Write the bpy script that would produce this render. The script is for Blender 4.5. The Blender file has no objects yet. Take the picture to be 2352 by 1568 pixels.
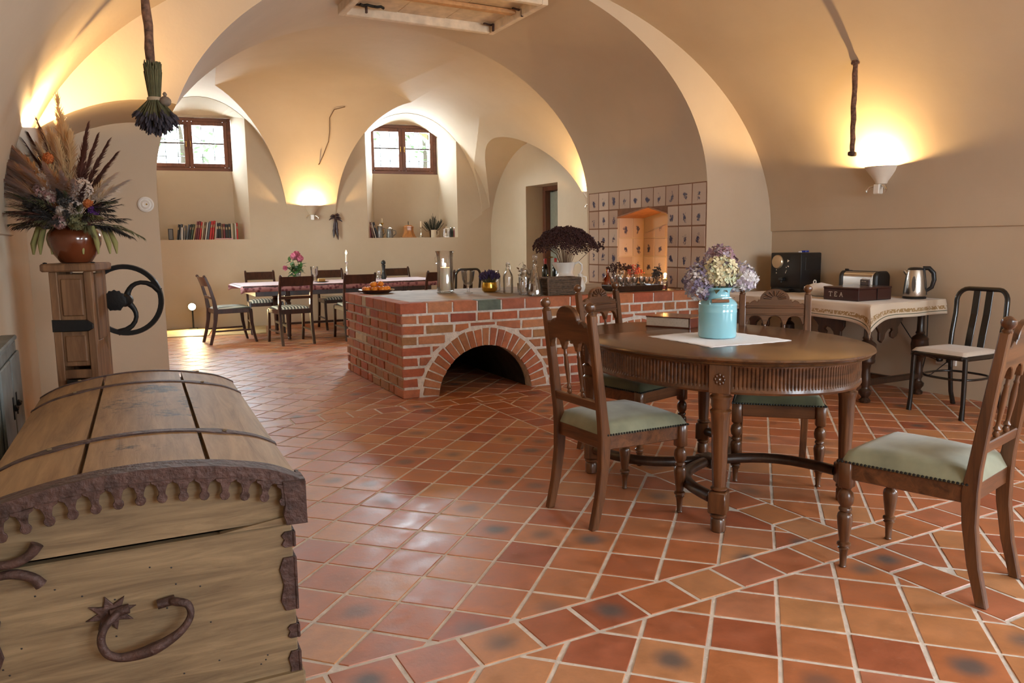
import bpy, bmesh, math, random
from mathutils import Vector, Matrix, noise as mnoise
random.seed(7)
PI = math.pi
SC = bpy.context.scene
COL = SC.collection

# ------------------------------------------------------------------ camera
TH = math.radians(28.0)                      # the building is turned 28 degrees against the view
def w2b(v):
    return Vector((v[0]*math.cos(TH)+v[1]*math.sin(TH), -v[0]*math.sin(TH)+v[1]*math.cos(TH), v[2]))
_p, _r = math.radians(7.45), math.radians(-0.7)
_fw = Vector((0, math.cos(_p), -math.sin(_p))); _rt = Vector((1, 0, 0)); _up = _rt.cross(_fw)
_R = math.cos(_r)*_rt + math.sin(_r)*_up; _U = -math.sin(_r)*_rt + math.cos(_r)*_up
cam = bpy.data.cameras.new('camera'); cam_o = bpy.data.objects.new('camera', cam); COL.objects.link(cam_o)
X, Y, Z = w2b(_R), w2b(_U), -w2b(_fw)
cam_o.matrix_world = Matrix(((X.x, Y.x, Z.x, 0), (X.y, Y.y, Z.y, 0), (X.z, Y.z, Z.z, 1.27), (0, 0, 0, 1)))
cam.sensor_width = 36; cam.lens = 36*1750/2352; cam.clip_start = .02; cam.clip_end = 200
SC.camera = cam_o

# ------------------------------------------------------------------ world, lights, exposure
SC.view_settings.view_transform = 'Standard'; SC.view_settings.look = 'None'
SC.view_settings.gamma = 1; SC.view_settings.use_curve_mapping = False
SC.view_settings.exposure = 0.30
SC.cycles.use_denoising = True
SC.cycles.max_bounces = 9; SC.cycles.diffuse_bounces = 6; SC.cycles.transparent_max_bounces = 24
SC.cycles.transmission_bounces = 8; SC.cycles.caustics_reflective = False; SC.cycles.caustics_refractive = False
SC.cycles.sample_clamp_indirect = 4.0
wd = bpy.data.worlds.new('overcast_sky'); SC.world = wd; wd.use_nodes = True
_n = wd.node_tree.nodes; _l = wd.node_tree.links
_bg = _n['Background']; _bg.inputs['Strength'].default_value = 9.0
_bg.inputs['Color'].default_value = (0.80, 0.91, 1.0, 1)

def area(name, loc, direction, sx, sy, power, color, portal=False, spread=PI):
    l = bpy.data.lights.new(name, 'AREA'); l.shape = 'RECTANGLE'; l.size = sx; l.size_y = sy
    l.energy = power; l.color = color; l.spread = spread
    if portal: l.cycles.is_portal = True
    o = bpy.data.objects.new(name, l); COL.objects.link(o); o.location = loc
    o.rotation_euler = Vector(direction).to_track_quat('-Z', 'Y').to_euler()
    return o
DAY = (0.80, 0.90, 1.0)
BWN = Vector((.17365, .98481, 0))            # normal of the back wall, which is out of square
BW0 = Vector((.86, 12.66, 0)); BWT = Vector((.98481, -.17365, 0))
def bw(t, s, z=0.0):                          # t along the back wall (a coordinate of the room), s into the room
    k = (t-.86)/.98481
    p = BW0 + BWT*k - BWN*s
    return Vector((p.x, p.y, z))
# daylight: sky portals in the two back windows, sky light outside the windows behind the viewer
area('window_portal', bw(1.35, -.74, 2.86), -BWN, 1.2, .85, 1, DAY, portal=True)
area('window_portal', bw(4.66, -.74, 2.86), -BWN, 1.2, .85, 1, DAY, portal=True)
area('back_window_sky', bw(1.35, -.9, 3.1), -BWN+Vector((0, 0, -.45)), 1.1, .6, 230, DAY)
area('back_window_sky', bw(4.66, -.9, 3.1), -BWN+Vector((0, 0, -.45)), 1.1, .6, 230, DAY)
area('left_window_sky', (-.95, 10.0, 2.0), (6.85, .9, -.6), 1.2, 1.0, 70, (.88, 1.0, .94), spread=math.radians(95))
area('rear_window_sky', (2.2, -2.85, 1.75), (0, 1, -.12), 1.3, 1.3, 62, DAY)
area('rear_window_sky', (4.5, -2.85, 1.75), (0, 1, -.12), 1.3, 1.3, 62, DAY)
area('side_window_sky', (6.15, -.2, 1.7), (-1, 0, -.12), 1.4, 1.2, 105, DAY)
WARM = (1.0, 0.64, 0.27)
def point(name, loc, power, color=WARM, radius=.02):
    l = bpy.data.lights.new(name, 'POINT'); l.energy = power; l.color = color; l.shadow_soft_size = radius
    o = bpy.data.objects.new(name, l); COL.objects.link(o); o.location = loc
    return o

# ------------------------------------------------------------------ mesh helpers
def NB(): return bmesh.new()
def M3(loc=(0, 0, 0), rot=(0, 0, 0), sc=(1, 1, 1)):
    from mathutils import Euler
    return Matrix.Translation(loc) @ Euler(rot).to_matrix().to_4x4() @ Matrix.Diagonal((*sc, 1))
def box(bm, c, s, rot=(0, 0, 0), bev=0.0, seg=1):
    r = bmesh.ops.create_cube(bm, size=1, matrix=M3(c, rot, s))
    vs = r['verts']
    if bev > 0:
        es = list({e for v in vs for e in v.link_edges})
        bmesh.ops.bevel(bm, geom=es, offset=bev, segments=seg, affect='EDGES', profile=.5)
    return vs
def lathe(bm, prof, seg=20, c=(0, 0, 0), mat=None, sx=1, sy=1, a0=0.0, arc=None, flute=None):
    full = arc is None
    n = seg if full else seg+1
    rings = []
    for r, z in prof:
        ring = []
        for i in range(n):
            t = a0 + (2*PI if full else arc)*i/seg
            rr = r if flute is None else r*flute(t, z)
            p = Vector((c[0]+rr*math.cos(t)*sx, c[1]+rr*math.sin(t)*sy, c[2]+z))
            ring.append(bm.verts.new(mat @ p if mat else p))
        rings.append(ring)
    for a, b in zip(rings, rings[1:]):
        for i in range(seg if full else seg):
            j = (i+1) % n
            bm.faces.new((a[i], a[j], b[j], b[i]))
    if full:
        if prof[0][0] > 1e-5: bm.faces.new(list(reversed(rings[0])))
        if prof[-1][0] > 1e-5: bm.faces.new(rings[-1])
    return rings
def tube(bm, pts, rad, seg=8, caps=True, flat=1.0, up=None):
    if (max(rad) if isinstance(rad, (list, tuple)) else rad) > .008 and seg < 12: seg = 12
    pts = [Vector(p) for p in pts]; n = len(pts)
    rs = rad if isinstance(rad, (list, tuple)) else [rad]*n
    t0 = (pts[1]-pts[0]).normalized()
    ref = Vector(up) if up is not None else (Vector((0, 0, 1)) if abs(t0.z) < .9 else Vector((1, 0, 0)))
    u = (ref - t0*ref.dot(t0)).normalized()
    rings = []
    for i in range(n):
        t = ((pts[min(i+1, n-1)]-pts[i-1]) if i else (pts[1]-pts[0])).normalized()
        u = (u - t*u.dot(t)); u = u.normalized() if u.length > 1e-6 else t.orthogonal().normalized()
        v = t.cross(u)
        rings.append([bm.verts.new(pts[i] + (u*math.cos(2*PI*k/seg)*flat + v*math.sin(2*PI*k/seg))*rs[i]) for k in range(seg)])
    for a, b in zip(rings, rings[1:]):
        for k in range(seg):
            j = (k+1) % seg
            bm.faces.new((a[k], a[j], b[j], b[k]))
    if caps:
        bm.faces.new(list(reversed(rings[0]))); bm.faces.new(rings[-1])
def prism(bm, poly, d0, d1, axis='z', bev=0.0, mat=None):
    """poly in 2D extruded d0..d1; axis x: poly=(y,z); y: poly=(x,z); z: poly=(x,y)"""
    def P(p, d):
        v = {'x': (d, p[0], p[1]), 'y': (p[0], d, p[1]), 'z': (p[0], p[1], d)}[axis]
        return mat @ Vector(v) if mat else Vector(v)
    a = [bm.verts.new(P(p, d0)) for p in poly]; b = [bm.verts.new(P(p, d1)) for p in poly]
    n = len(poly); fs = []
    for i in range(n):
        j = (i+1) % n
        fs.append(bm.faces.new((a[i], a[j], b[j], b[i])))
    f0 = bm.faces.new(list(reversed(a))); f1 = bm.faces.new(b)
    bmesh.ops.recalc_face_normals(bm, faces=fs+[f0, f1])
    if bev > 0:
        es = list(set(f0.edges) | set(f1.edges))
        bmesh.ops.bevel(bm, geom=es, offset=bev, segments=1, affect='EDGES', profile=.5)
def ball(bm, c, r, sub=2, sc=(1, 1, 1), rot=(0, 0, 0)):
    return bmesh.ops.create_icosphere(bm, subdivisions=sub, radius=r, matrix=M3(c, rot, sc))['verts']
def grid(bm, nu, nv, f):
    vs = [[bm.verts.new(f(i/nu, j/nv)) for j in range(nv+1)] for i in range(nu+1)]
    for i in range(nu):
        for j in range(nv):
            bm.faces.new((vs[i][j], vs[i+1][j], vs[i+1][j+1], vs[i][j+1]))
    return vs
def leaf(bm, base, d, length, width, up=(0, 0, 1), bend=.3, n=3):
    d = Vector(d).normalized(); up = Vector(up); s = d.cross(up)
    s = s.normalized() if s.length > 1e-4 else d.orthogonal().normalized()
    nn = s.cross(d).normalized(); base = Vector(base)
    L = []; 
    for i in range(n+1):
        t = i/n; w = width*math.sin(PI*min(.98, .08+t*.92))*.5
        p = base + d*length*t - nn*bend*length*t*t
        L.append((bm.verts.new(p - s*w), bm.verts.new(p + s*w)))
    for a, b in zip(L, L[1:]):
        bm.faces.new((a[0], a[1], b[1], b[0]))
def obj(name, bm, mat, parent=None, loc=None, rot=None, smooth=35, kind=None, label=None):
    me = bpy.data.meshes.new(name); bm.to_mesh(me); bm.free()
    if smooth:
        for p in me.polygons: p.use_smooth = True
        me.set_sharp_from_angle(angle=math.radians(smooth))
    o = bpy.data.objects.new(name, me); COL.objects.link(o)
    for m in (mat if isinstance(mat, (list, tuple)) else [mat]): me.materials.append(m)
    if parent is not None: o.parent = parent
    if loc is not None: o.location = loc
    if rot is not None: o.rotation_euler = rot
    if kind: o['kind'] = kind
    if label: o['label'] = label
    return o
def thing(name, label, cat, loc=(0, 0, 0), rz=0.0, group=None):
    o = bpy.data.objects.new(name, None); COL.objects.link(o); o.empty_display_size = .05
    o.location = loc; o.rotation_euler = (0, 0, rz); tag(o, label, cat, group); return o
def tag(o, label, cat, group=None):
    o['label'] = label; o['category'] = cat
    if group: o['group'] = group
    return o
def dup(root, loc, rz, label, group=None):
    r = root.copy(); COL.objects.link(r); r.location = loc; r.rotation_euler = (0, 0, rz); r['label'] = label
    if group: r['group'] = group
    for ch in list(root.children):
        c = ch.copy(); COL.objects.link(c); c.parent = r
        for g in list(ch.children):
            d = g.copy(); COL.objects.link(d); d.parent = c
    return r
def arcpts(cx, cy, r, a0, a1, n):
    return [(cx+r*math.cos(math.radians(a0+(a1-a0)*i/n)), cy+r*math.sin(math.radians(a0+(a1-a0)*i/n))) for i in range(n+1)]

# ------------------------------------------------------------------ materials
def mat(name):
    m = bpy.data.materials.new(name); m.use_nodes = True
    return m, m.node_tree.nodes, m.node_tree.links, m.node_tree.nodes['Principled BSDF']
def plain(name, col, rough=.5, metal=0.0, spec=.5, coat=0.0, sheen=0.0, emit=None, es=0, sss=0, var=0.0, vs=20, bump=0.0, bs=60):
    m, n, l, b = mat(name)
    b.inputs['Base Color'].default_value = (*col, 1); b.inputs['Roughness'].default_value = rough
    b.inputs['Metallic'].default_value = metal; b.inputs['Specular IOR Level'].default_value = spec
    b.inputs['Coat Weight'].default_value = coat; b.inputs['Coat Roughness'].default_value = .08
    b.inputs['Sheen Weight'].default_value = sheen
    if sss: b.inputs['Subsurface Weight'].default_value = sss; b.inputs['Subsurface Radius'].default_value = (.02, .01, .005)
    if emit: b.inputs['Emission Color'].default_value = (*emit, 1); b.inputs['Emission Strength'].default_value = es
    if var or bump: tc = n.new('ShaderNodeTexCoord')
    if var:
        nz = n.new('ShaderNodeTexNoise'); nz.inputs['Scale'].default_value = vs; nz.inputs['Detail'].default_value = 5
        l.new(tc.outputs['Object'], nz.inputs['Vector'])
        mx = n.new('ShaderNodeMix'); mx.data_type = 'RGBA'; mx.blend_type = 'MULTIPLY'; mx.inputs['Factor'].default_value = 1
        cr = n.new('ShaderNodeValToRGB'); cr.color_ramp.elements[0].position = .3; cr.color_ramp.elements[1].position = .7
        cr.color_ramp.elements[0].color = (1-var, 1-var, 1-var, 1); cr.color_ramp.elements[1].color = (1+var*.4, 1+var*.4, 1+var*.4, 1)
        l.new(nz.outputs['Fac'], cr.inputs['Fac']); mx.inputs[6].default_value = (*col, 1); l.new(cr.outputs['Color'], mx.inputs[7])
        l.new(mx.outputs[2], b.inputs['Base Color'])
    if bump:
        nb = n.new('ShaderNodeTexNoise'); nb.inputs['Scale'].default_value = bs; nb.inputs['Detail'].default_value = 4
        l.new(tc.outputs['Object'], nb.inputs['Vector'])
        bp = n.new('ShaderNodeBump'); bp.inputs['Strength'].default_value = bump; bp.inputs['Distance'].default_value = .01
        l.new(nb.outputs['Fac'], bp.inputs['Height']); l.new(bp.outputs['Normal'], b.inputs['Normal'])
    return m
def wood(name, c1, c2, axis='z', scale=1.0, rough=.35, bump=.15, coat=0.0, dark=None, contrast=(.35, .7)):
    m, n, l, b = mat(name)
    tc = n.new('ShaderNodeTexCoord'); mp = n.new('ShaderNodeMapping')
    s = {'x': (1.2, 14, 14), 'y': (14, 1.2, 14), 'z': (14, 14, 1.2)}[axis]
    mp.inputs['Scale'].default_value = [k*scale for k in s]
    oi = n.new('ShaderNodeObjectInfo'); ml = n.new('ShaderNodeMath'); ml.operation = 'MULTIPLY'; ml.inputs[1].default_value = 37.0
    l.new(oi.outputs['Random'], ml.inputs[0]); l.new(ml.outputs[0], mp.inputs['Location'])
    l.new(tc.outputs['Object'], mp.inputs['Vector'])
    nz = n.new('ShaderNodeTexNoise'); nz.inputs['Scale'].default_value = 1.6; nz.inputs['Detail'].default_value = 7
    nz.inputs['Roughness'].default_value = .65; nz.inputs['Distortion'].default_value = .6
    l.new(mp.outputs['Vector'], nz.inputs['Vector'])
    cr = n.new('ShaderNodeValToRGB'); e = cr.color_ramp.elements
    e[0].position = contrast[0]; e[0].color = (*c1, 1); e[1].position = contrast[1]; e[1].color = (*c2, 1)
    l.new(nz.outputs['Fac'], cr.inputs['Fac'])
    out = cr.outputs['Color']
    if dark:      # worn dark stains of their own: (centre, radii, colour)
        n2 = n.new('ShaderNodeTexNoise'); n2.inputs['Scale'].default_value = 22; n2.inputs['Detail'].default_value = 9; n2.inputs['Roughness'].default_value = .75
        l.new(tc.outputs['Object'], n2.inputs['Vector'])
        for (cx, cy, cz), (rx, ry, rz), thr in dark:
            v = n.new('ShaderNodeVectorMath'); v.operation = 'SUBTRACT'; v.inputs[1].default_value = (cx, cy, cz); l.new(tc.outputs['Object'], v.inputs[0])
            v2 = n.new('ShaderNodeVectorMath'); v2.operation = 'DIVIDE'; v2.inputs[1].default_value = (rx, ry, rz); l.new(v.outputs[0], v2.inputs[0])
            ln = n.new('ShaderNodeVectorMath'); ln.operation = 'LENGTH'; l.new(v2.outputs[0], ln.inputs[0])
            mr = n.new('ShaderNodeMapRange'); mr.inputs['From Min'].default_value = 0; mr.inputs['From Max'].default_value = 1
            mr.inputs['To Min'].default_value = thr; mr.inputs['To Max'].default_value = 0; l.new(ln.outputs['Value'], mr.inputs['Value'])
            ad = n.new('ShaderNodeMath'); ad.operation = 'ADD'; l.new(mr.outputs[0], ad.inputs[0]); l.new(n2.outputs['Fac'], ad.inputs[1])
            r2 = n.new('ShaderNodeMapRange'); r2.inputs['From Min'].default_value = .68; r2.inputs['From Max'].default_value = .82; l.new(ad.outputs[0], r2.inputs['Value'])
            mx = n.new('ShaderNodeMix'); mx.data_type = 'RGBA'; l.new(r2.outputs[0], mx.inputs['Factor']); l.new(out, mx.inputs[6])
            mx.inputs[7].default_value = (.05, .032, .018, 1); out = mx.outputs[2]
    l.new(out, b.inputs['Base Color'])
    b.inputs['Roughness'].default_value = rough; b.inputs['Coat Weight'].default_value = coat; b.inputs['Coat Roughness'].default_value = .15
    if bump:
        bp = n.new('ShaderNodeBump'); bp.inputs['Strength'].default_value = bump; bp.inputs['Distance'].default_value = .004
        l.new(nz.outputs['Fac'], bp.inputs['Height']); l.new(bp.outputs['Normal'], b.inputs['Normal'])
    return m
def clear(name, tint=(1, 1, 1), rough=0.0, k=1.0):
    m, n, l, b = mat(name); n.remove(b)
    tr = n.new('ShaderNodeBsdfTransparent'); tr.inputs['Color'].default_value = (*tint, 1)
    gl = n.new('ShaderNodeBsdfGlossy'); gl.inputs['Roughness'].default_value = max(.02, rough)
    lw = n.new('ShaderNodeLayerWeight'); lw.inputs['Blend'].default_value = .35
    mr = n.new('ShaderNodeMapRange'); mr.inputs['To Min'].default_value = .07*k; mr.inputs['To Max'].default_value = .75*k
    l.new(lw.outputs['Fresnel'], mr.inputs['Value'])
    mx = n.new('ShaderNodeMixShader'); l.new(mr.outputs[0], mx.inputs['Fac']); l.new(tr.outputs[0], mx.inputs[1]); l.new(gl.outputs[0], mx.inputs[2])
    l.new(mx.outputs[0], n['Material Output'].inputs['Surface'])
    return m
def plaster(name, c1, c2, bump=.25):
    m, n, l, b = mat(name)
    tc = n.new('ShaderNodeTexCoord')
    nz = n.new('ShaderNodeTexNoise'); nz.inputs['Scale'].default_value = .9; nz.inputs['Detail'].default_value = 5; nz.inputs['Roughness'].default_value = .6
    l.new(tc.outputs['Object'], nz.inputs['Vector'])
    cr = n.new('ShaderNodeValToRGB'); e = cr.color_ramp.elements
    e[0].position = .3; e[0].color = (*c1, 1); e[1].position = .72; e[1].color = (*c2, 1)
    l.new(nz.outputs['Fac'], cr.inputs['Fac']); l.new(cr.outputs['Color'], b.inputs['Base Color'])
    b.inputs['Roughness'].default_value = .82; b.inputs['Specular IOR Level'].default_value = .25
    n2 = n.new('ShaderNodeTexNoise'); n2.inputs['Scale'].default_value = 5; n2.inputs['Detail'].default_value = 6; n2.inputs['Roughness'].default_value = .55
    l.new(tc.outputs['Object'], n2.inputs['Vector'])
    bp = n.new('ShaderNodeBump'); bp.inputs['Strength'].default_value = bump; bp.inputs['Distance'].default_value = .02
    l.new(n2.outputs['Fac'], bp.inputs['Height']); l.new(bp.outputs['Normal'], b.inputs['Normal'])
    return m
def piece_mat(name, cols, kind='floor', rough=(.3, .55), edge=None):
    """fired clay pieces: colour by the piece's own 'rnd' attribute, burnt heart by 'burn', scuffs by noise"""
    m, n, l, b = mat(name)
    at = n.new('ShaderNodeAttribute'); at.attribute_name = 'rnd'
    cr = n.new('ShaderNodeValToRGB'); cr.color_ramp.interpolation = 'LINEAR'
    el = cr.color_ramp.elements
    for i, c in enumerate(cols):
        p = i/(len(cols)-1)
        e = el[i] if i < 2 else el.new(p)
        e.position = p; e.color = (*c, 1)
    l.new(at.outputs['Fac'], cr.inputs['Fac'])
    ge = n.new('ShaderNodeNewGeometry')
    nz = n.new('ShaderNodeTexNoise'); nz.inputs['Scale'].default_value = 9 if kind == 'floor' else 16; nz.inputs['Detail'].default_value = 7; nz.inputs['Roughness'].default_value = .65
    l.new(ge.outputs['Position'], nz.inputs['Vector'])
    r = n.new('ShaderNodeMapRange'); r.inputs['From Min'].default_value = .25; r.inputs['From Max'].default_value = .75
    r.inputs['To Min'].default_value = .72; r.inputs['To Max'].default_value = 1.25; l.new(nz.outputs['Fac'], r.inputs['Value'])
    mx = n.new('ShaderNodeVectorMath'); mx.operation = 'SCALE'; l.new(cr.outputs['Color'], mx.inputs[0]); l.new(r.outputs[0], mx.inputs['Scale'])
    out = mx.outputs[0]
    if kind == 'floor':
        ab = n.new('ShaderNodeAttribute'); ab.attribute_name = 'burn'
        uv = n.new('ShaderNodeUVMap'); uv.uv_map = 'UVMap'
        n3 = n.new('ShaderNodeTexNoise'); n3.inputs['Scale'].default_value = 7; n3.inputs['Detail'].default_value = 3; l.new(ge.outputs['Position'], n3.inputs['Vector'])
        ln = n.new('ShaderNodeVectorMath'); ln.operation = 'LENGTH'; l.new(uv.outputs[0], ln.inputs[0])
        wob = n.new('ShaderNodeMath'); wob.operation = 'MULTIPLY_ADD'; l.new(n3.outputs['Fac'], wob.inputs[0]); wob.inputs[1].default_value = .35; l.new(ln.outputs['Value'], wob.inputs[2])
        rr = n.new('ShaderNodeMapRange'); rr.interpolation_type = 'SMOOTHSTEP'; rr.inputs['From Min'].default_value = .22; rr.inputs['From Max'].default_value = .60; rr.inputs['To Min'].default_value = 1; rr.inputs['To Max'].default_value = 0
        l.new(wob.outputs[0], rr.inputs['Value'])
        mm = n.new('ShaderNodeMath'); mm.operation = 'MULTIPLY'; l.new(rr.outputs[0], mm.inputs[0]); l.new(ab.outputs['Fac'], mm.inputs[1])
        m2 = n.new('ShaderNodeMix'); m2.data_type = 'RGBA'; l.new(mm.outputs[0], m2.inputs['Factor']); l.new(out, m2.inputs[6]); m2.inputs[7].default_value = (.10, .088, .082, 1)
        out = m2.outputs[2]
    # pale lime scuffs
    n4 = n.new('ShaderNodeTexNoise'); n4.inputs['Scale'].default_value = 26; n4.inputs['Detail'].default_value = 8; n4.inputs['Roughness'].default_value = .7; l.new(ge.outputs['Position'], n4.inputs['Vector'])
    r4 = n.new('ShaderNodeMapRange'); r4.inputs['From Min'].default_value = .6; r4.inputs['From Max'].default_value = .8; r4.inputs['To Max'].default_value = .35; l.new(n4.outputs['Fac'], r4.inputs['Value'])
    m4 = n.new('ShaderNodeMix'); m4.data_type = 'RGBA'; l.new(r4.outputs[0], m4.inputs['Factor']); l.new(out, m4.inputs[6]); m4.inputs[7].default_value = (.55, .38, .28, 1)
    l.new(m4.outputs[2], b.inputs['Base Color'])
    rg = n.new('ShaderNodeMapRange'); rg.inputs['From Min'].default_value = .3; rg.inputs['From Max'].default_value = .7; rg.inputs['To Min'].default_value = rough[0]; rg.inputs['To Max'].default_value = rough[1]
    l.new(nz.outputs['Fac'], rg.inputs['Value']); l.new(rg.outputs[0], b.inputs['Roughness'])
    bp = n.new('ShaderNodeBump'); bp.inputs['Strength'].default_value = .35 if kind == 'floor' else .6; bp.inputs['Distance'].default_value = .006
    l.new(nz.outputs['Fac'], bp.inputs['Height']); l.new(bp.outputs['Normal'], b.inputs['Normal'])
    return m
MT = {}
MT['plaster'] = plaster('wall_plaster', (.54, .43, .305), (.61, .50, .365))
MT['mortar'] = plain('floor_mortar', (.68, .60, .52), .9, var=.22, vs=14, bump=.4, bs=50)
MT['brick_mortar'] = plain('brick_mortar', (.74, .69, .61), .92, var=.25, vs=25, bump=.6, bs=70)
MT['terracotta'] = piece_mat('terracotta_tile', [(.33, .092, .042), (.41, .132, .052), (.46, .165, .062), (.39, .125, .06), (.49, .21, .08), (.42, .155, .09), (.50, .235, .10), (.44, .15, .06)])
MT['brick'] = piece_mat('old_brick', [(.30, .080, .045), (.43, .125, .06), (.46, .17, .07), (.36, .12, .07), (.47, .21, .10), (.42, .11, .055), (.34, .17, .07), (.40, .20, .10)], kind='brick', rough=(.75, .95))
MT['walnut'] = wood('walnut', (.050, .018, .007), (.19, .075, .026), 'z', 1, .28, coat=.25)
MT['walnut_x'] = wood('walnut_lengthwise', (.050, .018, .007), (.18, .070, .025), 'x', 1, .28, coat=.25)
MT['walnut_top'] = wood('walnut_table_top', (.065, .027, .011), (.17, .072, .027), 'y', 1, .26, bump=.05, coat=.35)
MT['mahog'] = wood('dark_mahogany', (.022, .007, .005), (.06, .018, .011), 'z', 1, .3, coat=.3)
MT['dark'] = wood('dark_stained_oak', (.020, .009, .005), (.055, .024, .012), 'z', 1, .35, coat=.2)
MT['oak'] = wood('weathered_oak', (.22, .14, .065), (.40, .275, .145), 'x', 1.3, .7, bump=.5, contrast=(.3, .68))
MT['iron'] = plain('rusty_iron', (.085, .045, .036), .62, .45, var=.5, vs=30, bump=.7, bs=55)
MT['blackiron'] = plain('black_cast_iron', (.012, .012, .012), .5, .3, bump=.2)
MT['blackmetal'] = plain('black_lacquered_steel', (.012, .011, .010), .25, .2, coat=.4)
MT['steel'] = plain('brushed_steel', (.62, .60, .57), .24, 1.0)
MT['silver'] = plain('silver', (.70, .66, .60), .22, 1.0)
MT['brass'] = plain('brass', (.70, .48, .16), .25, 1.0)
MT['blackplastic'] = plain('black_plastic', (.010, .010, .011), .35)
MT['white'] = plain('white_ceramic', (.82, .80, .74), .18, coat=.4)
MT['linen'] = plain('white_linen', (.80, .79, .80), .9, sheen=.3, bump=.3, bs=160)
MT['velvet'] = plain('sage_velvet', (.25, .255, .165), .85, sheen=.35, var=.28, vs=9)
MT['velvet_dark'] = plain('moss_velvet', (.085, .088, .036), .85, sheen=.35, var=.28, vs=9)
MT['glass'] = clear('clear_glass')
MT['pane'] = clear('window_glass', (.98, 1, .99), k=.3)
MT['wax'] = plain('candle_wax', (.90, .80, .62), .45, sss=.25)
MT['flame'] = plain('candle_flame', (1, .7, .3), .5, emit=(1.0, .62, .22), es=22)
MT['wicker'] = plain('wicker_cane', (.15, .10, .065), .7, var=.4, vs=40)
MT['teal'] = plain('aqua_enamel', (.27, .57, .65), .16, coat=.6)
MT['bulb'] = plain('lamp_bulb', (1, .8, .5), .5, emit=(1.0, .66, .30), es=60)
# ================================================================== STRUCTURE: the vaulted shell, as one hollow cut from solid ground
def ell(cx, hw, z0, rise, n=2.0, k=64):
    out = []
    for i in range(k+1):
        t = PI*i/k; c, s = math.cos(t), math.sin(t)
        out.append((cx + hw*math.copysign(abs(c)**(2/n), c), z0 + rise*abs(s)**(2/n)))
    return out                                   # from +hw over the crown to -hw
def void(name, build):
    bm = NB(); build(bm)
    bmesh.ops.remove_doubles(bm, verts=bm.verts, dist=1e-5)
    bmesh.ops.recalc_face_normals(bm, faces=bm.faces)
    me = bpy.data.meshes.new(name); bm.to_mesh(me); bm.free()
    o = bpy.data.objects.new(name, me); COL.objects.link(o); return o
ZB = -.05
def front_room(bm):
    prism(bm, [(-.48, ZB), (5.925, ZB), (5.925, 1.338), (5.905, 1.345)] + ell(2.72, 3.185, 1.345, 2.10)[0:] + [(-.465, 1.345), (-.48, 1.338)], -3.0, 5.57, 'y')
def arch(bm):
    prism(bm, [(.405, ZB), (5.065, ZB)] + ell(2.735, 2.33, 1.72, 1.70), 5.5, 7.66, 'y')
def pier_recess(bm):
    top = [(a, 2.205-.55*(a-.33)**2) for a in [.62-1.1*i/14 for i in range(15)]]
    prism(bm, [(-.48, ZB), (.62, ZB)] + top, 5.5, 6.6, 'y')
def back_v(bm):
    prism(bm, [(-.48, ZB), (5.92, ZB)] + ell(2.72, 3.2, 1.345, 2.2, 2.2), 7.6, 14.5, 'y')
def frame_bw(t0, s0):                            # local x along the back wall, y into the room
    p = bw(t0, s0); return Matrix(((BWT.x, -BWN.x, 0, p.x), (BWT.y, -BWN.y, 0, p.y), (0, 0, 1, 0), (0, 0, 0, 1)))
def back_u(bm):
    prof = [(0, ZB), (0, 1.345)]
    for i in range(1, 33):
        t = PI/2*i/32; prof.append((2.5*(1-math.cos(t)**(2/2.8)), 1.345+2.2*math.sin(t)**(2/2.8)))
    prof += [(8, 3.545), (8, ZB)]
    prism(bm, prof, -2.5, 7.5, 'x', mat=frame_bw(0, 0))
def lunette(c, hw, z0, rise, s0, s1):
    def f(bm):
        prism(bm, [(-hw, .4), (hw, .4)] + ell(0, hw, z0, rise, 2.0, 48), s0, s1, 'y', mat=frame_bw(c, 0))
    return f
def niche(c, hw, lhw, lz, lr, lc, bk_=.83):               # shelf niche under the window; its soffit runs on from the lunette
    def f(bm):
        def ring(s, k, dz, zmax):
            h = hw*k; pts = [(-h, 1.36), (h, 1.36)]
            for i in range(25):
                x = h - 2*h*i/24; pts.append((x, min(zmax, lz+lr*math.sqrt(max(0, 1-((c+x-lc)/lhw)**2))-.005-dz)))
            M = frame_bw(c, 0); return [bm.verts.new(M @ Vector((x, s, z))) for x, z in pts]
        R_ = [ring(-.60, bk_, .055, 3.30), ring(0, 1, 0, 9), ring(.4, 1, 0, 9)]; n = len(R_[0])
        for a, b in zip(R_, R_[1:]):
            for i in range(n): bm.faces.new((a[i], a[(i+1) % n], b[(i+1) % n], b[i]))
        bm.faces.new(R_[0]); bm.faces.new(R_[-1])
    return f
def window_hole(c, hw, z0, lhw, lz, lr, lc):
    def f(bm):
        top = []
        for i in range(17):
            x = hw - 2*hw*i/16; top.append((x, min(3.268, lz+lr*math.sqrt(max(0, 1-((c+x-lc)/lhw)**2))-.05)))
        prism(bm, [(-hw, z0), (hw, z0)] + top, -1.2, -.55, 'y', mat=frame_bw(c, 0))
    return f
L1 = (1.42, 1.21, 1.55, 1.93); L2 = (4.53, 1.22, 1.6, 1.76)      # lunettes over the two windows: centre, half width, spring, rise
WIN = {1: (1.20, .64), 2: (4.535, .60)}
def lun_right(bm):
    prism(bm, [(8.76, .4), (11.86, .4)] + ell(10.31, 1.55, 1.36, 1.44, 2.0, 48), 2.8, 5.92, 'x')
def door_hole(bm): prism(bm, [(9.66, ZB), (10.61, ZB), (10.61, 2.125), (9.66, 2.125)], 5.8, 6.42, 'x')
def tile_niche(bm): prism(bm, [(6.135, .70), (6.985, .70), (6.985, 1.53), (6.44, 1.62), (6.135, 1.545)], 4.9, 5.42, 'x')
def rear_win(a0):
    return lambda bm: prism(bm, [(a0, 1.0), (a0+1.5, 1.0), (a0+1.5, 2.5), (a0, 2.5)], -3.5, -2.9, 'y')
def left_win(bm): prism(bm, [(9.4, 1.4), (10.6, 1.4), (10.6, 2.5), (9.4, 2.5)], -1.0, -.40, 'x')
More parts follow.
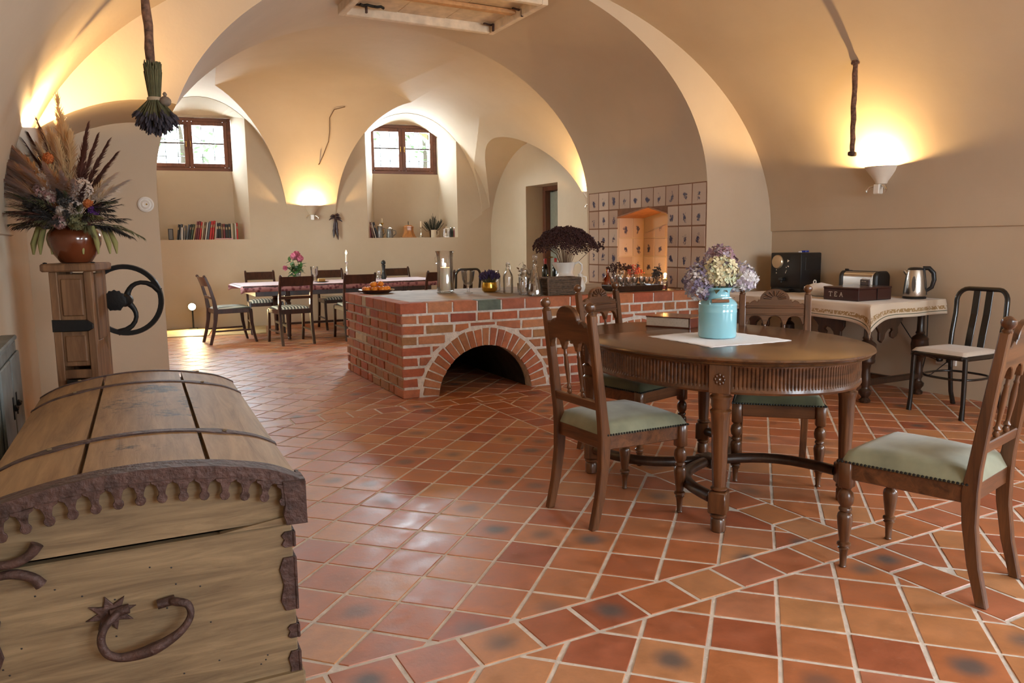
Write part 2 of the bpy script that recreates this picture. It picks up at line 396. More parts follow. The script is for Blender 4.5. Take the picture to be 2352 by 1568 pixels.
def side_win(bm): prism(bm, [(-.95, 1.0), (.55, 1.0), (.55, 2.3), (-.95, 2.3)], 5.8, 6.5, 'x')
base = void('shell', front_room); bk = void('back', back_v); bu = void('back_u', back_u)
tools = []
def boolmod(o, t, op):
    m = o.modifiers.new('b', 'BOOLEAN'); m.object = t; m.operation = op; m.solver = 'EXACT'
boolmod(bk, bu, 'INTERSECT')
for f in [lunette(*[L1[0], L1[1], L1[2], L1[3]], -.003, 3.0), lunette(L2[0], L2[1], L2[2], L2[3], -.004, 3.0), lun_right,
          niche(1.265, .795, L1[1], L1[2], L1[3], L1[0], .70), niche(4.57, .75, L2[1], L2[2], L2[3], L2[0], .75),
          window_hole(WIN[1][0], WIN[1][1], 2.44, L1[1], L1[2], L1[3], L1[0]), window_hole(WIN[2][0], WIN[2][1], 2.44, L2[1], L2[2], L2[3], L2[0]), door_hole, left_win]:
    t = void('tool', f); tools.append(t); boolmod(bk, t, 'UNION')
def bake(o):
    dg = bpy.context.evaluated_depsgraph_get(); me = bpy.data.meshes.new_from_object(o.evaluated_get(dg)); return me
m1 = bake(bk); bk.modifiers.clear(); bk.data = m1
tools.append(bu)
for f in [arch, pier_recess, tile_niche, rear_win(1.45), rear_win(3.75), side_win]:
    t = void('tool', f); tools.append(t); boolmod(base, t, 'UNION')
boolmod(base, bk, 'UNION'); tools.append(bk)
m2 = bake(base)
for t in tools + [base]: bpy.data.objects.remove(t)
SHELL = {'wall_left': [], 'wall_right': [], 'wall_back': [], 'wall_rear': [], 'wall_middle': [], 'ceiling': []}
for p in m2.polygons:
    c, n = p.center, p.normal
    s = -((c-BW0).dot(BWN))
    if c.z < -.03 and abs(n.z) > .9: continue
    if s < -1.15 or c.y < -3.45 or c.x > 6.47 or c.x < -.97: continue            # open to the sky
    if c.y < -2.95: k = 'wall_rear'
    elif c.x > 5.93: k = 'wall_right'
    elif c.x < -.49: k = 'wall_left'
    elif 5.565 <= c.y <= 7.64: k = 'wall_middle'
    elif s < .01: k = 'wall_back'
    elif c.x < -.44 and c.z < 1.36: k = 'wall_left'
    elif c.x > 5.89 and abs(n.x) > .97: k = 'wall_right'
    else: k = 'ceiling'
    SHELL[k].append(p.index)
MT['flue'] = plain('hatch_paint', (.78, .66, .50), .7, var=.2, vs=12)
for k, idx in SHELL.items():
    used = {}; vs = []; fs = []
    for i in idx:
        f = []
        for v in m2.polygons[i].vertices:
            if v not in used: used[v] = len(vs); vs.append(m2.vertices[v].co.copy())
            f.append(used[v])
        fs.append(f[::-1])
    me = bpy.data.meshes.new(k); me.from_pydata(vs, [], fs); me.validate()
    for p in me.polygons: p.use_smooth = True
    me.set_sharp_from_angle(angle=math.radians(14))
    o = bpy.data.objects.new(k, me); COL.objects.link(o); me.materials.append(MT['plaster']); o['kind'] = 'structure'
    SHELL[k] = o

# ------------------------------------------------------------------ flat pieces with edges and depth (floor tiles, bricks, wall tiles)
def clip(poly, nx, ny, d):                         # keep nx*x+ny*y <= d
    out = []
    for i in range(len(poly)):
        p, q = poly[i], poly[(i+1) % len(poly)]
        a, b = nx*p[0]+ny*p[1]-d, nx*q[0]+ny*q[1]-d
        if a <= 0: out.append(p)
        if (a < 0 < b) or (b < 0 < a):
            t = a/(a-b); out.append((p[0]+(q[0]-p[0])*t, p[1]+(q[1]-p[1])*t))
    return out
def cliprect(poly, x0, x1, y0, y1):
    for n in ((1, 0, x1), (-1, 0, -x0), (0, 1, y1), (0, -1, -y0)):
        poly = clip(poly, *n)
        if len(poly) < 3: return []
    return poly
def parea(p): return .5*sum(p[i][0]*p[(i+1) % len(p)][1]-p[(i+1) % len(p)][0]*p[i][1] for i in range(len(p)))
class Pieces:
    def __init__(s): s.v = []; s.f = []; s.uv = []; s.rnd = []; s.burn = []
    def add(s, poly, O, ex, ey, ez, depth, ch, rnd, burn=0, uvf=None, tilt=(0, 0), jit=0.0):
        if parea(poly) < 0: poly = poly[::-1]
        n = len(poly); cx = sum(p[0] for p in poly)/n; cy = sum(p[1] for p in poly)/n; b = len(s.v)
        uvs = []
        for k, (zz, ins) in enumerate(((-.02, 0), (depth-ch, 0), (depth, ch))):
            for (x, y) in poly:
                dx, dy = cx-x, cy-y; d = math.hypot(dx, dy) or 1
                q = min(.5, ins*1.35/d)
                X, Y = x+dx*q, y+dy*q
                z = zz + (tilt[0]*(X-cx)+tilt[1]*(Y-cy) if k else 0)
                if jit and k: X += random.uniform(-jit, jit); Y += random.uniform(-jit, jit)
                s.v.append(O+ex*X+ey*Y+ez*z); uvs.append(uvf(x, y) if uvf else (X, Y))
        F = []
        for k in (0, 1):
            for i in range(n):
                j = (i+1) % n; F.append((b+k*n+i, b+k*n+j, b+(k+1)*n+j, b+(k+1)*n+i))
        F.append(tuple(b+2*n+i for i in range(n)))
        for f in F:
            s.f.append(f); s.rnd.append(rnd); s.burn.append(burn); s.uv += [uvs[i-b] for i in f]
    def build(s, name, mt, parent=None, kind=None):
        me = bpy.data.meshes.new(name); me.from_pydata(s.v, [], s.f)
        uv = me.uv_layers.new(name='UVMap')
        flat = [c for u in s.uv for c in u]; uv.data.foreach_set('uv', flat)
        for nm, d in (('rnd', s.rnd), ('burn', s.burn)):
            a = me.attributes.new(nm, 'FLOAT', 'FACE'); a.data.foreach_set('value', d)
        me.materials.append(mt)
        o = bpy.data.objects.new(name, me); COL.objects.link(o)
        if parent is not None: o.parent = parent
        if kind: o['kind'] = kind
        return o
EX, EY, EZ, OO = Vector((1, 0, 0)), Vector((0, 1, 0)), Vector((0, 0, 1)), Vector((0, 0, 0))
CAMI = cam_o.matrix_world.inverted()
def project(p):
    q = CAMI @ Vector(p); return (1176+1750*q.x/-q.z, 784-1750*q.y/-q.z, -q.z) if q.z < -.05 else None

# ------------------------------------------------------------------ floor
bm = NB(); grid(bm, 1, 1, lambda u, v: Vector((-.7+8.2*u, -3.2+17.5*v, -.0022)))
floor = obj('floor', bm, MT['mortar'], smooth=0, kind='structure')
tiles = []
RNG = random.Random(3)
def put_tile(poly, cx, cy, ang, size=.2):
    if len(poly) < 3 or abs(parea(poly)) < .0009: return
    ca, sa = math.cos(ang), math.sin(ang)
    uvf = lambda x, y: (((x-cx)*ca+(y-cy)*sa)/size, (-(x-cx)*sa+(y-cy)*ca)/size)
    far = cy > 5.5
    tiles.append((poly, cx, cy, uvf, RNG.random(), (RNG.uniform(.45, .95) if RNG.random() < .19 else RNG.uniform(0, .12)),
                  (RNG.uniform(-.006, .006)*(1.6 if far else 1), RNG.uniform(-.006, .006)*(1.6 if far else 1))))
G = .0072
AX, AY = .535, 2.175; ANG = math.radians(44.1); P = .2145
e1 = (math.cos(ANG), math.sin(ANG)); e2 = (math.sin(ANG), -math.cos(ANG))
regs = [(-.6, 2.56, 2.145, 5.42), (2.76, 6.0, 2.145, 5.42), (-.6, 2.56, -1.0, 1.95), (2.76, 6.0, -1.0, 1.95), (-.6, 6.0, 5.62, 12.9)]
for i in range(-40, 60):
    for j in range(-50, 40):
        w = [RNG.uniform(-.0022, .0022) for _ in range(8)]
        sq = []
        for k, (u, v) in enumerate(((0, 0), (1, 0), (1, 1), (0, 1))):
            uu = (i+u)*P + (G if u == 0 else -G) + w[2*k]; vv = (j+v)*P + (G if v == 0 else -G) + w[2*k+1]
            sq.append((AX+e1[0]*uu+e2[0]*vv, AY+e1[1]*uu+e2[1]*vv))
        cx = sum(p[0] for p in sq)/4; cy = sum(p[1] for p in sq)/4
        if not (-.9 < cx < 6.3 and -1.2 < cy < 13): continue
        for (x0, x1, y0, y1) in regs:
            if cx < x0-.2 or cx > x1+.2 or cy < y0-.2 or cy > y1+.2: continue
            put_tile(cliprect(sq, x0+G, x1-G, y0+G, y1-G), cx, cy, ANG)
def band(x0, x1, y0, y1, along):
    a0, a1 = (x0, x1) if along == 'x' else (y0, y1); p = a0
    while p < a1-.05:
        q = min(a1, p+RNG.uniform(.205, .222))
        if a1-q < .08: q = a1
        X = (p, q, y0, y1) if along == 'x' else (x0, x1, p, q)
        poly = [(X[0]+G, X[2]+G), (X[1]-G, X[2]+G), (X[1]-G, X[3]-G), (X[0]+G, X[3]-G)]
        poly = [(x+RNG.uniform(-.002, .002), y+RNG.uniform(-.002, .002)) for x, y in poly]
        put_tile(poly, (X[0]+X[1])/2, (X[2]+X[3])/2, 0); p = q
band(-.6, 2.56, 1.95, 2.145, 'x'); band(2.76, 6.0, 1.95, 2.145, 'x'); band(-.6, 6.0, 5.42, 5.62, 'x')
band(2.56, 2.76, -1.0, 1.95, 'y'); band(2.56, 2.76, 2.145, 5.42, 'y'); band(2.56, 2.76, 1.95, 2.145, 'x')
def seen(t):
    q = project((t[1], t[2], 0))
    if q is None or not (-150 < q[0] < 2500 and 500 < q[1] < 1750): return 0
    if t[1] < .45 and t[2] < 4.6: return 0                 # under the chest
    return abs(parea(t[0]))/q[2]**3
tiles.sort(key=seen, reverse=True)
rest = Pieces()
for k, (poly, cx, cy, uvf, rnd, burn, tilt) in enumerate(tiles):
    if k < 300:
        pc = Pieces(); pc.add(poly, OO, EX, EY, EZ, .0, .0022, rnd, burn, uvf, tilt)
        pc.build('floor_tile', MT['terracotta'], floor)
    else: rest.add(poly, OO, EX, EY, EZ, .0, .0022, rnd, burn, uvf, tilt)
rest.build('floor_tile_field', MT['terracotta'], floor, 'stuff')

# ------------------------------------------------------------------ the two back windows
MT['winwood'] = wood('window_frame_wood', (.10, .032, .016), (.20, .07, .035), 'x', 1, .4, coat=.2)
MT['winwood_z'] = wood('window_frame_wood_upright', (.10, .032, .016), (.20, .07, .035), 'z', 1, .4, coat=.2)
def window(n, c, hw, z0, z1):
    p = bw(c, -.70)
    root = bpy.data.objects.new('window_%d' % n, None); COL.objects.link(root); root['kind'] = 'structure'
    root.location = (p.x, p.y, z0); root.rotation_euler = (0, 0, math.atan2(BWT.y, BWT.x))
    H = z1-z0; fw = .055
    bm = NB()
    for x in (-hw+fw/2, hw-fw/2): box(bm, (x, 0, H/2), (fw, .07, H), bev=.004)
    for z in (fw/2, H-fw/2): box(bm, (0, 0, z), (2*hw-2*fw, .07, fw), bev=.004)
    obj('window_frame', bm, MT['winwood'], root)
    for sgn in (-1, 1):
        x0, x1 = (-hw+fw, 0) if sgn < 0 else (0, hw-fw)
        bm = NB(); sw = .062
        for x in (x0+sw/2, x1-sw/2): box(bm, (x, -.02, H/2), (sw, .05, H-2*fw), bev=.006)
        for z in (fw+sw/2, H-fw-sw/2): box(bm, ((x0+x1)/2, -.02, z), (x1-x0-2*sw, .05, sw), bev=.006)
        cs = obj('casement', bm, MT['winwood_z'], root)
        bm = NB(); box(bm, ((x0+x1)/2, -.015, fw+sw+(H-2*fw-2*sw)*.53), (x1-x0-2*sw, .022, .022), bev=.003)
        obj('glazing_bar', bm, MT['dark'], cs)
        for za, zb in ((fw+sw, fw+sw+(H-2*fw-2*sw)*.53-.009), (fw+sw+(H-2*fw-2*sw)*.53+.009, H-fw-sw)):
            bm = NB(); box(bm, ((x0+x1)/2, -.015, (za+zb)/2), (x1-x0-2*sw, .004, zb-za)); obj('pane', bm, MT['pane'], cs)
        bm = NB(); box(bm, (x0+sw/2 if sgn > 0 else x1-sw/2, -.055, H/2), (.012, .03, .09), bev=.003)
        obj('handle', bm, MT['brass'], cs)
    for k in range(7):
        bm = NB(); tube(bm, [(-hw+.09+k*(2*hw-.18)/6, .22, -.02), (-hw+.09+k*(2*hw-.18)/6, .22, H-.04)], .006, 6); obj('grille_bar', bm, MT['blackiron'], root)
    for z in (H*.30, H*.62):
        bm = NB(); tube(bm, [(-hw+.02, .22, z), (hw-.02, .22, z)], .006, 6); obj('grille_bar', bm, MT['blackiron'], root)
    bm = NB(); prism(bm, [(-.02, 0), (.10, -.045), (.10, -.06), (-.02, -.06)], -hw-.1, hw+.1, 'x')
window(1, WIN[1][0], WIN[1][1]-.005, 2.445, 3.265); window(2, WIN[2][0], WIN[2][1]-.005, 2.445, 3.265)
MT['ground'] = plain('garden_lawn', (.16, .22, .07), .95, var=.4, vs=3)
bm = NB(); grid(bm, 4, 4, lambda u, v: bw(-8+20*u, -1.25-14*v, 2.15+.5*v)); o = obj('garden_lawn', bm, MT['ground'], smooth=0, kind='structure')
MT['leafg'] = plain('garden_leaves', (.42, .62, .40), .6, var=.3, vs=5)
MT['bark'] = plain('bark', (.10, .075, .055), .9, var=.4, vs=20)
for (t, s, z, h, lab) in ((.75, -4.6, 2.25, 2.2, 'green garden shrub seen through the left window'), (4.0, -4.8, 2.25, 2.0, 'green garden shrub behind the left pane of the right window'), (5.9, -5.6, 2.25, 2.6, 'green garden shrub behind the right pane of the right window')):
    p = bw(t, s, z); root = thing('garden_shrub', lab, 'shrub', p, 0, 'shrubs outside the windows')
    bm = NB(); tube(bm, [(0, 0, 0), (.05, 0, h*.4), (0, .05, h*.75)], [.06, .05, .02], 6); obj('stem', bm, MT['bark'], root)
    bm = NB(); R = random.Random(int(t*10))
    for k in range(150):
        a, b_, r = R.uniform(0, 2*PI), R.uniform(-.6, 1), R.uniform(.3, .75)
        leaf(bm, (math.cos(a)*r, math.sin(a)*r, h*.6+b_*h*.42), (R.uniform(-1, 1), R.uniform(-1, 1), R.uniform(-.4, 1)), .22, .11, n=2)
    obj('foliage', bm, MT['leafg'], root)

# ------------------------------------------------------------------ door in the right-hand wall of the back room
root = bpy.data.objects.new('door_1', None); COL.objects.link(root); root['kind'] = 'structure'; root.location = (6.27, 10.135, 0)
bm = NB()
for y in (-.435, .435): box(bm, (0, y, 1.03), (.10, .08, 2.06), bev=.006)
box(bm, (0, 0, 2.09), (.10, .95, .07), bev=.006)
obj('door_frame', bm, MT['winwood_z'], root)
MT['doorpaint'] = plain('grey_green_door_paint', (.30, .31, .25), .6, var=.1)
bm = NB(); box(bm, (.07, 0, 1.02), (.05, .79, 2.04), bev=.006); d = obj('door_leaf', bm, MT['doorpaint'], root)
for z, h in ((.5, .7), (1.45, .95)):
    bm = NB(); box(bm, (.042, 0, z), (.016, .55, h), bev=.006); obj('door_panel', bm, MT['doorpaint'], d)
bm = NB(); tube(bm, [(.04, .33, 1.02), (-.02, .33, 1.02), (-.02, .22, 1.02)], .009, 8); obj('handle', bm, MT['brass'], d)
# ================================================================== BRICK HEARTH
R = random.Random(11)
hearth = thing('brick_hearth', 'long low red brick hearth with two round arches standing under the wide plaster arch', 'hearth', (2.09, 5.84, 0))
FX = Vector((.99774, -.0672, 0)); FY = Vector((.0175, .99985, 0)); FN = Vector((-.0672, -.99774, 0)); LN = Vector((-.99985, .0175, 0))
LEN, DEP, TOP = 2.965, 1.70, .785
ARCH = [(.74, -.03, .43, .59), (2.27, -.03, .43, .59)]
HM = Matrix(((FX.x, FY.x, 0, 0), (FX.y, FY.y, 0, 0), (0, 0, 1, 0), (0, 0, 0, 1)))
outl = [(.012, 0)]
for cx, cz, ri, ro in ARCH:
    a0 = math.degrees(math.asin(-cz/ri)); outl += arcpts(cx, cz, ri, 180-a0, a0, 24)
outl += [(LEN, 0), (LEN, TOP-.006), (.012, TOP-.006)]
bm = NB(); prism(bm, outl, .005, DEP-.02, 'y', mat=HM); obj('mortar_core', bm, MT['brick_mortar'], hearth, smooth=20)
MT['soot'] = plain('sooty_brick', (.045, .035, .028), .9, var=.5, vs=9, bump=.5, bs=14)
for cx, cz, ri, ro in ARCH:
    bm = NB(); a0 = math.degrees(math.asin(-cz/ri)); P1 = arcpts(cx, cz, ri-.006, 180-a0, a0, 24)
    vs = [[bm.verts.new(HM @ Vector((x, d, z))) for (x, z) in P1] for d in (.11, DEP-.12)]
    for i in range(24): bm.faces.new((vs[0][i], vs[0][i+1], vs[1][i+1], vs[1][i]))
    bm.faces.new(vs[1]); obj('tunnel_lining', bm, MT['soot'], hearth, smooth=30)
    bm = NB(); 
H0 = Vector((0, 0, 0))
def brick(poly, O, ex, ey, ez, depth, rnd=None, mt=None, jit=.0038):
    pc = Pieces(); pc.add(poly, O, ex, ey, ez, depth, .004, R.random() if rnd is None else rnd, 0, None, (R.uniform(-.02, .02), R.uniform(-.02, .02)), jit)
    pc.build('brick', mt or MT['brick'], hearth)
MT['green_brick'] = plain('green_glazed_brick', (.09, .12, .075), .5, var=.3, vs=20)
MT['pale_brick'] = plain('pale_limed_brick', (.55, .44, .30), .8, var=.2, vs=20)
def outside(poly):
    for cx, cz, ri, ro in ARCH:
        if len(poly) < 3: return []
        near = min(math.hypot(max(0, abs(x-cx)), y-cz) for x, y in poly); px = sum(p[0] for p in poly)/len(poly); py = sum(p[1] for p in poly)/len(poly)
        xs = [p[0] for p in poly]; qx = min(max(cx, min(xs)), max(xs)); qy = min(p[1] for p in poly)
        if math.hypot(qx-cx, qy-cz) > ro+.014 and near > ro+.014: continue
        # cut along the tangent of the ring that faces the brick
        if qx == cx: dx, dy = (px-cx)*.6, max(p[1] for p in poly)-cz
        else: dx, dy = (qx+(.03 if qx > cx else -.03)-cx), (py-cz)
        d = math.hypot(dx, dy); dx /= d; dy /= d
        poly = clip(poly, -dx, -dy, -(dx*cx+dy*cz+ro+.014))
    return poly if len(poly) >= 3 and abs(parea(poly)) > .0012 else []
PITCH = .0872; BH = .0645
def course(L, k, patt):
    y0 = k*PITCH + .006; x = 0.0; out = []
    first = True
    while x < L-.03:
        w = patt(k, first); first = False
        x1 = min(L, x+w)
        if L-x1 < .06: x1 = L
        out.append((x + (.0105 if x > 0 else 0), x1-(.0105 if x1 < L else 0), y0, y0+BH)); x = x1
    return out
def pat(k, first):
    if first: return (.255, .135, .20, .14)[k % 4]
    return R.choice((.25, .25, .245, .14, .135)) if k % 2 else R.choice((.14, .14, .24, .255))
for k in range(8):
    for (x0, x1, y0, y1) in course(LEN, k, pat):
        p = outside([(x0, y0), (x1, y0), (x1, y1), (x0, y1)])
        if p: brick(p, H0, FX, EZ, FN, R.uniform(-.001, .004))
    for (x0, x1, y0, y1) in course(DEP, k, lambda k, f: (.13 if k % 2 else .24) if f else R.choice((.24, .25, .135))):
        pale = (k == 4 and x0 > .9 and x0 < 1.15) or (k == 7 and x0 < .9 < x1+.02)
        brick([(x0, y0), (x1, y0), (x1, y1), (x0, y1)], H0, FY, EZ, LN, R.uniform(-.001, .004), mt=MT['pale_brick'] if pale else None)
for cx, cz, ri, ro in ARCH:
    n = 23; a0 = math.degrees(math.asin(-cz/ri))
    for i in range(n):
        a, b = math.radians(a0+(180-2*a0)*(i+.10)/n), math.radians(a0+(180-2*a0)*(i+.90)/n)
        r1 = ro-.014+R.uniform(-.01, .006)
        p = [(cx+ri*math.cos(a), cz+ri*math.sin(a)), (cx+r1*math.cos(a), cz+r1*math.sin(a)), (cx+r1*math.cos(b), cz+r1*math.sin(b)), (cx+ri*math.cos(b), cz+ri*math.sin(b))]
        brick(p, H0, FX, EZ, FN, R.uniform(.001, .005), rnd=R.uniform(.3, .85))
# cap course: its bricks show face and top
x = 0.0; i = 0
while x < LEN-.02:
    x1 = min(LEN, x+.222)
    if LEN-x1 < .08: x1 = LEN
    pc = Pieces(); pc.add([(x+(.009 if x else -.004), -.004), (x1-.009, -.004), (x1-.009, .125), (x+(.009 if x else -.004), .125)], Vector((0, 0, TOP-.066)), FX, FY, EZ, .066, .004, R.uniform(.1, .8), 0, None, (0, 0), .0015)
    pc.build('brick', MT['green_brick'] if i == 3 else MT['brick'], hearth); x = x1; i += 1
y = .135; i = 0
while y < DEP-.02:
    y1 = min(DEP, y+(.135 if i % 3 == 1 else .235))
    pc = Pieces(); pc.add([(-.004, y+.006), (.125, y+.006), (.125, y1-.006), (-.004, y1-.006)], Vector((0, 0, TOP-.066)), FX, FY, EZ, .066, .004, R.uniform(.1, .8), 0, None, (0, 0), .0015)
    pc.build('brick', MT['pale_brick'] if .75 < y < .98 else MT['brick'], hearth); y = y1; i += 1
MT['slab'] = plain('grey_lime_slab', (.36, .265, .165), .7, var=.35, vs=5, bump=.3, bs=25)
bm = NB(); prism(bm, [(.13, .13), (LEN, .13), (LEN, DEP-.02), (.13, DEP-.02)], TOP-.05, TOP-.003, 'z', bev=.004, mat=HM); obj('top_slab', bm, MT['slab'], hearth, smooth=0)

# ================================================================== PAINTED WALL TILES on the right jamb, with their little niche
m, n, l, b = mat('painted_wall_tile')
at = n.new('ShaderNodeAttribute'); at.attribute_name = 'rnd'; uv = n.new('ShaderNodeUVMap'); uv.uv_map = 'UVMap'
cb = n.new('ShaderNodeCombineXYZ'); ms = n.new('ShaderNodeMath'); ms.operation = 'MULTIPLY'; ms.inputs[1].default_value = 91.7
l.new(at.outputs['Fac'], ms.inputs[0]); l.new(ms.outputs[0], cb.inputs['Z'])
ad = n.new('ShaderNodeVectorMath'); ad.operation = 'ADD'; l.new(uv.outputs[0], ad.inputs[0]); l.new(cb.outputs[0], ad.inputs[1])
nz = n.new('ShaderNodeTexNoise'); nz.inputs['Scale'].default_value = 4.2; nz.inputs['Detail'].default_value = 6; nz.inputs['Roughness'].default_value = .7; l.new(ad.outputs[0], nz.inputs['Vector'])
mp = n.new('ShaderNodeMapping'); mp.inputs['Scale'].default_value = (1.5, 1.05, 0); mp.inputs['Location'].default_value = (0, .12, 0); l.new(uv.outputs[0], mp.inputs['Vector'])
ln = n.new('ShaderNodeVectorMath'); ln.operation = 'LENGTH'; l.new(mp.outputs[0], ln.inputs[0])
r1 = n.new('ShaderNodeMapRange'); r1.inputs['From Min'].default_value = .10; r1.inputs['From Max'].default_value = .60; r1.inputs['To Min'].default_value = .16; r1.inputs['To Max'].default_value = -.30; l.new(ln.outputs['Value'], r1.inputs['Value'])
a2 = n.new('ShaderNodeMath'); a2.operation = 'ADD'; l.new(nz.outputs['Fac'], a2.inputs[0]); l.new(r1.outputs[0], a2.inputs[1])
r2 = n.new('ShaderNodeMapRange'); r2.inputs['From Min'].default_value = .55; r2.inputs['From Max'].default_value = .64; l.new(a2.outputs[0], r2.inputs['Value'])
cr = n.new('ShaderNodeValToRGB'); cr.color_ramp.elements[0].color = (.50, .37, .29, 1); cr.color_ramp.elements[1].color = (.66, .54, .44, 1); l.new(at.outputs['Fac'], cr.inputs['Fac'])
mx = n.new('ShaderNodeMix'); mx.data_type = 'RGBA'; l.new(r2.outputs[0], mx.inputs['Factor']); l.new(cr.outputs['Color'], mx.inputs[6]); mx.inputs[7].default_value = (.07, .07, .13, 1)
l.new(mx.outputs[2], b.inputs['Base Color']); b.inputs['Roughness'].default_value = .16
MT['walltile'] = m
MT['tilejoint'] = plain('tile_joint', (.24, .115, .06), .9, var=.2)
WM = SHELL['wall_middle']
bm = NB(); box(bm, (5.0635, 6.56, 1.13), (.006, 1.985, 1.37)); 
# backing of the joints, cut round the niche
bm.free(); bm = NB()
for (b0, b1, z0, z1) in ((5.572, 6.13, .78, 1.815), (6.99, 7.555, .78, 1.815), (6.13, 6.99, 1.625, 1.815), (5.572, 5.64, .40, .78)):
    box(bm, (5.0625, (b0+b1)/2, (z0+z1)/2), (.006, b1-b0, z1-z0))
prism(bm, [(6.13, 1.545), (6.44, 1.62), (6.99, 1.53), (6.99, 1.625), (6.13, 1.625)], 5.0595, 5.0655, 'x')
obj('tile_backing', bm, MT['tilejoint'], WM, smooth=0)
EB = Vector((0, -1, 0)); J0 = Vector((5.060, 0, 0))
def wtile(poly, O, ex, ey, ez, cx, cy, s=.197):
    if len(poly) < 3 or abs(parea(poly)) < .0012: return
    pc = Pieces(); pc.add(poly, O, ex, ey, ez, .004, .0025, R.random(), 0, lambda x, y: ((x-cx)/s, (y-cy)/s), (R.uniform(-.012, .012), R.uniform(-.012, .012)))
    pc.build('wall_tile', MT['walltile'], WM)
g = .0065
for i in range(10):
    x0, x1 = -7.55+.1975*i, -7.55+.1975*(i+1)
    for k in range(7):
        z1 = 1.812-.2045*k; z0 = z1-.2045
        if k >= 5 and i < 9: continue
        if k >= 5: x0 = max(x0, -5.645)
        full = cliprect([(x0+g, z0+g), (x1-g, z0+g), (x1-g, z1-g), (x0+g, z1-g)], -9, -5.576, .79 if i < 9 else .4, 2)
        if len(full) < 3: continue
        cx, cz = (x0+x1)/2, (z0+z1)/2
        if x1 < -6.985 or x0 > -6.135 or z0 > 1.60: wtile(full, J0, EB, EZ, -EX, cx, cz)
        else:
            wtile(clip(full, 1, 0, -6.989), J0, EB, EZ, -EX, cx, cz); wtile(clip(full, -1, 0, 6.131), J0, EB, EZ, -EX, cx, cz)
# inside the niche: far cheek and back
for i, (x0, x1) in enumerate(((5.07, 5.265), (5.265, 5.415))):
    for k in range(5):
        z1 = 1.50-.2045*k+(.03 if k == 0 else 0); z0 = 1.50-.2045*(k+1)
        wtile(cliprect([(x0+g, z0+g), (x1-g, z0+g), (x1-g, z1-g), (x0+g, z1-g)], 5, 6, .788, 1.525), Vector((0, 6.984, 0)), EX, EZ, -EY, (x0+x1)/2, (z0+z1)/2)
        wtile(cliprect([(-x1+g, z0+g), (-x0-g, z0+g), (-x0-g, z1-g), (-x1+g, z1-g)], -6, 6, .788, 1.54), Vector((0, 6.136, 0)), -EX, EZ, EY, -(x0+x1)/2, (z0+z1)/2)
for i in range(5):
    x0, x1 = -6.983+.197*i, -6.983+.197*(i+1)
    for k in range(5):
        z1 = 1.50-.2045*k+(.09 if k == 0 else 0); z0 = 1.50-.2045*(k+1)
        p = cliprect([(x0+g, z0+g), (x1-g, z0+g), (x1-g, z1-g), (x0+g, z1-g)], -6.98, -6.138, .788, 1.6)
        p = clip(p, .165, 1, 1.53-.165*6.985+.0) if p else p
        if p: p = clip(p, -.245, 1, 1.545+.245*6.135)
        wtile(p, Vector((5.418, 0, 0)), EB, EZ, -EX, (x0+x1)/2, (z0+z1)/2) if p else None
MT['hood'] = plain('terracotta_hood', (.40, .17, .075), .7, var=.25, vs=14)
for (p, q) in (((6.985, 1.53), (6.44, 1.62)), ((6.44, 1.62), (6.135, 1.545))):
    bm = NB(); prism(bm, [p, q, (q[0], q[1]-.016), (p[0], p[1]-.016)], 5.045, 5.415, 'x', bev=.003); obj('niche_hood', bm, MT['hood'], WM, smooth=0)

# ================================================================== HATCH in the crown of the arch
hat = thing('ceiling_hatch', 'shallow pale painted hatch with boards and rusty hinges in the crown of the arch', 'hatch', (2.705, 6.3, 3.27))
bm = NB()
for x in (-.725, .725): box(bm, (x, 0, .10), (.06, 1.04, .26), bev=.006)
for y in (-.49, .49): box(bm, (0, y, .10), (1.39, .06, .26), bev=.006)
obj('hatch_frame', bm, MT['flue'], hat, smooth=0)
for k in range(3):
    bm = NB(); box(bm, (-.468+.468*k, .24, .055+.004*k), (.462, .435, .03), bev=.004); obj('board', bm, MT['flue'], hat, smooth=0)
    bm = NB(); box(bm, (-.468+.468*k, -.25, .060+.004*k), (.462, .42, .03), bev=.004); obj('board', bm, MT['flue'], hat, smooth=0)
MT['hatchbar'] = plain('hatch_batten', (.62, .36, .17), .7, var=.2)
bm = NB(); box(bm, (.0, -.02, .03), (1.38, .075, .035), bev=.004); obj('batten', bm, MT['hatchbar'], hat, smooth=0)
for (x, y) in ((.66, -.13), (.64, .40), (-.60, .36)):
    bm = NB(); box(bm, (x, y, .028), (.10, .025, .014), (0, 0, .3), bev=.003); box(bm, (x+.045, y-.02, .0), (.02, .02, .07), bev=.003); obj('hinge', bm, MT['iron'], hat)
bm = NB(); tube(bm, [(-.62+.03*i, .30+.012*math.sin(i*1.9), .02-.004*(i % 2)) for i in range(8)], .012, 6); obj('chain', bm, MT['blackiron'], hat)

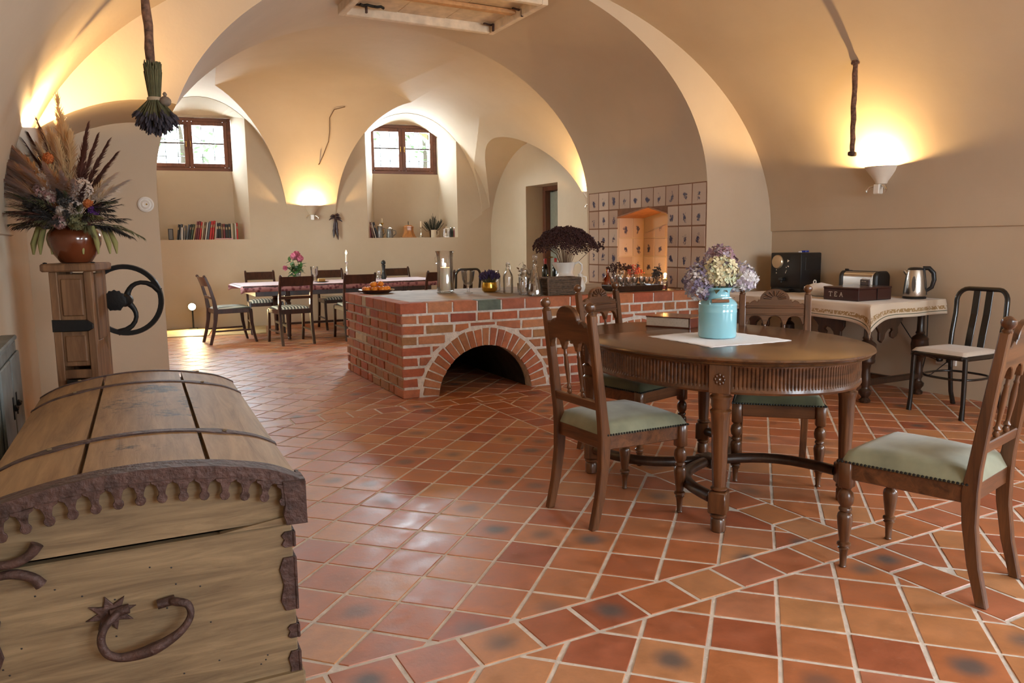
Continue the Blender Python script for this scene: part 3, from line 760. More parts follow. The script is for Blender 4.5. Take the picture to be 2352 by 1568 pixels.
# ================================================================== WALL SCONCES: half bowls of white plaster on a small bracket, bulb inside
MT['sconce'] = plain('sconce_plaster', (.80, .72, .60), .7)
def sconce(loc, ang, label, power, r=.135, group='plaster bowl sconces'):
    """ang: direction away from the wall"""
    t = thing('wall_sconce', label, 'sconce', loc, ang-PI/2, group)          # local +y away from the wall
    bm = NB(); prof = [(.030, -.145), (.045, -.140), (.052, -.12), (.075, -.085), (r-.020, -.035), (r, 0), (r-.010, 0), (r-.035, -.035), (.062, -.085), (.030, -.11), (.001, -.112)]
    lathe(bm, prof, 28); obj('bowl', bm, MT['sconce'], t, smooth=50)
    bm = NB(); box(bm, (0, .035, -.185), (.055, .06, .08), bev=.006)
    obj('bracket', bm, MT['white'], t)
    for s in (-1, 1):
        bm = NB(); tube(bm, [(s*.03, .03, -.155), (s*.07, .05, -.165), (s*.095, .06, -.195), (s*.085, .06, -.215)], [.010, .011, .009, .006], 8); obj('bracket_scroll', bm, MT['silver'], t)
    bm = NB(); ball(bm, (0, .055, -.045), .022, 2); obj('bulb', bm, MT['bulb'], t)
    c, s = math.cos(ang), math.sin(ang)
    l = point('sconce_light', (0, .058, -.018), power, radius=.012); l.parent = t
    return t
SCN = [sconce((5.800, 4.28, 1.855), PI, 'lit plaster sconce on the right wall above the side table', 80),
       sconce((-.332, 5.15, 1.925), 0, 'lit sconce on the left wall behind the dried bouquet', 75, r=.11)]
pm = bw(2.97, .035, 1.875); SCN.append(sconce(pm, math.atan2(-BWN.y, -BWN.x), 'lit sconce on the back wall between the two windows', 62, r=.12)); SCN[-1].children[0].data.materials[0] = MT['plaster']
SCN.append(sconce((5.835, 8.62, 1.92), PI, 'lit sconce behind the tiled jamb of the arch', 60))

# ------------------------------------------------------------------ floor spotlight against the back wall and the slab before it
p = bw(1.16, .10, 0); sp = thing('floor_spotlight', 'small glaring floor spotlight before the back wall under the left window', 'spotlight', p, math.atan2(-BWN.y, -BWN.x)-PI/2)
bm = NB(); box(bm, (0, 0, .012), (.12, .12, .024), bev=.006); obj('base', bm, MT['blackiron'], sp)
bm = NB(); tube(bm, [(0, 0, .02), (0, -.01, .30)], .012, 8); obj('stem', bm, MT['blackiron'], sp)
HMx = M3((0, 0, .35), (math.radians(-88), 0, 0))
bm = NB(); lathe(bm, [(.03, -.06), (.055, -.04), (.062, .03), (.055, .03), (.05, -.01), (.001, -.012)], 18, mat=HMx); obj('lamp_head', bm, MT['blackiron'], sp)
MT['spotlens'] = plain('spot_lens', (1, .9, .6), .4, emit=(1.0, .78, .40), es=120)
bm = NB(); lathe(bm, [(.001, .022), (.048, .018), (.05, .012)], 18, mat=HMx); obj('lens', bm, MT['spotlens'], sp)
l = bpy.data.lights.new('spot_light', 'SPOT'); l.energy = 55; l.color = (1, .74, .36); l.spot_size = math.radians(150); l.spot_blend = .6; l.shadow_soft_size = .04
o = bpy.data.objects.new('spot_light', l); COL.objects.link(o); o.parent = sp; o.location = (0, .05, .35); o.rotation_euler = (math.radians(68), 0, 0)
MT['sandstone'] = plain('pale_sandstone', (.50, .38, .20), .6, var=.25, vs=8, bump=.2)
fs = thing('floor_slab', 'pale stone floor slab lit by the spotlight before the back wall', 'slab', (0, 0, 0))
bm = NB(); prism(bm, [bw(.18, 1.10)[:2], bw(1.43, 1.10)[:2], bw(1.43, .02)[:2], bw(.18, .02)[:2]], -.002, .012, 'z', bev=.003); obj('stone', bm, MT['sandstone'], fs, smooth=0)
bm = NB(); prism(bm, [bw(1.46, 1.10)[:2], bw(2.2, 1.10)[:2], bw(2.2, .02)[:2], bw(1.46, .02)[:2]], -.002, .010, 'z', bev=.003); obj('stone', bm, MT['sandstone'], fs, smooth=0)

# ------------------------------------------------------------------ poles hanging from the vault
MT['flaky'] = plain('flaking_iron_pole', (.20, .10, .06), .8, .1, var=.75, vs=38, bump=.9, bs=45)
R2 = random.Random(4)
def hang(loc, ztop, zbot, label, foot, lean=(0, 0)):
    t = thing('hanging_pole', label, 'pole', loc, 0)
    k = 14; H = ztop-zbot
    pts = [(lean[0]*i/k+R2.uniform(-.004, .004), lean[1]*i/k+R2.uniform(-.003, .003), ztop-H*i/k-loc[2]) for i in range(k+1)]
    bm = NB(); tube(bm, pts, [.019+R2.uniform(-.002, .002) for _ in pts], 10); obj('rod', bm, MT['flaky'], t)
    bm = NB(); lathe(bm, [(.03, .0), (.034, .012), (.024, .03)], 10, c=(0, 0, ztop-loc[2]-.03)); obj('ceiling_socket', bm, MT['flaky'], t)
    if foot:
        bm = NB(); box(bm, (pts[-1][0], pts[-1][1], zbot-loc[2]-.012), (.085, .05, .034), (0, 0, .4), bev=.010, seg=2); obj('crossbar', bm, MT['iron'], t)
    return t
hang((5.25, 4.15, 1.92), 2.63, 1.935, 'short rough pole with a crossbar foot hanging beside the right wall sconce', True, (.006, 0))
hang((.25, 4.0, 1.9), 2.69, 1.96, 'rough pole hanging from the left vault with a lavender bunch tied on', False, (.012, -.006))
lav = thing('lavender_bunch', 'bunch of dried lavender hanging head down from the left pole', 'lavender', (.262, 3.965, 1.78), 0)
MT['drystem'] = plain('dry_stems', (.12, .11, .05), .8, var=.4)
MT['lavender'] = plain('dried_lavender', (.050, .040, .052), .9, var=.5, vs=60)
bmS, bmF = NB(), NB()
for k in range(260):
    a, r = R2.uniform(0, 2*PI), math.sqrt(R2.random()); c, s = math.cos(a), math.sin(a)
    e = Vector((c*r*.092, s*r*.092, .025+.05*r*r+R2.uniform(-.022, .02)))
    tube(bmS, [(c*r*.038, s*r*.038, .30+R2.uniform(-.02, .03)), (c*r*.024, s*r*.024, .16), e], .0022, 4, caps=False)
    d = (e-Vector((c*r*.02, s*r*.02, .16))).normalized()
    tube(bmF, [e-d*.02, e-d*.005, e+d*.014], [.003, .0062, .002], 5)
obj('stems', bmS, MT['drystem'], lav, kind='stuff'); obj('flower_heads', bmF, MT['lavender'], lav, kind='stuff')
MT['cordtan'] = plain('tan_string', (.36, .28, .18), .8)
bm = NB(); lathe(bm, [(.030, .152), (.033, .156), (.033, .164), (.030, .168)], 14); obj('string', bm, MT['cordtan'], lav)
MT['gourd'] = plain('dry_seed_head', (.20, .15, .11), .8, var=.4, vs=30)
bm = NB(); ball(bm, (.042, -.018, .150), .027, 2, (1, 1, .9)); lathe(bm, [(.004, .17), (.010, .183), (.004, .192)], 8, c=(.042, -.018, 0)); obj('seed_head', bm, MT['gourd'], lav)

# ------------------------------------------------------------------ small things fixed to wall and vault
t = thing('wall_bell', 'round white ceramic bell cover on the left pier', 'bell', (.32, 6.597, 1.59), 0)
bm = NB(); lathe(bm, [(.058, 0), (.058, .010), (.046, .018), (.040, .012), (.030, .020), (.026, .026), (.016, .018), (.001, .024)], 24, mat=M3((0, 0, 0), (PI/2, 0, 0))); obj('plate', bm, MT['white'], t)
bm = NB(); ball(bm, (.004, -.026, 0), .008, 1); obj('push_button', bm, MT['brass'], t)
pp = on = bw(3.33, .03, 1.55)
t = thing('pepper_string', 'dark dried pepper string hanging on the back wall beside the sconce', 'peppers', bw(3.32, .012, 1.35), math.atan2(-BWN.y, -BWN.x)-PI/2)
MT['pepper'] = plain('dried_pepper', (.035, .010, .014), .4, var=.5, vs=18, coat=.2)
for k in range(17):
    z = .34-.016*k; s = 1 if k % 2 else -1
    bm = NB(); L = R2.uniform(.10, .15); x = s*R2.uniform(.004, .035); dz = -1
    if k < 5: pts = [(x*.3, .022, z+.04), (s*.04, .03, z+.05), (s*(.07+.01*k), .035, z+.035-.01*k)]
    else: pts = [(x*.5, .022, z+.06), (x, .032, z), (x*1.2+s*.006, .028, z-L*.7)]
    tube(bm, pts, [.012, .020, .004], 7); obj('pepper', bm, MT['pepper'], t)
t = thing('vault_wire', 'thin bent wire trailing down the back vault', 'wire', (0, 0, 0))
MT['wire'] = plain('old_wire', (.16, .09, .05), .6)
def smooth_path(pts, rad, k=4):
    P = [Vector(p) for p in pts]; out = []; rr = []
    for i in range(len(P)-1):
        p0, p1, p2, p3 = P[max(0, i-1)], P[i], P[i+1], P[min(len(P)-1, i+2)]
        for j in range(k):
            t = j/k; out.append(.5*((2*p1)+(p2-p0)*t+(2*p0-5*p1+4*p2-p3)*t*t+(3*p1-p0-3*p2+p3)*t**3)); rr.append(rad[i]*(1-t)+rad[i+1]*t)
    return out+[P[-1]], rr+[rad[-1]]
# ================================================================== DOMED OAK CHEST (nearest thing)
MT['oak_lid'] = wood('worn_lid_oak', (.185, .102, .040), (.37, .228, .104), 'y', 1.2, .62, bump=.35, contrast=(.3, .7),
                     dark=[((.06, 1.24, .69), (.17, .20, .3), .42), ((-.02, .95, .69), (.24, .38, .3), .26), ((.155, .95, .69), (.06, .45, .3), .34), ((-.02, .26, .69), (.16, .16, .3), .24), ((.08, .72, .69), (.14, .16, .3), .30)])
MT['oak_end'] = wood('weathered_oak_end', (.10, .063, .030), (.26, .178, .092), 'x', 1.5, .72, bump=.55, contrast=(.3, .68))
CW = .395
chest = thing('domed_chest', 'old pale oak chest with domed lid and rusty iron straps in the left foreground', 'chest', (.045, 2.12, 0), math.radians(-2.2))
def lidz(x): return .700 - .43*x*x - 1.6*max(0, abs(x)-.30)**2
def lid_plank(x0, x1, mt, k):
    bm = NB(); n = 8; L = 1.75
    top = [(x0+(x1-x0)*i/n, lidz(x0+(x1-x0)*i/n)) for i in range(n+1)]; bot = [(x, z-.028) for x, z in reversed(top)]
    prism(bm, top+bot, -.012, L, 'y', bev=.003); return obj('lid_plank', bm, mt, chest, smooth=30)
lid_plank(-CW, -.148, MT['oak_lid'], 0); lid_plank(-.136, .160, MT['oak_lid'], 1); lid_plank(.172, CW, MT['oak_lid'], 2)
bm = NB(); prism(bm, [(-CW+.02, .508), (CW-.02, .508)] + [(x, lidz(x)-.027) for x in [CW-.02-(2*CW-.04)*i/20 for i in range(21)]], .006, 1.73, 'y'); obj('lid_end', bm, MT['oak_end'], chest, smooth=0)
xs = .368
for (z0, z1) in ((.05, .496),):
    bm = NB(); box(bm, (0, .0165, (z0+z1)/2), (2*xs, .033, z1-z0), bev=.004); obj('end_plank', bm, MT['oak_end'], chest, smooth=0)
    bm = NB(); box(bm, (0, 1.72, (z0+z1)/2), (2*xs, .033, z1-z0), bev=.004); obj('end_plank', bm, MT['oak_end'], chest, smooth=0)
    for s in (-1, 1):
        bm = NB(); box(bm, (s*(xs-.014), .87, (z0+z1)/2), (.028, 1.66, z1-z0), bev=.004); obj('side_plank', bm, MT['oak_lid'], chest, smooth=0)
bm = NB(); box(bm, (0, .87, .03), (2*xs+.03, 1.78, .06), bev=.006); obj('plinth', bm, MT['oak_end'], chest, smooth=0)
# split wedge at the right end of the joint
bm = NB(); prism(bm, [(.18, .499), (.363, .520), (.363, .497)], -.004, .02, 'y'); obj('split_wood', bm, MT['oak_end'], chest, smooth=0)
# iron: two straps over the lid with a leaf swelling, edge band with hanging scallops, corner plate
def strap(y, w):
    bm = NB(); n = 40; rows = []
    for i in range(n+1):
        x = -CW-.004+(2*CW+.008)*i/n; ww = w*(1+.75*math.exp(-((abs(x)-.225)/.045)**2))
        z = lidz(x)+.0045
        rows.append([bm.verts.new((x, y-ww/2, z-.007)), bm.verts.new((x, y-ww/2, z)), bm.verts.new((x, y+ww/2, z)), bm.verts.new((x, y+ww/2, z-.007))])
    for a, b_ in zip(rows, rows[1:]):
        for k in range(3): bm.faces.new((a[k], a[k+1], b_[k+1], b_[k]))
    st = obj('iron_strap', bm, MT['iron'], chest)
    bm = NB()
    for s in (-1, 1):
        for d in (-.018, .018): ball(bm, (s*.225+d, y, lidz(.225)+.003), .009, 1, (1, 1, .45))
    obj('rivet', bm, MT['oak_end'], st, kind='stuff')
strap(.44, .034); strap(1.42, .030); strap(1.73, .018)
bm = NB(); n = 64; rows = []
for i in range(n+1):
    x = -CW-.012+(2*CW+.024)*i/n; z = lidz(max(-CW, min(CW, x)))+.006
    rows.append([bm.verts.new((x, .055, z)), bm.verts.new((x, -.018, z)), bm.verts.new((x, -.020, z-.034-.003*math.sin(i*.9))), bm.verts.new((x, -.010, z-.034))])
for a, b_ in zip(rows, rows[1:]):
    for k in range(3): bm.faces.new((a[k], b_[k], b_[k+1], a[k+1]))
obj('edge_band', bm, MT['iron'], chest)
for i in range(15):
    x = -.365+.0515*i
    if abs(x) > CW-.03: continue
    z = lidz(x)-.026; sl = math.atan(-.86*x)*.6
    w = .0255
    pts = [(-w, 0), (w, 0), (w*.96, -.006), (w*.55, -.012), (.009, -.026), (.008, -.036), (.0125, -.043), (.0125, -.050), (.007, -.058), (0, -.060), (-.007, -.058), (-.0125, -.050), (-.0125, -.043), (-.008, -.036), (-.009, -.026), (-w*.55, -.012), (-w*.96, -.006)]
    c, s = math.cos(sl), math.sin(sl)
    bm = NB(); prism(bm, [(x+px*c-pz*s, z+px*s+pz*c) for px, pz in pts], -.022, -.015, 'y', bev=.0012); obj('scallop', bm, MT['iron'], chest, smooth=30)
for s in (-1, 1):
    bm = NB(); prism(bm, [(s*.345, lidz(.345)-.02), (s*.407, lidz(.395)+.004), (s*.409, .498), (s*.352, .500), (s*.344, .53), (s*.350, .56)], -.024, -.006, 'y', bev=.002)
    prism(bm, [(-.02, .50), (.10, .50), (.10, lidz(.395)), (-.02, lidz(.395))], s*.398, s*.409, 'x', bev=.002); obj('corner_plate', bm, MT['iron'], chest, smooth=30)
    for (z0, z1, w) in ((.43, .475, .030), (.245, .40, .040), (.16, .20, .026), (.02, .12, .028)):
        bm = NB(); e = [(s*xs+s*.006, z0), (s*xs+s*.006, z1), (s*(xs-w*.7), z1), (s*(xs-w), z1-(z1-z0)*.2), (s*(xs-w*.75), (z0+z1)/2), (s*(xs-w), z0+(z1-z0)*.2), (s*(xs-w*.7), z0)]
        prism(bm, e, -.007, .004, 'y', bev=.001); box(bm, (s*(xs+.004), .10, (z0+z1)/2), (.008, .22, z1-z0), bev=.002); obj('corner_iron', bm, MT['iron'], chest, smooth=30)
# handle with star plate
star = []
for i in range(16):
    a = 2*PI*i/16+.2; r = .058 if i % 2 == 0 else .030
    star.append((-.092+r*math.cos(a)*1.02, .338+r*math.sin(a)*.82))
bm = NB(); prism(bm, star, -.008, .001, 'y', bev=.002); sp_ = obj('star_plate', bm, MT['iron'], chest, smooth=30)
bm = NB(); pts = [(-.075, -.010, .345), (-.085, -.030, .338), (-.108, -.040, .318), (-.117, -.044, .285), (-.105, -.048, .252), (-.075, -.050, .236), (-.035, -.052, .236), (.0, -.054, .243), (.035, -.052, .255), (.07, -.048, .275), (.092, -.042, .305), (.088, -.036, .335), (.062, -.030, .346), (.045, -.014, .345)]
pts, rd_ = smooth_path(pts, [.008, .010, .010, .010, .010, .011, .014, .016, .013, .010, .009, .010, .011, .009]); tube(bm, pts, rd_, 10); obj('handle', bm, MT['iron'], chest)
for x in (-.072, .036):
    bm = NB(); tube(bm, [(x-.02, -.012, .340), (x+.022, -.013, .346)], .0125, 8); obj('handle_eye', bm, MT['iron'], chest)
for s in (1, -1):
    bm = NB(); tube(bm, *smooth_path([(-.38, -.012, .503+s*.030), (-.32, -.016, .503+s*.014), (-.285, -.018, .503+s*.014), (-.252, -.018, .503+s*.030), (-.236, -.016, .503+s*.052)], [.008, .010, .012, .012, .015]), 8); obj('scroll_hasp', bm, MT['iron'], chest)
bm = NB()
R3 = random.Random(9)
for k in range(26): ball(bm, (R3.uniform(-.35, .35), .0005, R3.uniform(.08, .47)), .0035, 1, (1, .3, 1))
obj('nail', bm, MT['blackiron'], chest, kind='stuff')

# ================================================================== WOODEN GRAIN MILL with iron flywheel
MT['pine'] = wood('old_pine', (.13, .060, .026), (.28, .145, .065), 'z', 1.1, .6, bump=.3)
mill = thing('grain_mill', 'tall wooden mill case with a black iron flywheel standing behind the chest', 'mill', (-.135, 5.05, 0), math.radians(-16))
mw, md, mh = .108, .13, 1.135
for x in (-mw+.02, mw-.02):
    bm = NB(); box(bm, (x, -md+.02, mh/2), (.042, .042, mh), bev=.004); obj('case_post', bm, MT['pine'], mill, smooth=0)
    bm = NB(); box(bm, (x, md-.02, mh/2), (.042, .042, mh), bev=.004); obj('case_post', bm, MT['pine'], mill, smooth=0)
for z0, z1 in ((.86, 1.12), (.60, .80), (.12, .50)):
    bm = NB(); box(bm, (0, -md+.018, (z0+z1)/2), (.14, .018, z1-z0), bev=.004); obj('case_panel', bm, MT['pine'], mill, smooth=0)
    bm = NB(); box(bm, (0, -md+.006, (z0+z1)/2), (.108, .014, (z1-z0)-.05), bev=.006); obj('raised_panel', bm, MT['pine'], mill, smooth=0)
for z in (.83, .555, .06):
    bm = NB(); box(bm, (0, -md+.014, z), (.14, .028, .05), bev=.004); obj('case_rail', bm, MT['pine'], mill, smooth=0)
bm = NB(); box(bm, (0, md-.01, .62), (2*mw-.08, .018, 1.0), bev=.003); obj('case_back', bm, MT['pine'], mill, smooth=0)
for x in (-mw+.008, ): 
    bm = NB(); box(bm, (x, 0, .62), (.016, .21, 1.02), bev=.003); obj('case_side', bm, MT['pine'], mill, smooth=0)
bm = NB(); prism(bm, [(-.12, .20), (.10, .20), (.12, .62), (.02, .74), (-.12, .74)], mw-.018, mw-.002, 'x', bev=.003); obj('case_side', bm, MT['pine'], mill, smooth=0)
bm = NB(); box(bm, (mw-.010, .03, .93), (.016, .14, .38), bev=.003); obj('case_side', bm, MT['pine'], mill, smooth=0)
bm = NB(); prism(bm, [(-.142, -.15), (-.134, -.168), (.126, -.172), (.142, -.155), (.138, .15), (-.138, .15)], mh, mh+.045, 'z', bev=.008); obj('top_board', bm, MT['pine'], mill, smooth=0)
for x in (-.125, .12):
    bm = NB(); ball(bm, (x, -.12, mh+.047), .013, 1, (1, 1, .5)); obj('bolt_head', bm, MT['blackiron'], mill)
bm = NB(); prism(bm, [(-.108, .80), (.075, .80), (.102, .815), (.102, .84), (.075, .862), (-.108, .868)], -md-.018, -md-.002, 'y', bev=.004); obj('iron_clasp', bm, MT['blackiron'], mill)
bm = NB(); box(bm, (.01, -md-.012, .515), (.13, .03, .022), bev=.004); obj('iron_clasp', bm, MT['blackiron'], mill)
WC = Vector((.20, .16, .95))
bm = NB(); rr, n = .212, 48
for k in range(n):
    pass
ring = [(rr-.026, -.010), (rr-.026, .010), (rr, .014), (rr+.004, 0), (rr, -.014)]
vs = [[bm.verts.new((WC.x+r*math.cos(2*PI*k/n), WC.y+d, WC.z+r*math.sin(2*PI*k/n))) for r, d in ring] for k in range(n)]
for k in range(n):
    for i in range(5):
        bm.faces.new((vs[k][i], vs[k][(i+1) % 5], vs[(k+1) % n][(i+1) % 5], vs[(k+1) % n][i]))
bmesh.ops.recalc_face_normals(bm, faces=bm.faces)
wh = obj('flywheel_rim', bm, MT['blackiron'], mill)
for k in range(3):
    a0 = math.radians(20+120*k); pts = []
    for i in range(9):
        t = i/8; r = .03+(.172)*t; a = a0 - 1.0*t*t
        pts.append((WC.x+r*math.cos(a+.9), WC.y, WC.z+r*math.sin(a+.9)))
    bm = NB(); tube(bm, pts, [.020, .017, .015, .014, .013, .013, .014, .017, .020], 8, flat=.7, up=(0, 1, 0)); obj('spoke', bm, MT['blackiron'], mill)
bm = NB(); lathe(bm, [(.001, -.04), (.028, -.04), (.040, -.02), (.040, .02), (.028, .04), (.001, .04)], 16, mat=M3(WC, (PI/2, 0, 0))); obj('hub', bm, MT['blackiron'], mill)
bm = NB(); tube(bm, [WC+Vector((-.20, .0, 0)), WC+Vector((.0, .0, 0))], .014, 8); obj('axle', bm, MT['blackiron'], mill)
bm = NB(); lathe(bm, [(.055, -.008), (.062, -.006), (.055, 0), (.062, .006), (.055, .008)], 28, mat=M3(WC+Vector((-.05, -.04, .0)), (PI/2, 0, 0)), flute=lambda t, z: 1+.06*math.copysign(1, math.sin(14*t))); obj('gear', bm, MT['blackiron'], mill)

# ------------------------------------------------------------------ grey-blue cupboard at the left edge
MT['greyblue'] = plain('grey_blue_paint', (.16, .18, .175), .55, var=.35, vs=9)
cb_ = thing('low_cupboard', 'low grey blue painted cupboard against the left wall beside the chest', 'cupboard', (-.44, 4.06, 0))
bm = NB(); box(bm, (-.004, 0, .41), (.06, .80, .82), bev=.006); obj('carcass', bm, MT['greyblue'], cb_, smooth=0)
bm = NB(); box(bm, (-.002, 0, .832), (.07, .83, .024), bev=.006); obj('top_board', bm, MT['greyblue'], cb_, smooth=0)
for y in (-.2, .2):
    bm = NB(); box(bm, (.032, y, .42), (.014, .37, .70), bev=.005); d = obj('door', bm, MT['greyblue'], cb_, smooth=0)
    bm = NB(); ball(bm, (.048, y-.13*(1 if y > 0 else -1), .56), .016, 1); box(bm, (.041, y-.13*(1 if y > 0 else -1), .56), (.006, .02, .10)); obj('latch', bm, MT['blackiron'], d)

# ================================================================== WALNUT CHAIRS
FIN = [(.006, 0), (.016, .002), (.017, .008), (.011, .014), (.020, .022), (.0245, .034), (.022, .046), (.010, .055), (.003, .058)]
def seatpad(bm, fw_, rw_, y0, y1, z0, h, n=18, edge=.058):
    def f(u, v):
        y = y0+(y1-y0)*v; w = rw_+(fw_-rw_)*v
        x = (u-.5)*w
        eu = min(u, 1-u)*w; ev = min(v, 1-v)*(y1-y0); e = min(eu, ev)
        k = min(1, e/edge); k = math.sqrt(max(0, 1-(1-k)**2))
        dome = .34*math.sin(PI*u)*math.sin(PI*v)
        bul = .010*math.sin(PI*min(1, 1.6*k)) if k < .62 else .010*math.sin(PI*.995)
        return Vector((x*(1+.03*k), y, z0+h*(.72*k+dome)))
    grid(bm, n, n, f)
def walnut_chair(label, vel, group):
    t = thing('walnut_chair', label, 'chair', (0, 0, 0), 0, group)
    W, D = .205, .215
    side = [(-.262, 0), (-.228, .14), (-.208, .28), (-.203, .40), (-.212, .48), (-.240, .70), (-.275, .955)]
    th = [.034, .040, .046, .054, .044, .038, .032]
    out = [(y+w/2, z) for (y, z), w in zip(side, th)] + [(y-w/2, z) for (y, z), w in reversed(list(zip(side, th)))]
    for s in (-1, 1):
        bm = NB(); prism(bm, out, -.018, .018, 'x', bev=.004); o = obj('rear_leg', bm, MT['walnut'], t, loc=(s*.176, 0, 0), smooth=40)
        bm = NB(); lathe(bm, [(r, z) for r, z in FIN], 14, mat=M3((s*.176, -.2765, .953), (math.radians(7), 0, 0))); obj('finial', bm, MT['walnut'], t)
        bm = NB(); box(bm, (s*W, D, .372), (.050, .050, .106), bev=.006)
        lathe(bm, [(.020, .318), (.016, .312), (.026, .300), (.030, .280), (.027, .258), (.018, .244), (.024, .238), (.024, .230), (.017, .224), (.026, .216), (.029, .200), (.026, .170), (.021, .130), (.017, .104), (.025, .098), (.026, .090), (.017, .084), (.023, .078), (.017, .072), (.014, .050), (.012, .010), (.015, .004), (.013, 0)][::-1], 16, c=(s*W, D, 0))
        obj('front_leg', bm, MT['walnut'], t, smooth=45)
        bm = NB(); a = math.atan2(W-.176, D+.20)
        box(bm, (s*(W+.176)/2, .005, .388), (.024, .40, .066), (0, 0, -s*a), bev=.004); obj('side_rail', bm, MT['walnut_x'], t, smooth=0)
    bm = NB(); box(bm, (0, D+.004, .388), (2*W-.05, .024, .066), bev=.004); obj('front_rail', bm, MT['walnut_x'], t, smooth=0)
    bm = NB(); box(bm, (0, -.203, .388), (.32, .024, .066), bev=.004); obj('rear_rail', bm, MT['walnut_x'], t, smooth=0)
    bm = NB(); seatpad(bm, 2*W+.044, .385, -.215, D+.024, .420, .074); seat = obj('seat_cushion', bm, vel, t, smooth=60)
    bm = NB()
    for k in range(33): ball(bm, (-W-.014+(2*W+.028)*k/32, D+.022, .424), .0058, 1)
    for s in (-1, 1):
        for k in range(32):
            v = k/31; ball(bm, (s*((.385+(2*W+.044-.385)*v)/2+.001), -.195+(D+.024+.195)*v, .424), .0058, 1)
    obj('upholstery_nail', bm, MT['blackiron'], seat, kind='stuff')
    # back frame, leaning: local x, h up the slope, d thickness
    d = Vector((0, -.063, .495)).normalized(); nrm = Vector((0, d.z, -d.y))
    B = Matrix(((1, 0, 0, 0), (0, nrm.y, d.y, -.222), (0, nrm.z, d.z, .518), (0, 0, 0, 1)))
    bm = NB(); box(bm, (0, 0, .035), (.318, .022, .042), bev=.004); o = obj('lower_back_rail', bm, MT['walnut_x'], t, smooth=0); o.matrix_local = B
    cr = [(-.160, .275)]
    for cx in (-.105, 0, .105):
        cr += [(cx-.044, .268), (cx-.040, .285)] + [(cx-.036*math.cos(PI*i/6), .292+.026*math.sin(PI*i/6)) for i in range(7)] + [(cx+.040, .285), (cx+.044, .268)]
    cr += [(.160, .275), (.160, .385), (.150, .392), (.135, .388), (.125, .400), (.108, .408), (.094, .398), (.088, .412)] + [(.080*math.cos(PI*i/12), .410+.062*math.sin(PI*i/12)) for i in range(13)] + [(-.088, .412), (-.094, .398), (-.108, .408), (-.125, .400), (-.135, .388), (-.150, .392), (-.160, .385)]
    bm = NB(); prism(bm, cr, -.012, .012, 'y', bev=.003); o = obj('crest_rail', bm, MT['walnut_x'], t, smooth=30); o.matrix_local = B
    bm = NB(); box(bm, (0, .014, .368), (.316, .010, .014), bev=.003); box(bm, (0, .013, .328), (.316, .008, .010), bev=.002)
    for k in range(7):
        a = PI*(k+.5)/7; tube(bm, [(.018*math.cos(a), .014, .412+.018*math.sin(a)), (.062*math.cos(a), .014, .412+.048*math.sin(a))], [.004, .008], 6)
    o = obj('carved_fan', bm, MT['walnut_x'], t, smooth=40, kind='stuff'); o.matrix_local = B
    for x in (-.0525, .0525):
        bm = NB(); lathe(bm, [(.007, .056), (.012, .066), (.008, .078), (.013, .086), (.008, .096), (.007, .106), (.0105, .17), (.011, .20), (.008, .236), (.010, .242), (.007, .250), (.008, .28)], 12, c=(x, 0, 0)); o = obj('back_spindle', bm, MT['walnut'], t, smooth=45); o.matrix_local = B
    return t
WG = 'walnut chairs round the oval table'
ch = walnut_chair('walnut chair with sage velvet seat, back to the viewer, left of the oval table', MT['velvet'], WG)
ch.location = (2.085, 2.88, 0); ch.rotation_euler.z = math.radians(-90+2)
dup(ch, (2.705, 1.735, 0), math.radians(13), 'walnut chair with sage velvet seat in the right foreground at the frame edge', WG)
c3 = dup(ch, (3.165, 2.915, 0), math.radians(-90-133), 'walnut dining chair with moss seat pushed under the far right side of the oval table', WG)
c2 = dup(ch, (2.75, 3.64, 0), math.radians(-90-75), 'walnut dining chair with dark moss seat between the oval table and the hearth', WG)
for c in (c2, c3):
    for k in c.children:
        if k.name.startswith('seat_cushion'):
            k.data = k.data.copy(); k.data.materials[0] = MT['velvet_dark']

# ================================================================== OVAL EXTENDING TABLE
ot = thing('oval_table', 'oval walnut table with fluted apron and turned fluted legs', 'table', (2.70, 2.91, 0))
RA, RB = .62, .82
prof = [(.93, .742), (.955, .744), (.975, .749), (.968, .755), (.985, .760), (1.0, .769), (.995, .776), (.975, .780)]
for (y0, y1) in ((-9, .395), (.399, 9)):
    bm = NB(); rings = []; n = 96
    def cutp(x, y):
        return (x, max(y0, min(y1, y)))
    for r, z in prof:
        rings.append([bm.verts.new((*cutp(RA*r*math.cos(2*PI*k/n), RB*r*math.sin(2*PI*k/n)), z)) for k in range(n)])
    for a, b_ in zip(rings, rings[1:]):
        for k in range(n):
            j = (k+1) % n; bm.faces.new((a[k], a[j], b_[j], b_[k]))
    bm.faces.new(rings[-1]); bm.faces.new(rings[0][::-1])
    bmesh.ops.dissolve_degenerate(bm, edges=bm.edges, dist=1e-5); bmesh.ops.remove_doubles(bm, verts=bm.verts, dist=1e-5)
    obj('table_leaf', bm, MT['walnut_top'], ot, smooth=30)
LP = [(sx*.405, sy*.475) for sx in (-1, 1) for sy in (-1, 1)]
bm = NB(); n = 960; rows = []
pa = [(.618, .0), (.628, .006), (.640, .004), (.650, -.004), (.730, -.004), (.736, .004), (.744, .004)]
for k in range(n):
    t = 2*PI*k/n; fl = (0, .0055, .0065, .0055)[k % 4]; row = []
    for i, (z, o_) in enumerate(pa):
        q = o_ + (fl if i in (3, 4) else 0)
        row.append(bm.verts.new(((RA*.90+q)*math.cos(t), (RB*.925+q)*math.sin(t), z)))
    rows.append(row)
for k in range(n):
    for i in range(len(pa)-1): bm.faces.new((rows[k][i], rows[(k+1) % n][i], rows[(k+1) % n][i+1], rows[k][i+1]))
obj('fluted_apron', bm, MT['walnut_x'], ot, smooth=20)
bm = NB(); rows = [[bm.verts.new((RA*.86*math.cos(2*PI*k/64), RB*.885*math.sin(2*PI*k/64), z)) for k in range(64)] for z in (.618, .744)]
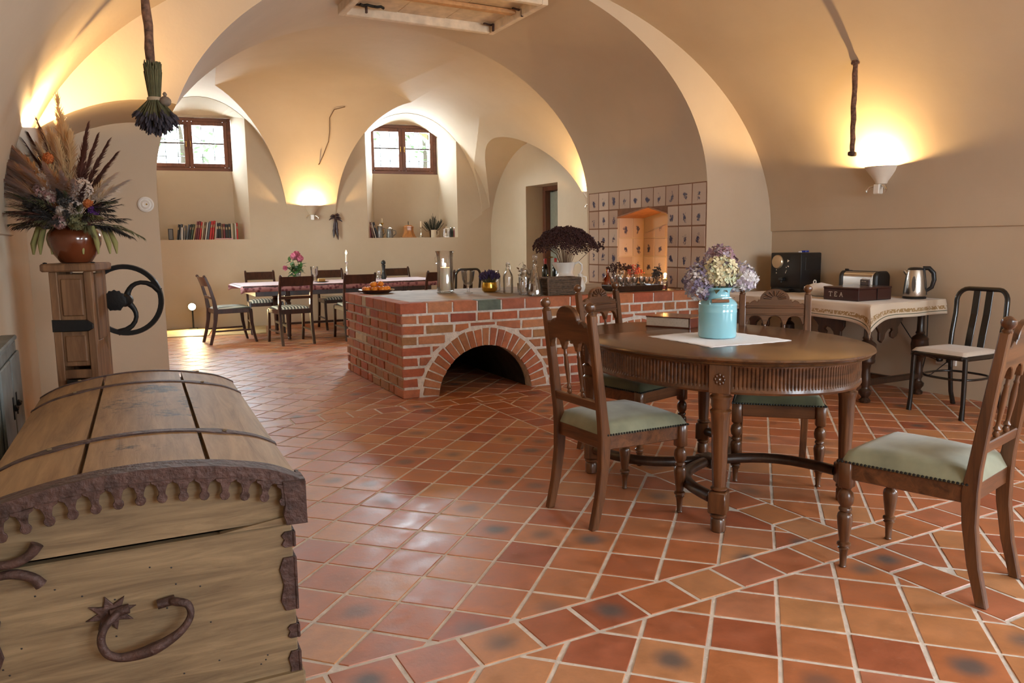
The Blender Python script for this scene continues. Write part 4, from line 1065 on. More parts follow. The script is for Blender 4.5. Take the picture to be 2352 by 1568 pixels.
for k in range(64): bm.faces.new((rows[0][k], rows[1][k], rows[1][(k+1) % 64], rows[0][(k+1) % 64]))
obj('apron_lining', bm, MT['dark'], ot)
for i, (x, y) in enumerate(LP):
    ea = math.atan2(y/RB, x/RA); ex_, ey_ = RA*.905*math.cos(ea), RB*.93*math.sin(ea); an = math.atan2(y/RB**2, x/RA**2)
    bm = NB(); box(bm, (ex_-.006*math.cos(an), ey_-.006*math.sin(an), .682), (.05, .092, .128), (0, 0, an), bev=.004); bl = obj('leg_block', bm, MT['walnut'], ot, smooth=0)
    bm = NB(); Mx = M3((ex_+.018*math.cos(an), ey_+.018*math.sin(an), .682), (0, 0, an))
    for k in range(8): ball(bm, Mx @ Vector((.002, .019*math.cos(PI*k/4), .019*math.sin(PI*k/4))), .0095, 1, (.6, 1, 1))
    ball(bm, Mx @ Vector((.003, 0, 0)), .008, 1); obj('rosette', bm, MT['walnut'], bl, kind='stuff')
    x, y = ex_-.02*math.cos(an), ey_-.02*math.sin(an); LP[i] = (x, y)
    pl = [(.026, 0), (.033, .006), (.033, .055), (.028, .062), (.036, .070), (.036, .078), (.030, .084)]
    fl = lambda t, z: 1 - (.07*abs(math.sin(5*t)) if .22 < z < .52 else 0)
    bm = NB(); lathe(bm, pl, 20, c=(x, y, 0)); box(bm, (x, y, .135), (.078, .078, .10), (0, 0, an), bev=.006)
    lathe(bm, [(.028, .185), (.036, .192), (.036, .198), (.028, .205), (.030, .225), (.0395, .50), (.042, .525), (.046, .535), (.046, .541), (.036, .550), (.041, .562), (.042, .588), (.047, .596), (.047, .603), (.038, .612), (.040, .622)], 40, c=(x, y, 0), flute=fl)
    obj('table_leg', bm, MT['walnut'], ot, smooth=40)
bm = NB(); box(bm, (0, 0, .135), (.10, .13, .055), bev=.014, seg=2); obj('stretcher_boss', bm, MT['dark'], ot)
for x, y in LP:
    nn = Vector((-y, x, 0)).normalized()*(.15 if x*y < 0 else -.15); pts = []
    if nn.x*x < 0: nn = -nn
    for i in range(9):
        t = .08+.86*i/8; pts.append(Vector((x*t, y*t, .138))+nn*math.sin(PI*t)*.9)
    bm = NB(); tube(bm, pts, .030, 8, flat=.85); obj('stretcher', bm, MT['dark'], ot)

# ================================================================== BLACK METAL CHAIRS
def bent_chair(label):
    t = thing('metal_chair', label, 'chair', (0, 0, 0), 0, 'black metal chairs')
    r = .0165
    for s in (-1, 1):
        bm = NB(); tube(bm, [(s*.195, .20, .43), (s*.198, .202, .25), (s*.200, .205, .10), (s*.202, .215, .0)], [r, r, r*.95, r*1.15], 10); obj('front_leg', bm, MT['blackmetal'], t)
        bm = NB(); tube(bm, [(s*.172, -.185, .44), (s*.176, -.20, .25), (s*.180, -.225, .10), (s*.183, -.265, .0)], [r, r, r, r*1.1], 10); obj('rear_leg', bm, MT['blackmetal'], t)
    pts = [(-.178, -.182, .40), (-.182, -.20, .55), (-.186, -.235, .70)] + [(-.186+.075*(1-math.cos(PI/2*i/5)), -.24-.05*i/5*.5, .80+.085*math.sin(PI/2*i/5)) for i in range(6)]
    pts = pts + [(-x, y, z) for x, y, z in reversed(pts)]
    bm = NB(); tube(bm, pts, r*1.05, 10); obj('back_hoop', bm, MT['blackmetal'], t)
    for s in (-1, 1):
        bm = NB(); L = [(-.186, .44), (-.205, .55), (-.238, .70), (-.262, .882)]
        for i in range(len(L)-1):
            (y0, z0), (y1, z1) = L[i], L[i+1]; a = math.atan2(y1-y0, z1-z0)
            box(bm, (s*.046, (y0+y1)/2, (z0+z1)/2), (.052, .008, math.hypot(y1-y0, z1-z0)+.004), (-a, 0, 0), bev=.002)
        obj('back_slat', bm, MT['blackmetal'], t, smooth=0)
    bm = NB(); prism(bm, [(-.19, -.19), (.19, -.19), (.215, -.05), (.215, .19), (.18, .222), (-.18, .222), (-.215, .19), (-.215, -.05)], .412, .446, 'z', bev=.008); obj('seat_frame', bm, MT['blackmetal'], t, smooth=40)
    bm = NB(); seatpad(bm, .41, .37, -.18, .215, .444, .034, edge=.02); sc = obj('seat_cushion', bm, MT['cushion'], t, smooth=60)
    ring = [(.19*math.copysign(abs(math.cos(a))**.7, math.cos(a)), .19*math.copysign(abs(math.sin(a))**.7, math.sin(a)), .27) for a in [2*PI*i/28 for i in range(29)]]
    bm = NB(); tube(bm, ring, .0085, 8); obj('stretcher_ring', bm, MT['blackmetal'], t)
    return t
MT['cushion'] = plain('pale_seat_cushion', (.56, .49, .42), .85, sheen=.3, bump=.25, bs=35)
bc = bent_chair('black metal chair with pale cushion beside the right wall')
bc.location = (5.40, 3.30, 0); bc.rotation_euler.z = math.radians(90-2)
dup(bc, (4.66, 10.30, 0), math.radians(-4), 'black metal chair behind the hearth near the far dining table', 'black metal chairs')

# ================================================================== SIDEBOARD TABLE with embroidered cloth
sb = thing('side_table', 'dark carved side table under an embroidered cloth against the right wall', 'table', (5.455, 4.52, 0))
SX, SY = .45, .78
bm = NB(); box(bm, (0, 0, .755), (2*SX, 2*SY, .030), bev=.006); obj('tabletop', bm, MT['dark'], sb, smooth=0)
bm = NB(); box(bm, (0, 0, .70), (2*SX-.10, 2*SY-.14, .085), bev=.004); obj('apron', bm, MT['dark'], sb, smooth=0)
LG = [(.022, 0), (.040, .006), (.044, .022), (.026, .040), (.030, .048), (.046, .072), (.048, .095), (.030, .110), (.026, .125), (.036, .15), (.034, .20), (.028, .26), (.036, .30), (.058, .315), (.062, .33), (.058, .345), (.062, .37), (.066, .41), (.062, .44), (.066, .455), (.055, .470), (.030, .49), (.036, .505), (.028, .52), (.026, .60), (.028, .67), (.040, .69), (.040, .745)]
for sx in (-1, 1):
    for sy in (-1, 1):
        bm = NB(); lathe(bm, LG, 20, c=(sx*(SX-.13), sy*(SY-.10), 0), flute=lambda t, z: 1+(.05*math.sin(8*t) if .33 < z < .45 else 0)); obj('table_leg', bm, MT['dark'], sb, smooth=45)
for y in (-SY+.10, SY-.10):
    bm = NB(); box(bm, (0, y, .155), (2*SX-.26, .045, .045), bev=.006); obj('stretcher', bm, MT['dark'], sb, smooth=0)
bm = NB(); box(bm, (0, 0, .155), (.05, 2*SY-.18, .04), bev=.006); obj('stretcher', bm, MT['dark'], sb, smooth=0)
scr = [(0, .66), (.30, .66), (.30, .62), (.27, .60), (.245, .57), (.25, .53), (.235, .50), (.20, .485), (.17, .50), (.165, .53), (.185, .55), (.17, .57), (.13, .56), (.10, .53), (.09, .49), (.06, .46), (.03, .48), (.03, .54), (0, .58)]
for s in (-1, 1):
    bm = NB(); prism(bm, [(s*.36+(.15-x)*s, z) for x, z in scr], -SX+.07, -SX+.095, 'x', bev=.004); obj('carved_bracket', bm, MT['dark'], sb, smooth=0)
bm = NB(); prism(bm, [(-.25+x, z) for x, z in scr], -SY+.07, -SY+.095, 'y', bev=.004); obj('carved_bracket', bm, MT['dark'], sb, smooth=0)
# the cloth: one sheet lying on the top and falling over three edges
m, n, l, b = mat('embroidered_cloth')
uv = n.new('ShaderNodeUVMap'); uv.uv_map = 'UVMap'; sx_ = n.new('ShaderNodeSeparateXYZ'); l.new(uv.outputs[0], sx_.inputs[0])
def bandmask(c, w):
    s = n.new('ShaderNodeMath'); s.operation = 'SUBTRACT'; l.new(sx_.outputs['X'], s.inputs[0]); s.inputs[1].default_value = c
    a = n.new('ShaderNodeMath'); a.operation = 'ABSOLUTE'; l.new(s.outputs[0], a.inputs[0])
    q = n.new('ShaderNodeMath'); q.operation = 'LESS_THAN'; l.new(a.outputs[0], q.inputs[0]); q.inputs[1].default_value = w; return q.outputs[0]
wv = n.new('ShaderNodeTexNoise'); wv.inputs['Scale'].default_value = 70; tcx = n.new('ShaderNodeTexCoord'); l.new(tcx.outputs['Object'], wv.inputs['Vector'])
gt = n.new('ShaderNodeMath'); gt.operation = 'GREATER_THAN'; gt.inputs[1].default_value = .45; l.new(wv.outputs['Fac'], gt.inputs[0])
mu = n.new('ShaderNodeMath'); mu.operation = 'MULTIPLY'; l.new(gt.outputs[0], mu.inputs[0]); l.new(bandmask(.052, .014), mu.inputs[1])
mxa = n.new('ShaderNodeMix'); mxa.data_type = 'RGBA'; l.new(mu.outputs[0], mxa.inputs['Factor']); mxa.inputs[6].default_value = (.62, .52, .40, 1); mxa.inputs[7].default_value = (.32, .20, .08, 1)
mxb = n.new('ShaderNodeMix'); mxb.data_type = 'RGBA'; l.new(bandmask(.024, .0028), mxb.inputs['Factor']); l.new(mxa.outputs[2], mxb.inputs[6]); mxb.inputs[7].default_value = (.05, .07, .04, 1)
l.new(mxb.outputs[2], b.inputs['Base Color']); b.inputs['Roughness'].default_value = .9; b.inputs['Sheen Weight'].default_value = .3
MT['embcloth'] = m
bm = NB(); nu, nv = 44, 90; X0, X1, Y0, Y1 = -SX-.14, SX+.0, -SY-.13, SY+.10
uvl = bm.loops.layers.uv.new('UVMap')
def drape(x, y):
    z = .7755; px, py = x, y; dx = max(0, -SX-.004-x); dy = max(0, -SY-.004-y, y-SY-.004)
    if dx or dy:
        dr = math.hypot(dx, dy) if (dx and dy) else dx+dy
        fold = .018*math.sin(11*y)*min(1, dx/.06) + .016*math.sin(13*x+1)*min(1, dy/.06)
        z -= max(0, dr-.012)*(1.0 if not (dx and dy) else 1.05)
        if dx: px = -SX-.012 - .10*dx - fold
        if dy: py = (-SY-.012-.10*dy-fold) if y < 0 else (SY+.012+.1*dy)
        if dx and dy: px -= .02; py += (-.02 if y < 0 else .02)
        z -= .075*math.exp(-math.hypot(max(0, x+SX), max(0, y+SY))/.09)*min(1, (dx+dy)/.12)
    return Vector((px, py, z+.0012*math.sin(9*x+4*y)))
V_ = []
for i in range(nu+1):
    V_.append([(bm.verts.new(drape(X0+(X1-X0)*i/nu, Y0+(Y1-Y0)*j/nv)), min(i/nu*(X1-X0), j/nv*(Y1-Y0), (1-j/nv)*(Y1-Y0))) for j in range(nv+1)])
for i in range(nu):
    for j in range(nv):
        q = [V_[i][j], V_[i+1][j], V_[i+1][j+1], V_[i][j+1]]
        f = bm.faces.new([a[0] for a in q])
        for lp, a in zip(f.loops, q): lp[uvl].uv = (a[1], 0)
o = obj('tablecloth', bm, MT['embcloth'], loc=(5.455, 4.52, 0), smooth=70)
sd = o.modifiers.new('thick', 'SOLIDIFY'); sd.thickness = .002
tag(o, 'cream embroidered tablecloth draped over the side table by the right wall', 'tablecloth')

# ================================================================== FAR DINING TABLE AND CHAIRS
dt = thing('dining_table', 'long dark dining table in the back room laid with a patterned runner', 'table', (2.95, 10.78, 0))
TX, TY = 1.40, .54
bm = NB(); box(bm, (0, 0, .727), (2*TX, 2*TY, .030), bev=.006); obj('tabletop', bm, MT['mahog'], dt, smooth=0)
for y in (-TY+.10, TY-.10):
    bm = NB(); box(bm, (0, y, .655), (2*TX-.36, .025, .11), bev=.003); obj('apron', bm, MT['mahog'], dt, smooth=0)
for x in (-TX+.18, TX-.18):
    bm = NB(); box(bm, (x, 0, .655), (.025, 2*TY-.2, .11), bev=.003); obj('apron', bm, MT['mahog'], dt, smooth=0)
DL = [(.018, 0), (.024, .012), (.024, .03), (.018, .042), (.030, .06), (.026, .085), (.030, .20), (.038, .42), (.042, .50), (.030, .52), (.044, .54), (.036, .56), (.042, .60), (.042, .71)]
for x in (-.82, .82):
    for y in (-TY+.12, TY-.12):
        bm = NB(); lathe(bm, DL, 16, c=(x, y, 0)); lg = obj('table_leg', bm, MT['mahog'], dt, smooth=45)
        bm = NB(); lathe(bm, [(.012, -.0), (.022, .004), (.022, .026), (.014, .034)], 12, c=(x, y, 0)); obj('castor', bm, MT['brass'], lg)
    bm = NB(); box(bm, (x, 0, .18), (.04, 2*TY-.28, .035), bev=.004); obj('stretcher', bm, MT['mahog'], dt, smooth=0)
bm = NB(); box(bm, (0, 0, .18), (1.64, .04, .03), bev=.004); obj('stretcher', bm, MT['mahog'], dt, smooth=0)
m, n, l, b = mat('patterned_runner')
tc = n.new('ShaderNodeTexCoord'); sp2 = n.new('ShaderNodeSeparateXYZ'); l.new(tc.outputs['Object'], sp2.inputs[0])
ab_ = n.new('ShaderNodeMath'); ab_.operation = 'ABSOLUTE'; l.new(sp2.outputs['Y'], ab_.inputs[0])
g1 = n.new('ShaderNodeMath'); g1.operation = 'GREATER_THAN'; g1.inputs[1].default_value = .47; l.new(ab_.outputs[0], g1.inputs[0])
vz = n.new('ShaderNodeTexVoronoi'); vz.inputs['Scale'].default_value = 22; l.new(tc.outputs['Object'], vz.inputs['Vector'])
crp = n.new('ShaderNodeValToRGB'); crp.color_ramp.elements[0].color = (.15, .035, .05, 1); crp.color_ramp.elements[1].color = (.42, .20, .20, 1); crp.color_ramp.elements[0].position = .25; crp.color_ramp.elements[1].position = .55; l.new(vz.outputs['Distance'], crp.inputs['Fac'])
mxr = n.new('ShaderNodeMix'); mxr.data_type = 'RGBA'; l.new(g1.outputs[0], mxr.inputs['Factor']); mxr.inputs[6].default_value = (.62, .52, .56, 1); l.new(crp.outputs['Color'], mxr.inputs[7])
l.new(mxr.outputs[2], b.inputs['Base Color']); b.inputs['Roughness'].default_value = .85
MT['runner'] = m
bm = NB()
def runf(u, v):
    x = -TX-.03+(2*TX+.06)*u; s = (v-.5)*2*(TY+.085); z = .7445
    y = s
    if abs(s) > TY+.005: z -= abs(s)-TY-.005; y = math.copysign(TY+.008+.004*math.sin(20*x), s)
    if abs(x) > TX+.004: z -= .02
    return Vector((x, y, z))
grid(bm, 60, 26, runf); o = obj('table_runner', bm, MT['runner'], loc=(2.95, 10.78, 0), smooth=60)
sd = o.modifiers.new('thick', 'SOLIDIFY'); sd.thickness = .002
tag(o, 'pale tablecloth with wine red patterned border on the far dining table', 'tablecloth')
m, n, l, b = mat('striped_seat'); tc = n.new('ShaderNodeTexCoord'); wv = n.new('ShaderNodeTexWave'); wv.inputs['Scale'].default_value = 7.5; l.new(tc.outputs['Object'], wv.inputs['Vector'])
crp = n.new('ShaderNodeValToRGB'); crp.color_ramp.interpolation = 'CONSTANT'; crp.color_ramp.elements[0].color = (.055, .06, .045, 1); crp.color_ramp.elements[1].color = (.50, .46, .36, 1); crp.color_ramp.elements[1].position = .5; l.new(wv.outputs['Color'], crp.inputs['Fac']); l.new(crp.outputs['Color'], b.inputs['Base Color']); b.inputs['Roughness'].default_value = .8
MT['stripe'] = m
def regency_chair(label, group):
    t = thing('dining_chair', label, 'chair', (0, 0, 0), 0, group)
    side = [(-.30, 0), (-.258, .15), (-.228, .30), (-.215, .43), (-.235, .58), (-.275, .74), (-.325, .875)]
    th = [.034, .040, .046, .056, .042, .036, .030]
    out = [(y+w/2, z) for (y, z), w in zip(side, th)] + [(y-w/2, z) for (y, z), w in reversed(list(zip(side, th)))]
    fr = [(.275, 0), (.245, .12), (.222, .26), (.215, .40), (.21, .44)]; tf = [.030, .036, .042, .048, .05]
    fo = [(y+w/2, z) for (y, z), w in zip(fr, tf)] + [(y-w/2, z) for (y, z), w in reversed(list(zip(fr, tf)))]
    for s in (-1, 1):
        bm = NB(); prism(bm, out, -.016, .016, 'x', bev=.004); ball(bm, (0, -.333, .878), .021, 1, (.9, 1, 1)); obj('rear_leg', bm, MT['mahog'], t, loc=(s*.20, 0, 0), smooth=40)
        bm = NB(); prism(bm, fo, -.016, .016, 'x', bev=.004); obj('front_leg', bm, MT['mahog'], t, loc=(s*.225, 0, 0), smooth=40)
        bm = NB(); box(bm, (s*.213, .0, .425), (.024, .43, .06), (0, 0, -s*.058), bev=.004); obj('side_rail', bm, MT['mahog'], t, smooth=0)
        bm = NB(); box(bm, (s*.213, -.01, .17), (.016, .46, .022), (0, 0, -s*.05), bev=.003); obj('stretcher', bm, MT['mahog'], t, smooth=0)
    bm = NB(); box(bm, (0, .213, .425), (.42, .024, .06), bev=.004); obj('front_rail', bm, MT['mahog'], t, smooth=0)
    bm = NB(); box(bm, (0, -.215, .425), (.37, .024, .06), bev=.004); obj('rear_rail', bm, MT['mahog'], t, smooth=0)
    bm = NB(); seatpad(bm, .46, .40, -.21, .235, .447, .042, n=10); obj('seat_cushion', bm, MT['stripe'], t, smooth=60)
    bm = NB()
    for i in range(10):
        pass
    rows = []
    for i in range(13):
        x = -.205+.41*i/12; bow = .028*(1-(x/.205)**2); rows.append([bm.verts.new((x, y-bow, z)) for y, z in ((-.268, .760), (-.312, .868), (-.330, .872), (-.290, .752))])
    for a, b_ in zip(rows, rows[1:]):
        for k in range(4): bm.faces.new((a[k], a[(k+1) % 4], b_[(k+1) % 4], b_[k]))
    bm.faces.new(rows[0]); bm.faces.new(rows[-1][::-1]); bmesh.ops.recalc_face_normals(bm, faces=bm.faces)
    obj('crest_rail', bm, MT['mahog'], t, smooth=40)
    bm = NB(); box(bm, (0, -.256, .605), (.37, .020, .036), (.22, 0, 0), bev=.004); obj('back_rail', bm, MT['mahog'], t, smooth=0)
    return t
DG = 'dark dining chairs round the far table'
rc = regency_chair('dark chair with striped seat, leftmost of the near row at the far table', DG)
rc.location = (2.10, 10.06, 0); rc.rotation_euler.z = math.radians(4)
dup(rc, (2.96, 10.08, 0), math.radians(-2), 'dark chair at the far table, middle of the near row beside the mandarins', DG)
dup(rc, (4.07, 10.06, 0), math.radians(3), 'dark chair at the far table, near row, behind the glass hurricane', DG)
dup(rc, (2.03, 11.52, 0), math.radians(178), 'dark chair against the back wall, leftmost of the far row at the far table', DG)
dup(rc, (3.08, 11.48, 0), math.radians(181), 'dark chair against the back wall, middle of the far row behind the candlestick', DG)
dup(rc, (4.15, 11.42, 0), math.radians(180), 'dark chair against the back wall, right end of the far row behind the pepper mill', DG)
dup(rc, (1.42, 10.62, 0), math.radians(-84), 'dark chair in profile at the left end of the far table', DG)
# ================================================================== SMALL THINGS
R4 = random.Random(21)
def floret(bm, c, nrm, r):
    nrm = Vector(nrm).normalized(); u = nrm.orthogonal().normalized(); v = nrm.cross(u); a0 = R4.uniform(0, PI); c = Vector(c)
    for k in range(4):
        a = a0+PI/2*k; d = u*math.cos(a)+v*math.sin(a); s = u*-math.sin(a)+v*math.cos(a); q = R4.uniform(.15, .5)
        vs = [bm.verts.new(c), bm.verts.new(c+d*r*.6+s*r*.45+nrm*r*q*.4), bm.verts.new(c+d*r+nrm*r*q), bm.verts.new(c+d*r*.6-s*r*.45+nrm*r*q*.4)]
        bm.faces.new(vs)
def flowerhead(name, c, r, n, fr, mts, parent, sq=(1, 1, 1), cut=-.5):
    bm = NB(); c = Vector(c)
    for i in range(n):
        z = 1-2*(i+.5)/n
        if z < cut: continue
        a = i*2.39996; s = math.sqrt(1-z*z); d = Vector((s*math.cos(a), s*math.sin(a), z))
        p = c+Vector((d.x*sq[0], d.y*sq[1], d.z*sq[2]))*r*R4.uniform(.86, 1.05)
        k = len(bm.faces); floret(bm, p, d+Vector((R4.uniform(-.4, .4), R4.uniform(-.4, .4), R4.uniform(-.4, .4))), fr*R4.uniform(.8, 1.2))
        mi = R4.randrange(len(mts)); bm.faces.ensure_lookup_table()
        for f in bm.faces[k:]: f.material_index = mi
    return obj(name, bm, mts, parent, smooth=0, kind='stuff')
def flame(t, z, h=.032, w=.008, x=0, y=0):
    bm = NB(); lathe(bm, [(.0008, 0), (w*.8, h*.2), (w, h*.38), (w*.6, h*.68), (.0006, h)], 10, c=(x, y, z)); return obj('flame', bm, MT['flame'], t)
MT['wick'] = plain('wick', (.02, .015, .01), .9)

# ------------------------------------------------------------------ on the oval table
nap = NB(); grid(nap, 20, 20, lambda u, v: Vector((-.245+.49*u+.004*math.sin(40*v)*(1 if u in (0, 1) else 0), -.25+.50*v+.004*math.sin(40*u)*(1 if v in (0, 1) else 0), .0018+.0012*math.sin(7*u+5*v))))
o = obj('napkin', nap, MT['linen'], loc=(2.672, 2.845, .780), rot=(0, 0, math.radians(-3)), smooth=60)
sd = o.modifiers.new('thick', 'SOLIDIFY'); sd.thickness = .0016
tag(o, 'square white linen cloth lying flat on the oval table', 'cloth')
can = thing('milk_can', 'glossy pale aqua enamel milk can vase on the white cloth', 'vase', (2.695, 2.872, .784))
bm = NB(); lathe(bm, [(.080, 0), (.090, .002), (.094, .010), (.094, .125), (.0955, .130), (.094, .135), (.094, .160), (.0955, .164), (.092, .172), (.080, .186), (.064, .196), (.058, .204), (.057, .222), (.064, .236), (.072, .246), (.074, .250), (.069, .250), (.056, .228), (.054, .205), (.05, .05), (.001, .045)], 40); obj('body', bm, MT['teal'], can, smooth=50)
MT['handlewood'] = wood('handle_wood', (.20, .085, .04), (.32, .15, .08), 'x', 1, .5)
bm = NB(); tube(bm, [(.080*math.cos(a), .080*math.sin(a), .186+.016*abs(math.sin(a))) for a in [math.radians(-40-190*i/16) for i in range(17)]], .0022, 6); obj('wire_handle', bm, MT['silver'], can)
bm = NB(); tube(bm, [(-.086, -.05, .186), (-.02, -.099, .188)], .0085, 8); obj('wooden_grip', bm, MT['handlewood'], can)
for s in (-1, 1):
    bm = NB(); box(bm, (s*.085, .03*s, .180), (.012, .02, .024), bev=.003); obj('ear', bm, MT['teal'], can)
MT['hyd_cream'] = plain('cream_petals', (.72, .64, .40), .8, sheen=.2); MT['hyd_green'] = plain('pale_green_petals', (.50, .52, .34), .8)
MT['hyd_purple'] = plain('plum_petals', (.26, .14, .17), .8, sheen=.2); MT['hyd_lilac'] = plain('lilac_petals', (.42, .35, .42), .8, sheen=.2); MT['hyd_pale'] = plain('silvery_lilac_petals', (.60, .56, .56), .8); MT['hyd_violet'] = plain('violet_petals', (.22, .18, .27), .8)
hy = thing('hydrangea_bouquet', 'bouquet of dried hydrangeas in cream, plum and lilac in the aqua milk can', 'flowers', (2.695, 2.872, 1.03))
vx = Vector((.883, -.469, 0)); vy = Vector((.469, .883, 0))          # right and away, as the bouquet is turned
bm = NB()
for d in ((-.1, 0), (0, -.03), (.1, 0), (0, .06), (.03, .02)):
    tube(bm, [(0, 0, -.16), vx*d[0]*.3+vy*d[1]+Vector((0, 0, 0)), vx*d[0]+vy*d[1]+Vector((0, 0, .05))], .004, 6)
obj('stems', bm, MT['drystem'], hy)
flowerhead('flower_head', vx*-.0-vy*.03+Vector((0, 0, .070)), .085, 130, .021, [MT['hyd_cream'], MT['hyd_cream'], MT['hyd_green']], hy, cut=-.6)
flowerhead('flower_head', vx*.02+vy*.05+Vector((0, 0, .125)), .080, 110, .020, [MT['hyd_purple'], MT['hyd_purple'], MT['hyd_lilac']], hy)
flowerhead('flower_head', vx*-.095+vy*.0+Vector((0, 0, .030)), .076, 110, .021, [MT['hyd_lilac'], MT['hyd_violet'], MT['hyd_pale'], MT['hyd_violet']], hy, sq=(.9, .9, 1.15), cut=-.9)
flowerhead('flower_head', vx*.118+vy*.01+Vector((0, 0, .045)), .072, 100, .021, [MT['hyd_pale'], MT['hyd_lilac'], MT['hyd_pale']], hy, cut=-.8)
bm = NB()
for k in range(7): leaf(bm, vx*R4.uniform(-.05, .08)+vy*R4.uniform(-.05, .05)+Vector((0, 0, .0)), vx*R4.uniform(-1, 1)-vy*R4.uniform(0, 1)+Vector((0, 0, .1)), .06, .03, bend=.5)
obj('dry_leaves', bm, MT['drystem'], hy, smooth=0)
MT['bookcover'] = plain('dark_red_leather', (.13, .028, .014), .22, coat=.4, var=.3, vs=8); MT['pages'] = plain('book_pages', (.72, .68, .62), .9, var=.12, vs=90)
bk_ = thing('book', 'thick dark red leather book lying on the oval table', 'book', (2.875, 3.40, .780), math.radians(-66))
bm = NB()
for z in (.003, .058): box(bm, (0, 0, z), (.275, .215, .006), bev=.002)
box(bm, (.1355, 0, .0305), (.008, .215, .056), bev=.003); obj('cover', bm, MT['bookcover'], bk_, smooth=0)
bm = NB(); box(bm, (-.004, 0, .0305), (.262, .204, .049), bev=.002); obj('page_block', bm, MT['pages'], bk_, smooth=0)

# ------------------------------------------------------------------ pot and dried bouquet on the mill
MT['brownpot'] = plain('brown_glazed_pot', (.16, .040, .014), .15, coat=.6, var=.35, vs=5)
pot = thing('clay_pot', 'round brown glazed clay pot on top of the grain mill', 'pot', (-.137, 5.05, 1.182))
bm = NB(); lathe(bm, [(.072, 0), (.080, .004), (.112, .050), (.134, .100), (.140, .135), (.134, .165), (.118, .188), (.104, .198), (.104, .210), (.112, .218), (.108, .221), (.098, .208), (.11, .185), (.12, .13), (.06, .02), (.001, .018)], 40); obj('body', bm, MT['brownpot'], pot, smooth=60)
bq = thing('dried_bouquet', 'large dried bouquet of pampas, amaranth and herbs in the brown pot', 'flowers', (-.137, 5.05, 1.39))
MT['pampas'] = plain('pampas_plume', (.66, .44, .20), .9, sheen=.5); MT['rustplume'] = plain('rust_plume', (.50, .22, .055), .9, sheen=.3); MT['maroon'] = plain('maroon_plume', (.13, .045, .03), .9)
MT['drygreen'] = plain('dry_green', (.17, .16, .07), .85); MT['darkherb'] = plain('dark_herb', (.055, .045, .04), .85); MT['palebloom'] = plain('pale_bloom', (.55, .45, .38), .85); MT['pinkbloom'] = plain('dusty_pink_bloom', (.36, .20, .18), .85); MT['hop'] = plain('yellow_green_spike', (.30, .28, .10), .85); MT['violet'] = plain('violet_bloom', (.12, .03, .20), .8); MT['orangeb'] = plain('orange_bloom', (.5, .14, .03), .7)
PD = lambda ang, el: vx*math.sin(ang)*math.cos(el) + Vector((0, 0, math.sin(el))) + vy*(-.35*math.cos(ang))*math.cos(el)
def stemline(d, L, bend):
    d = d.normalized(); return [d*L*t + Vector((0, 0, -bend*L*t*t*t)) + vx*0 for t in (0, .35, .7, 1)]
def plume(name, ang, el, L, mt, bend=.15, dens=70, spread=.05, fl=.06, w=.006, depth=0.0):
    pts = stemline(PD(ang, el)+vy*depth, L, bend); bm = NB(); tube(bm, pts, [.004, .003, .0025, .001], 5)
    for k in range(dens):
        t = R4.uniform(.42, 1); i = min(2, int(t*3)); f = t*3-i; p = pts[i].lerp(pts[i+1], min(1, f)); d = (pts[i+1]-pts[i]).normalized()
        o_ = Vector((R4.gauss(0, 1), R4.gauss(0, 1), R4.gauss(0, 1))).normalized()
        leaf(bm, p, d*1.0+o_*spread*12*(1.15-t), fl*(1.25-.6*t)*R4.uniform(.6, 1.2), w*.55, n=2, bend=.25)
    return obj(name, bm, mt, bq, smooth=0)
U = R4.uniform
for a, e, L, m_, b_ in ((-.15, 1.45, .70, 'pampas', .02), (.12, 1.3, .60, 'pampas', .05), (-.25, 1.25, .55, 'pampas', .08), (.3, 1.15, .55, 'pampas', .12), (.02, 1.1, .52, 'pampas', .12), (-.5, 1.25, .58, 'pampas', .10), (-.02, 1.35, .62, 'pampas', .06), (.22, 1.35, .58, 'pampas', .10), (-.35, 1.05, .50, 'pampas', .12), (.75, .62, .46, 'pampas', .12), (.85, .52, .48, 'pampas', .10)):
    plume('pampas_plume', a, e, L, MT[m_], b_, 420, .07, .085, .011)
for a, e, L in ((.72, 1.02, .58), (.62, 1.12, .62), (.85, .95, .58), (-.62, 1.12, .60), (-.42, 1.2, .64), (.95, .86, .54), (.5, .95, .5), (-.55, 1.0, .55), (.8, .8, .46)):
    plume('maroon_plume', a, e, L, MT['maroon'], .10, 320, .042, .07, .010)
for a, e, L in ((-.95, .9, .60), (-1.1, .74, .60), (-.8, .8, .52), (-1.0, .6, .48), (-1.2, .88, .64), (-1.15, .98, .62), (-1.3, .8, .60), (-1.05, .95, .64), (-1.3, 1.05, .56), (-1.2, 1.15, .58), (-1.4, .98, .56), (-1.1, 1.05, .54), (-1.45, 1.1, .58), (-1.0, 1.2, .6), (-1.35, 1.2, .54), (-.6, .72, .45), (.4, .8, .44), (-.9, 1.02, .58), (-.75, .95, .55), (-.85, .68, .45), (.15, .9, .46), (-.2, .85, .45), (.55, .7, .42)):
    plume('rust_plume', a, e, L, MT['rustplume'], .12, 520, .075, .075, .014, depth=-.40)
for k in range(40):
    s = 1 if k % 2 else -1; plume('herb_spray', s*U(.6, 1.5), U(.02, .65), U(.28, .40), MT[R4.choice(('drygreen', 'darkherb', 'drygreen', 'darkherb'))], U(.05, .3), 130, .07, .06, .011, depth=U(-.4, .2))
for k in range(34): plume('herb_spray', U(-1.0, 1.0), U(.1, .9), U(.25, .38), MT[R4.choice(('darkherb', 'drygreen', 'maroon'))], .1, 140, .08, .06, .012, depth=U(-1.0, -.1))
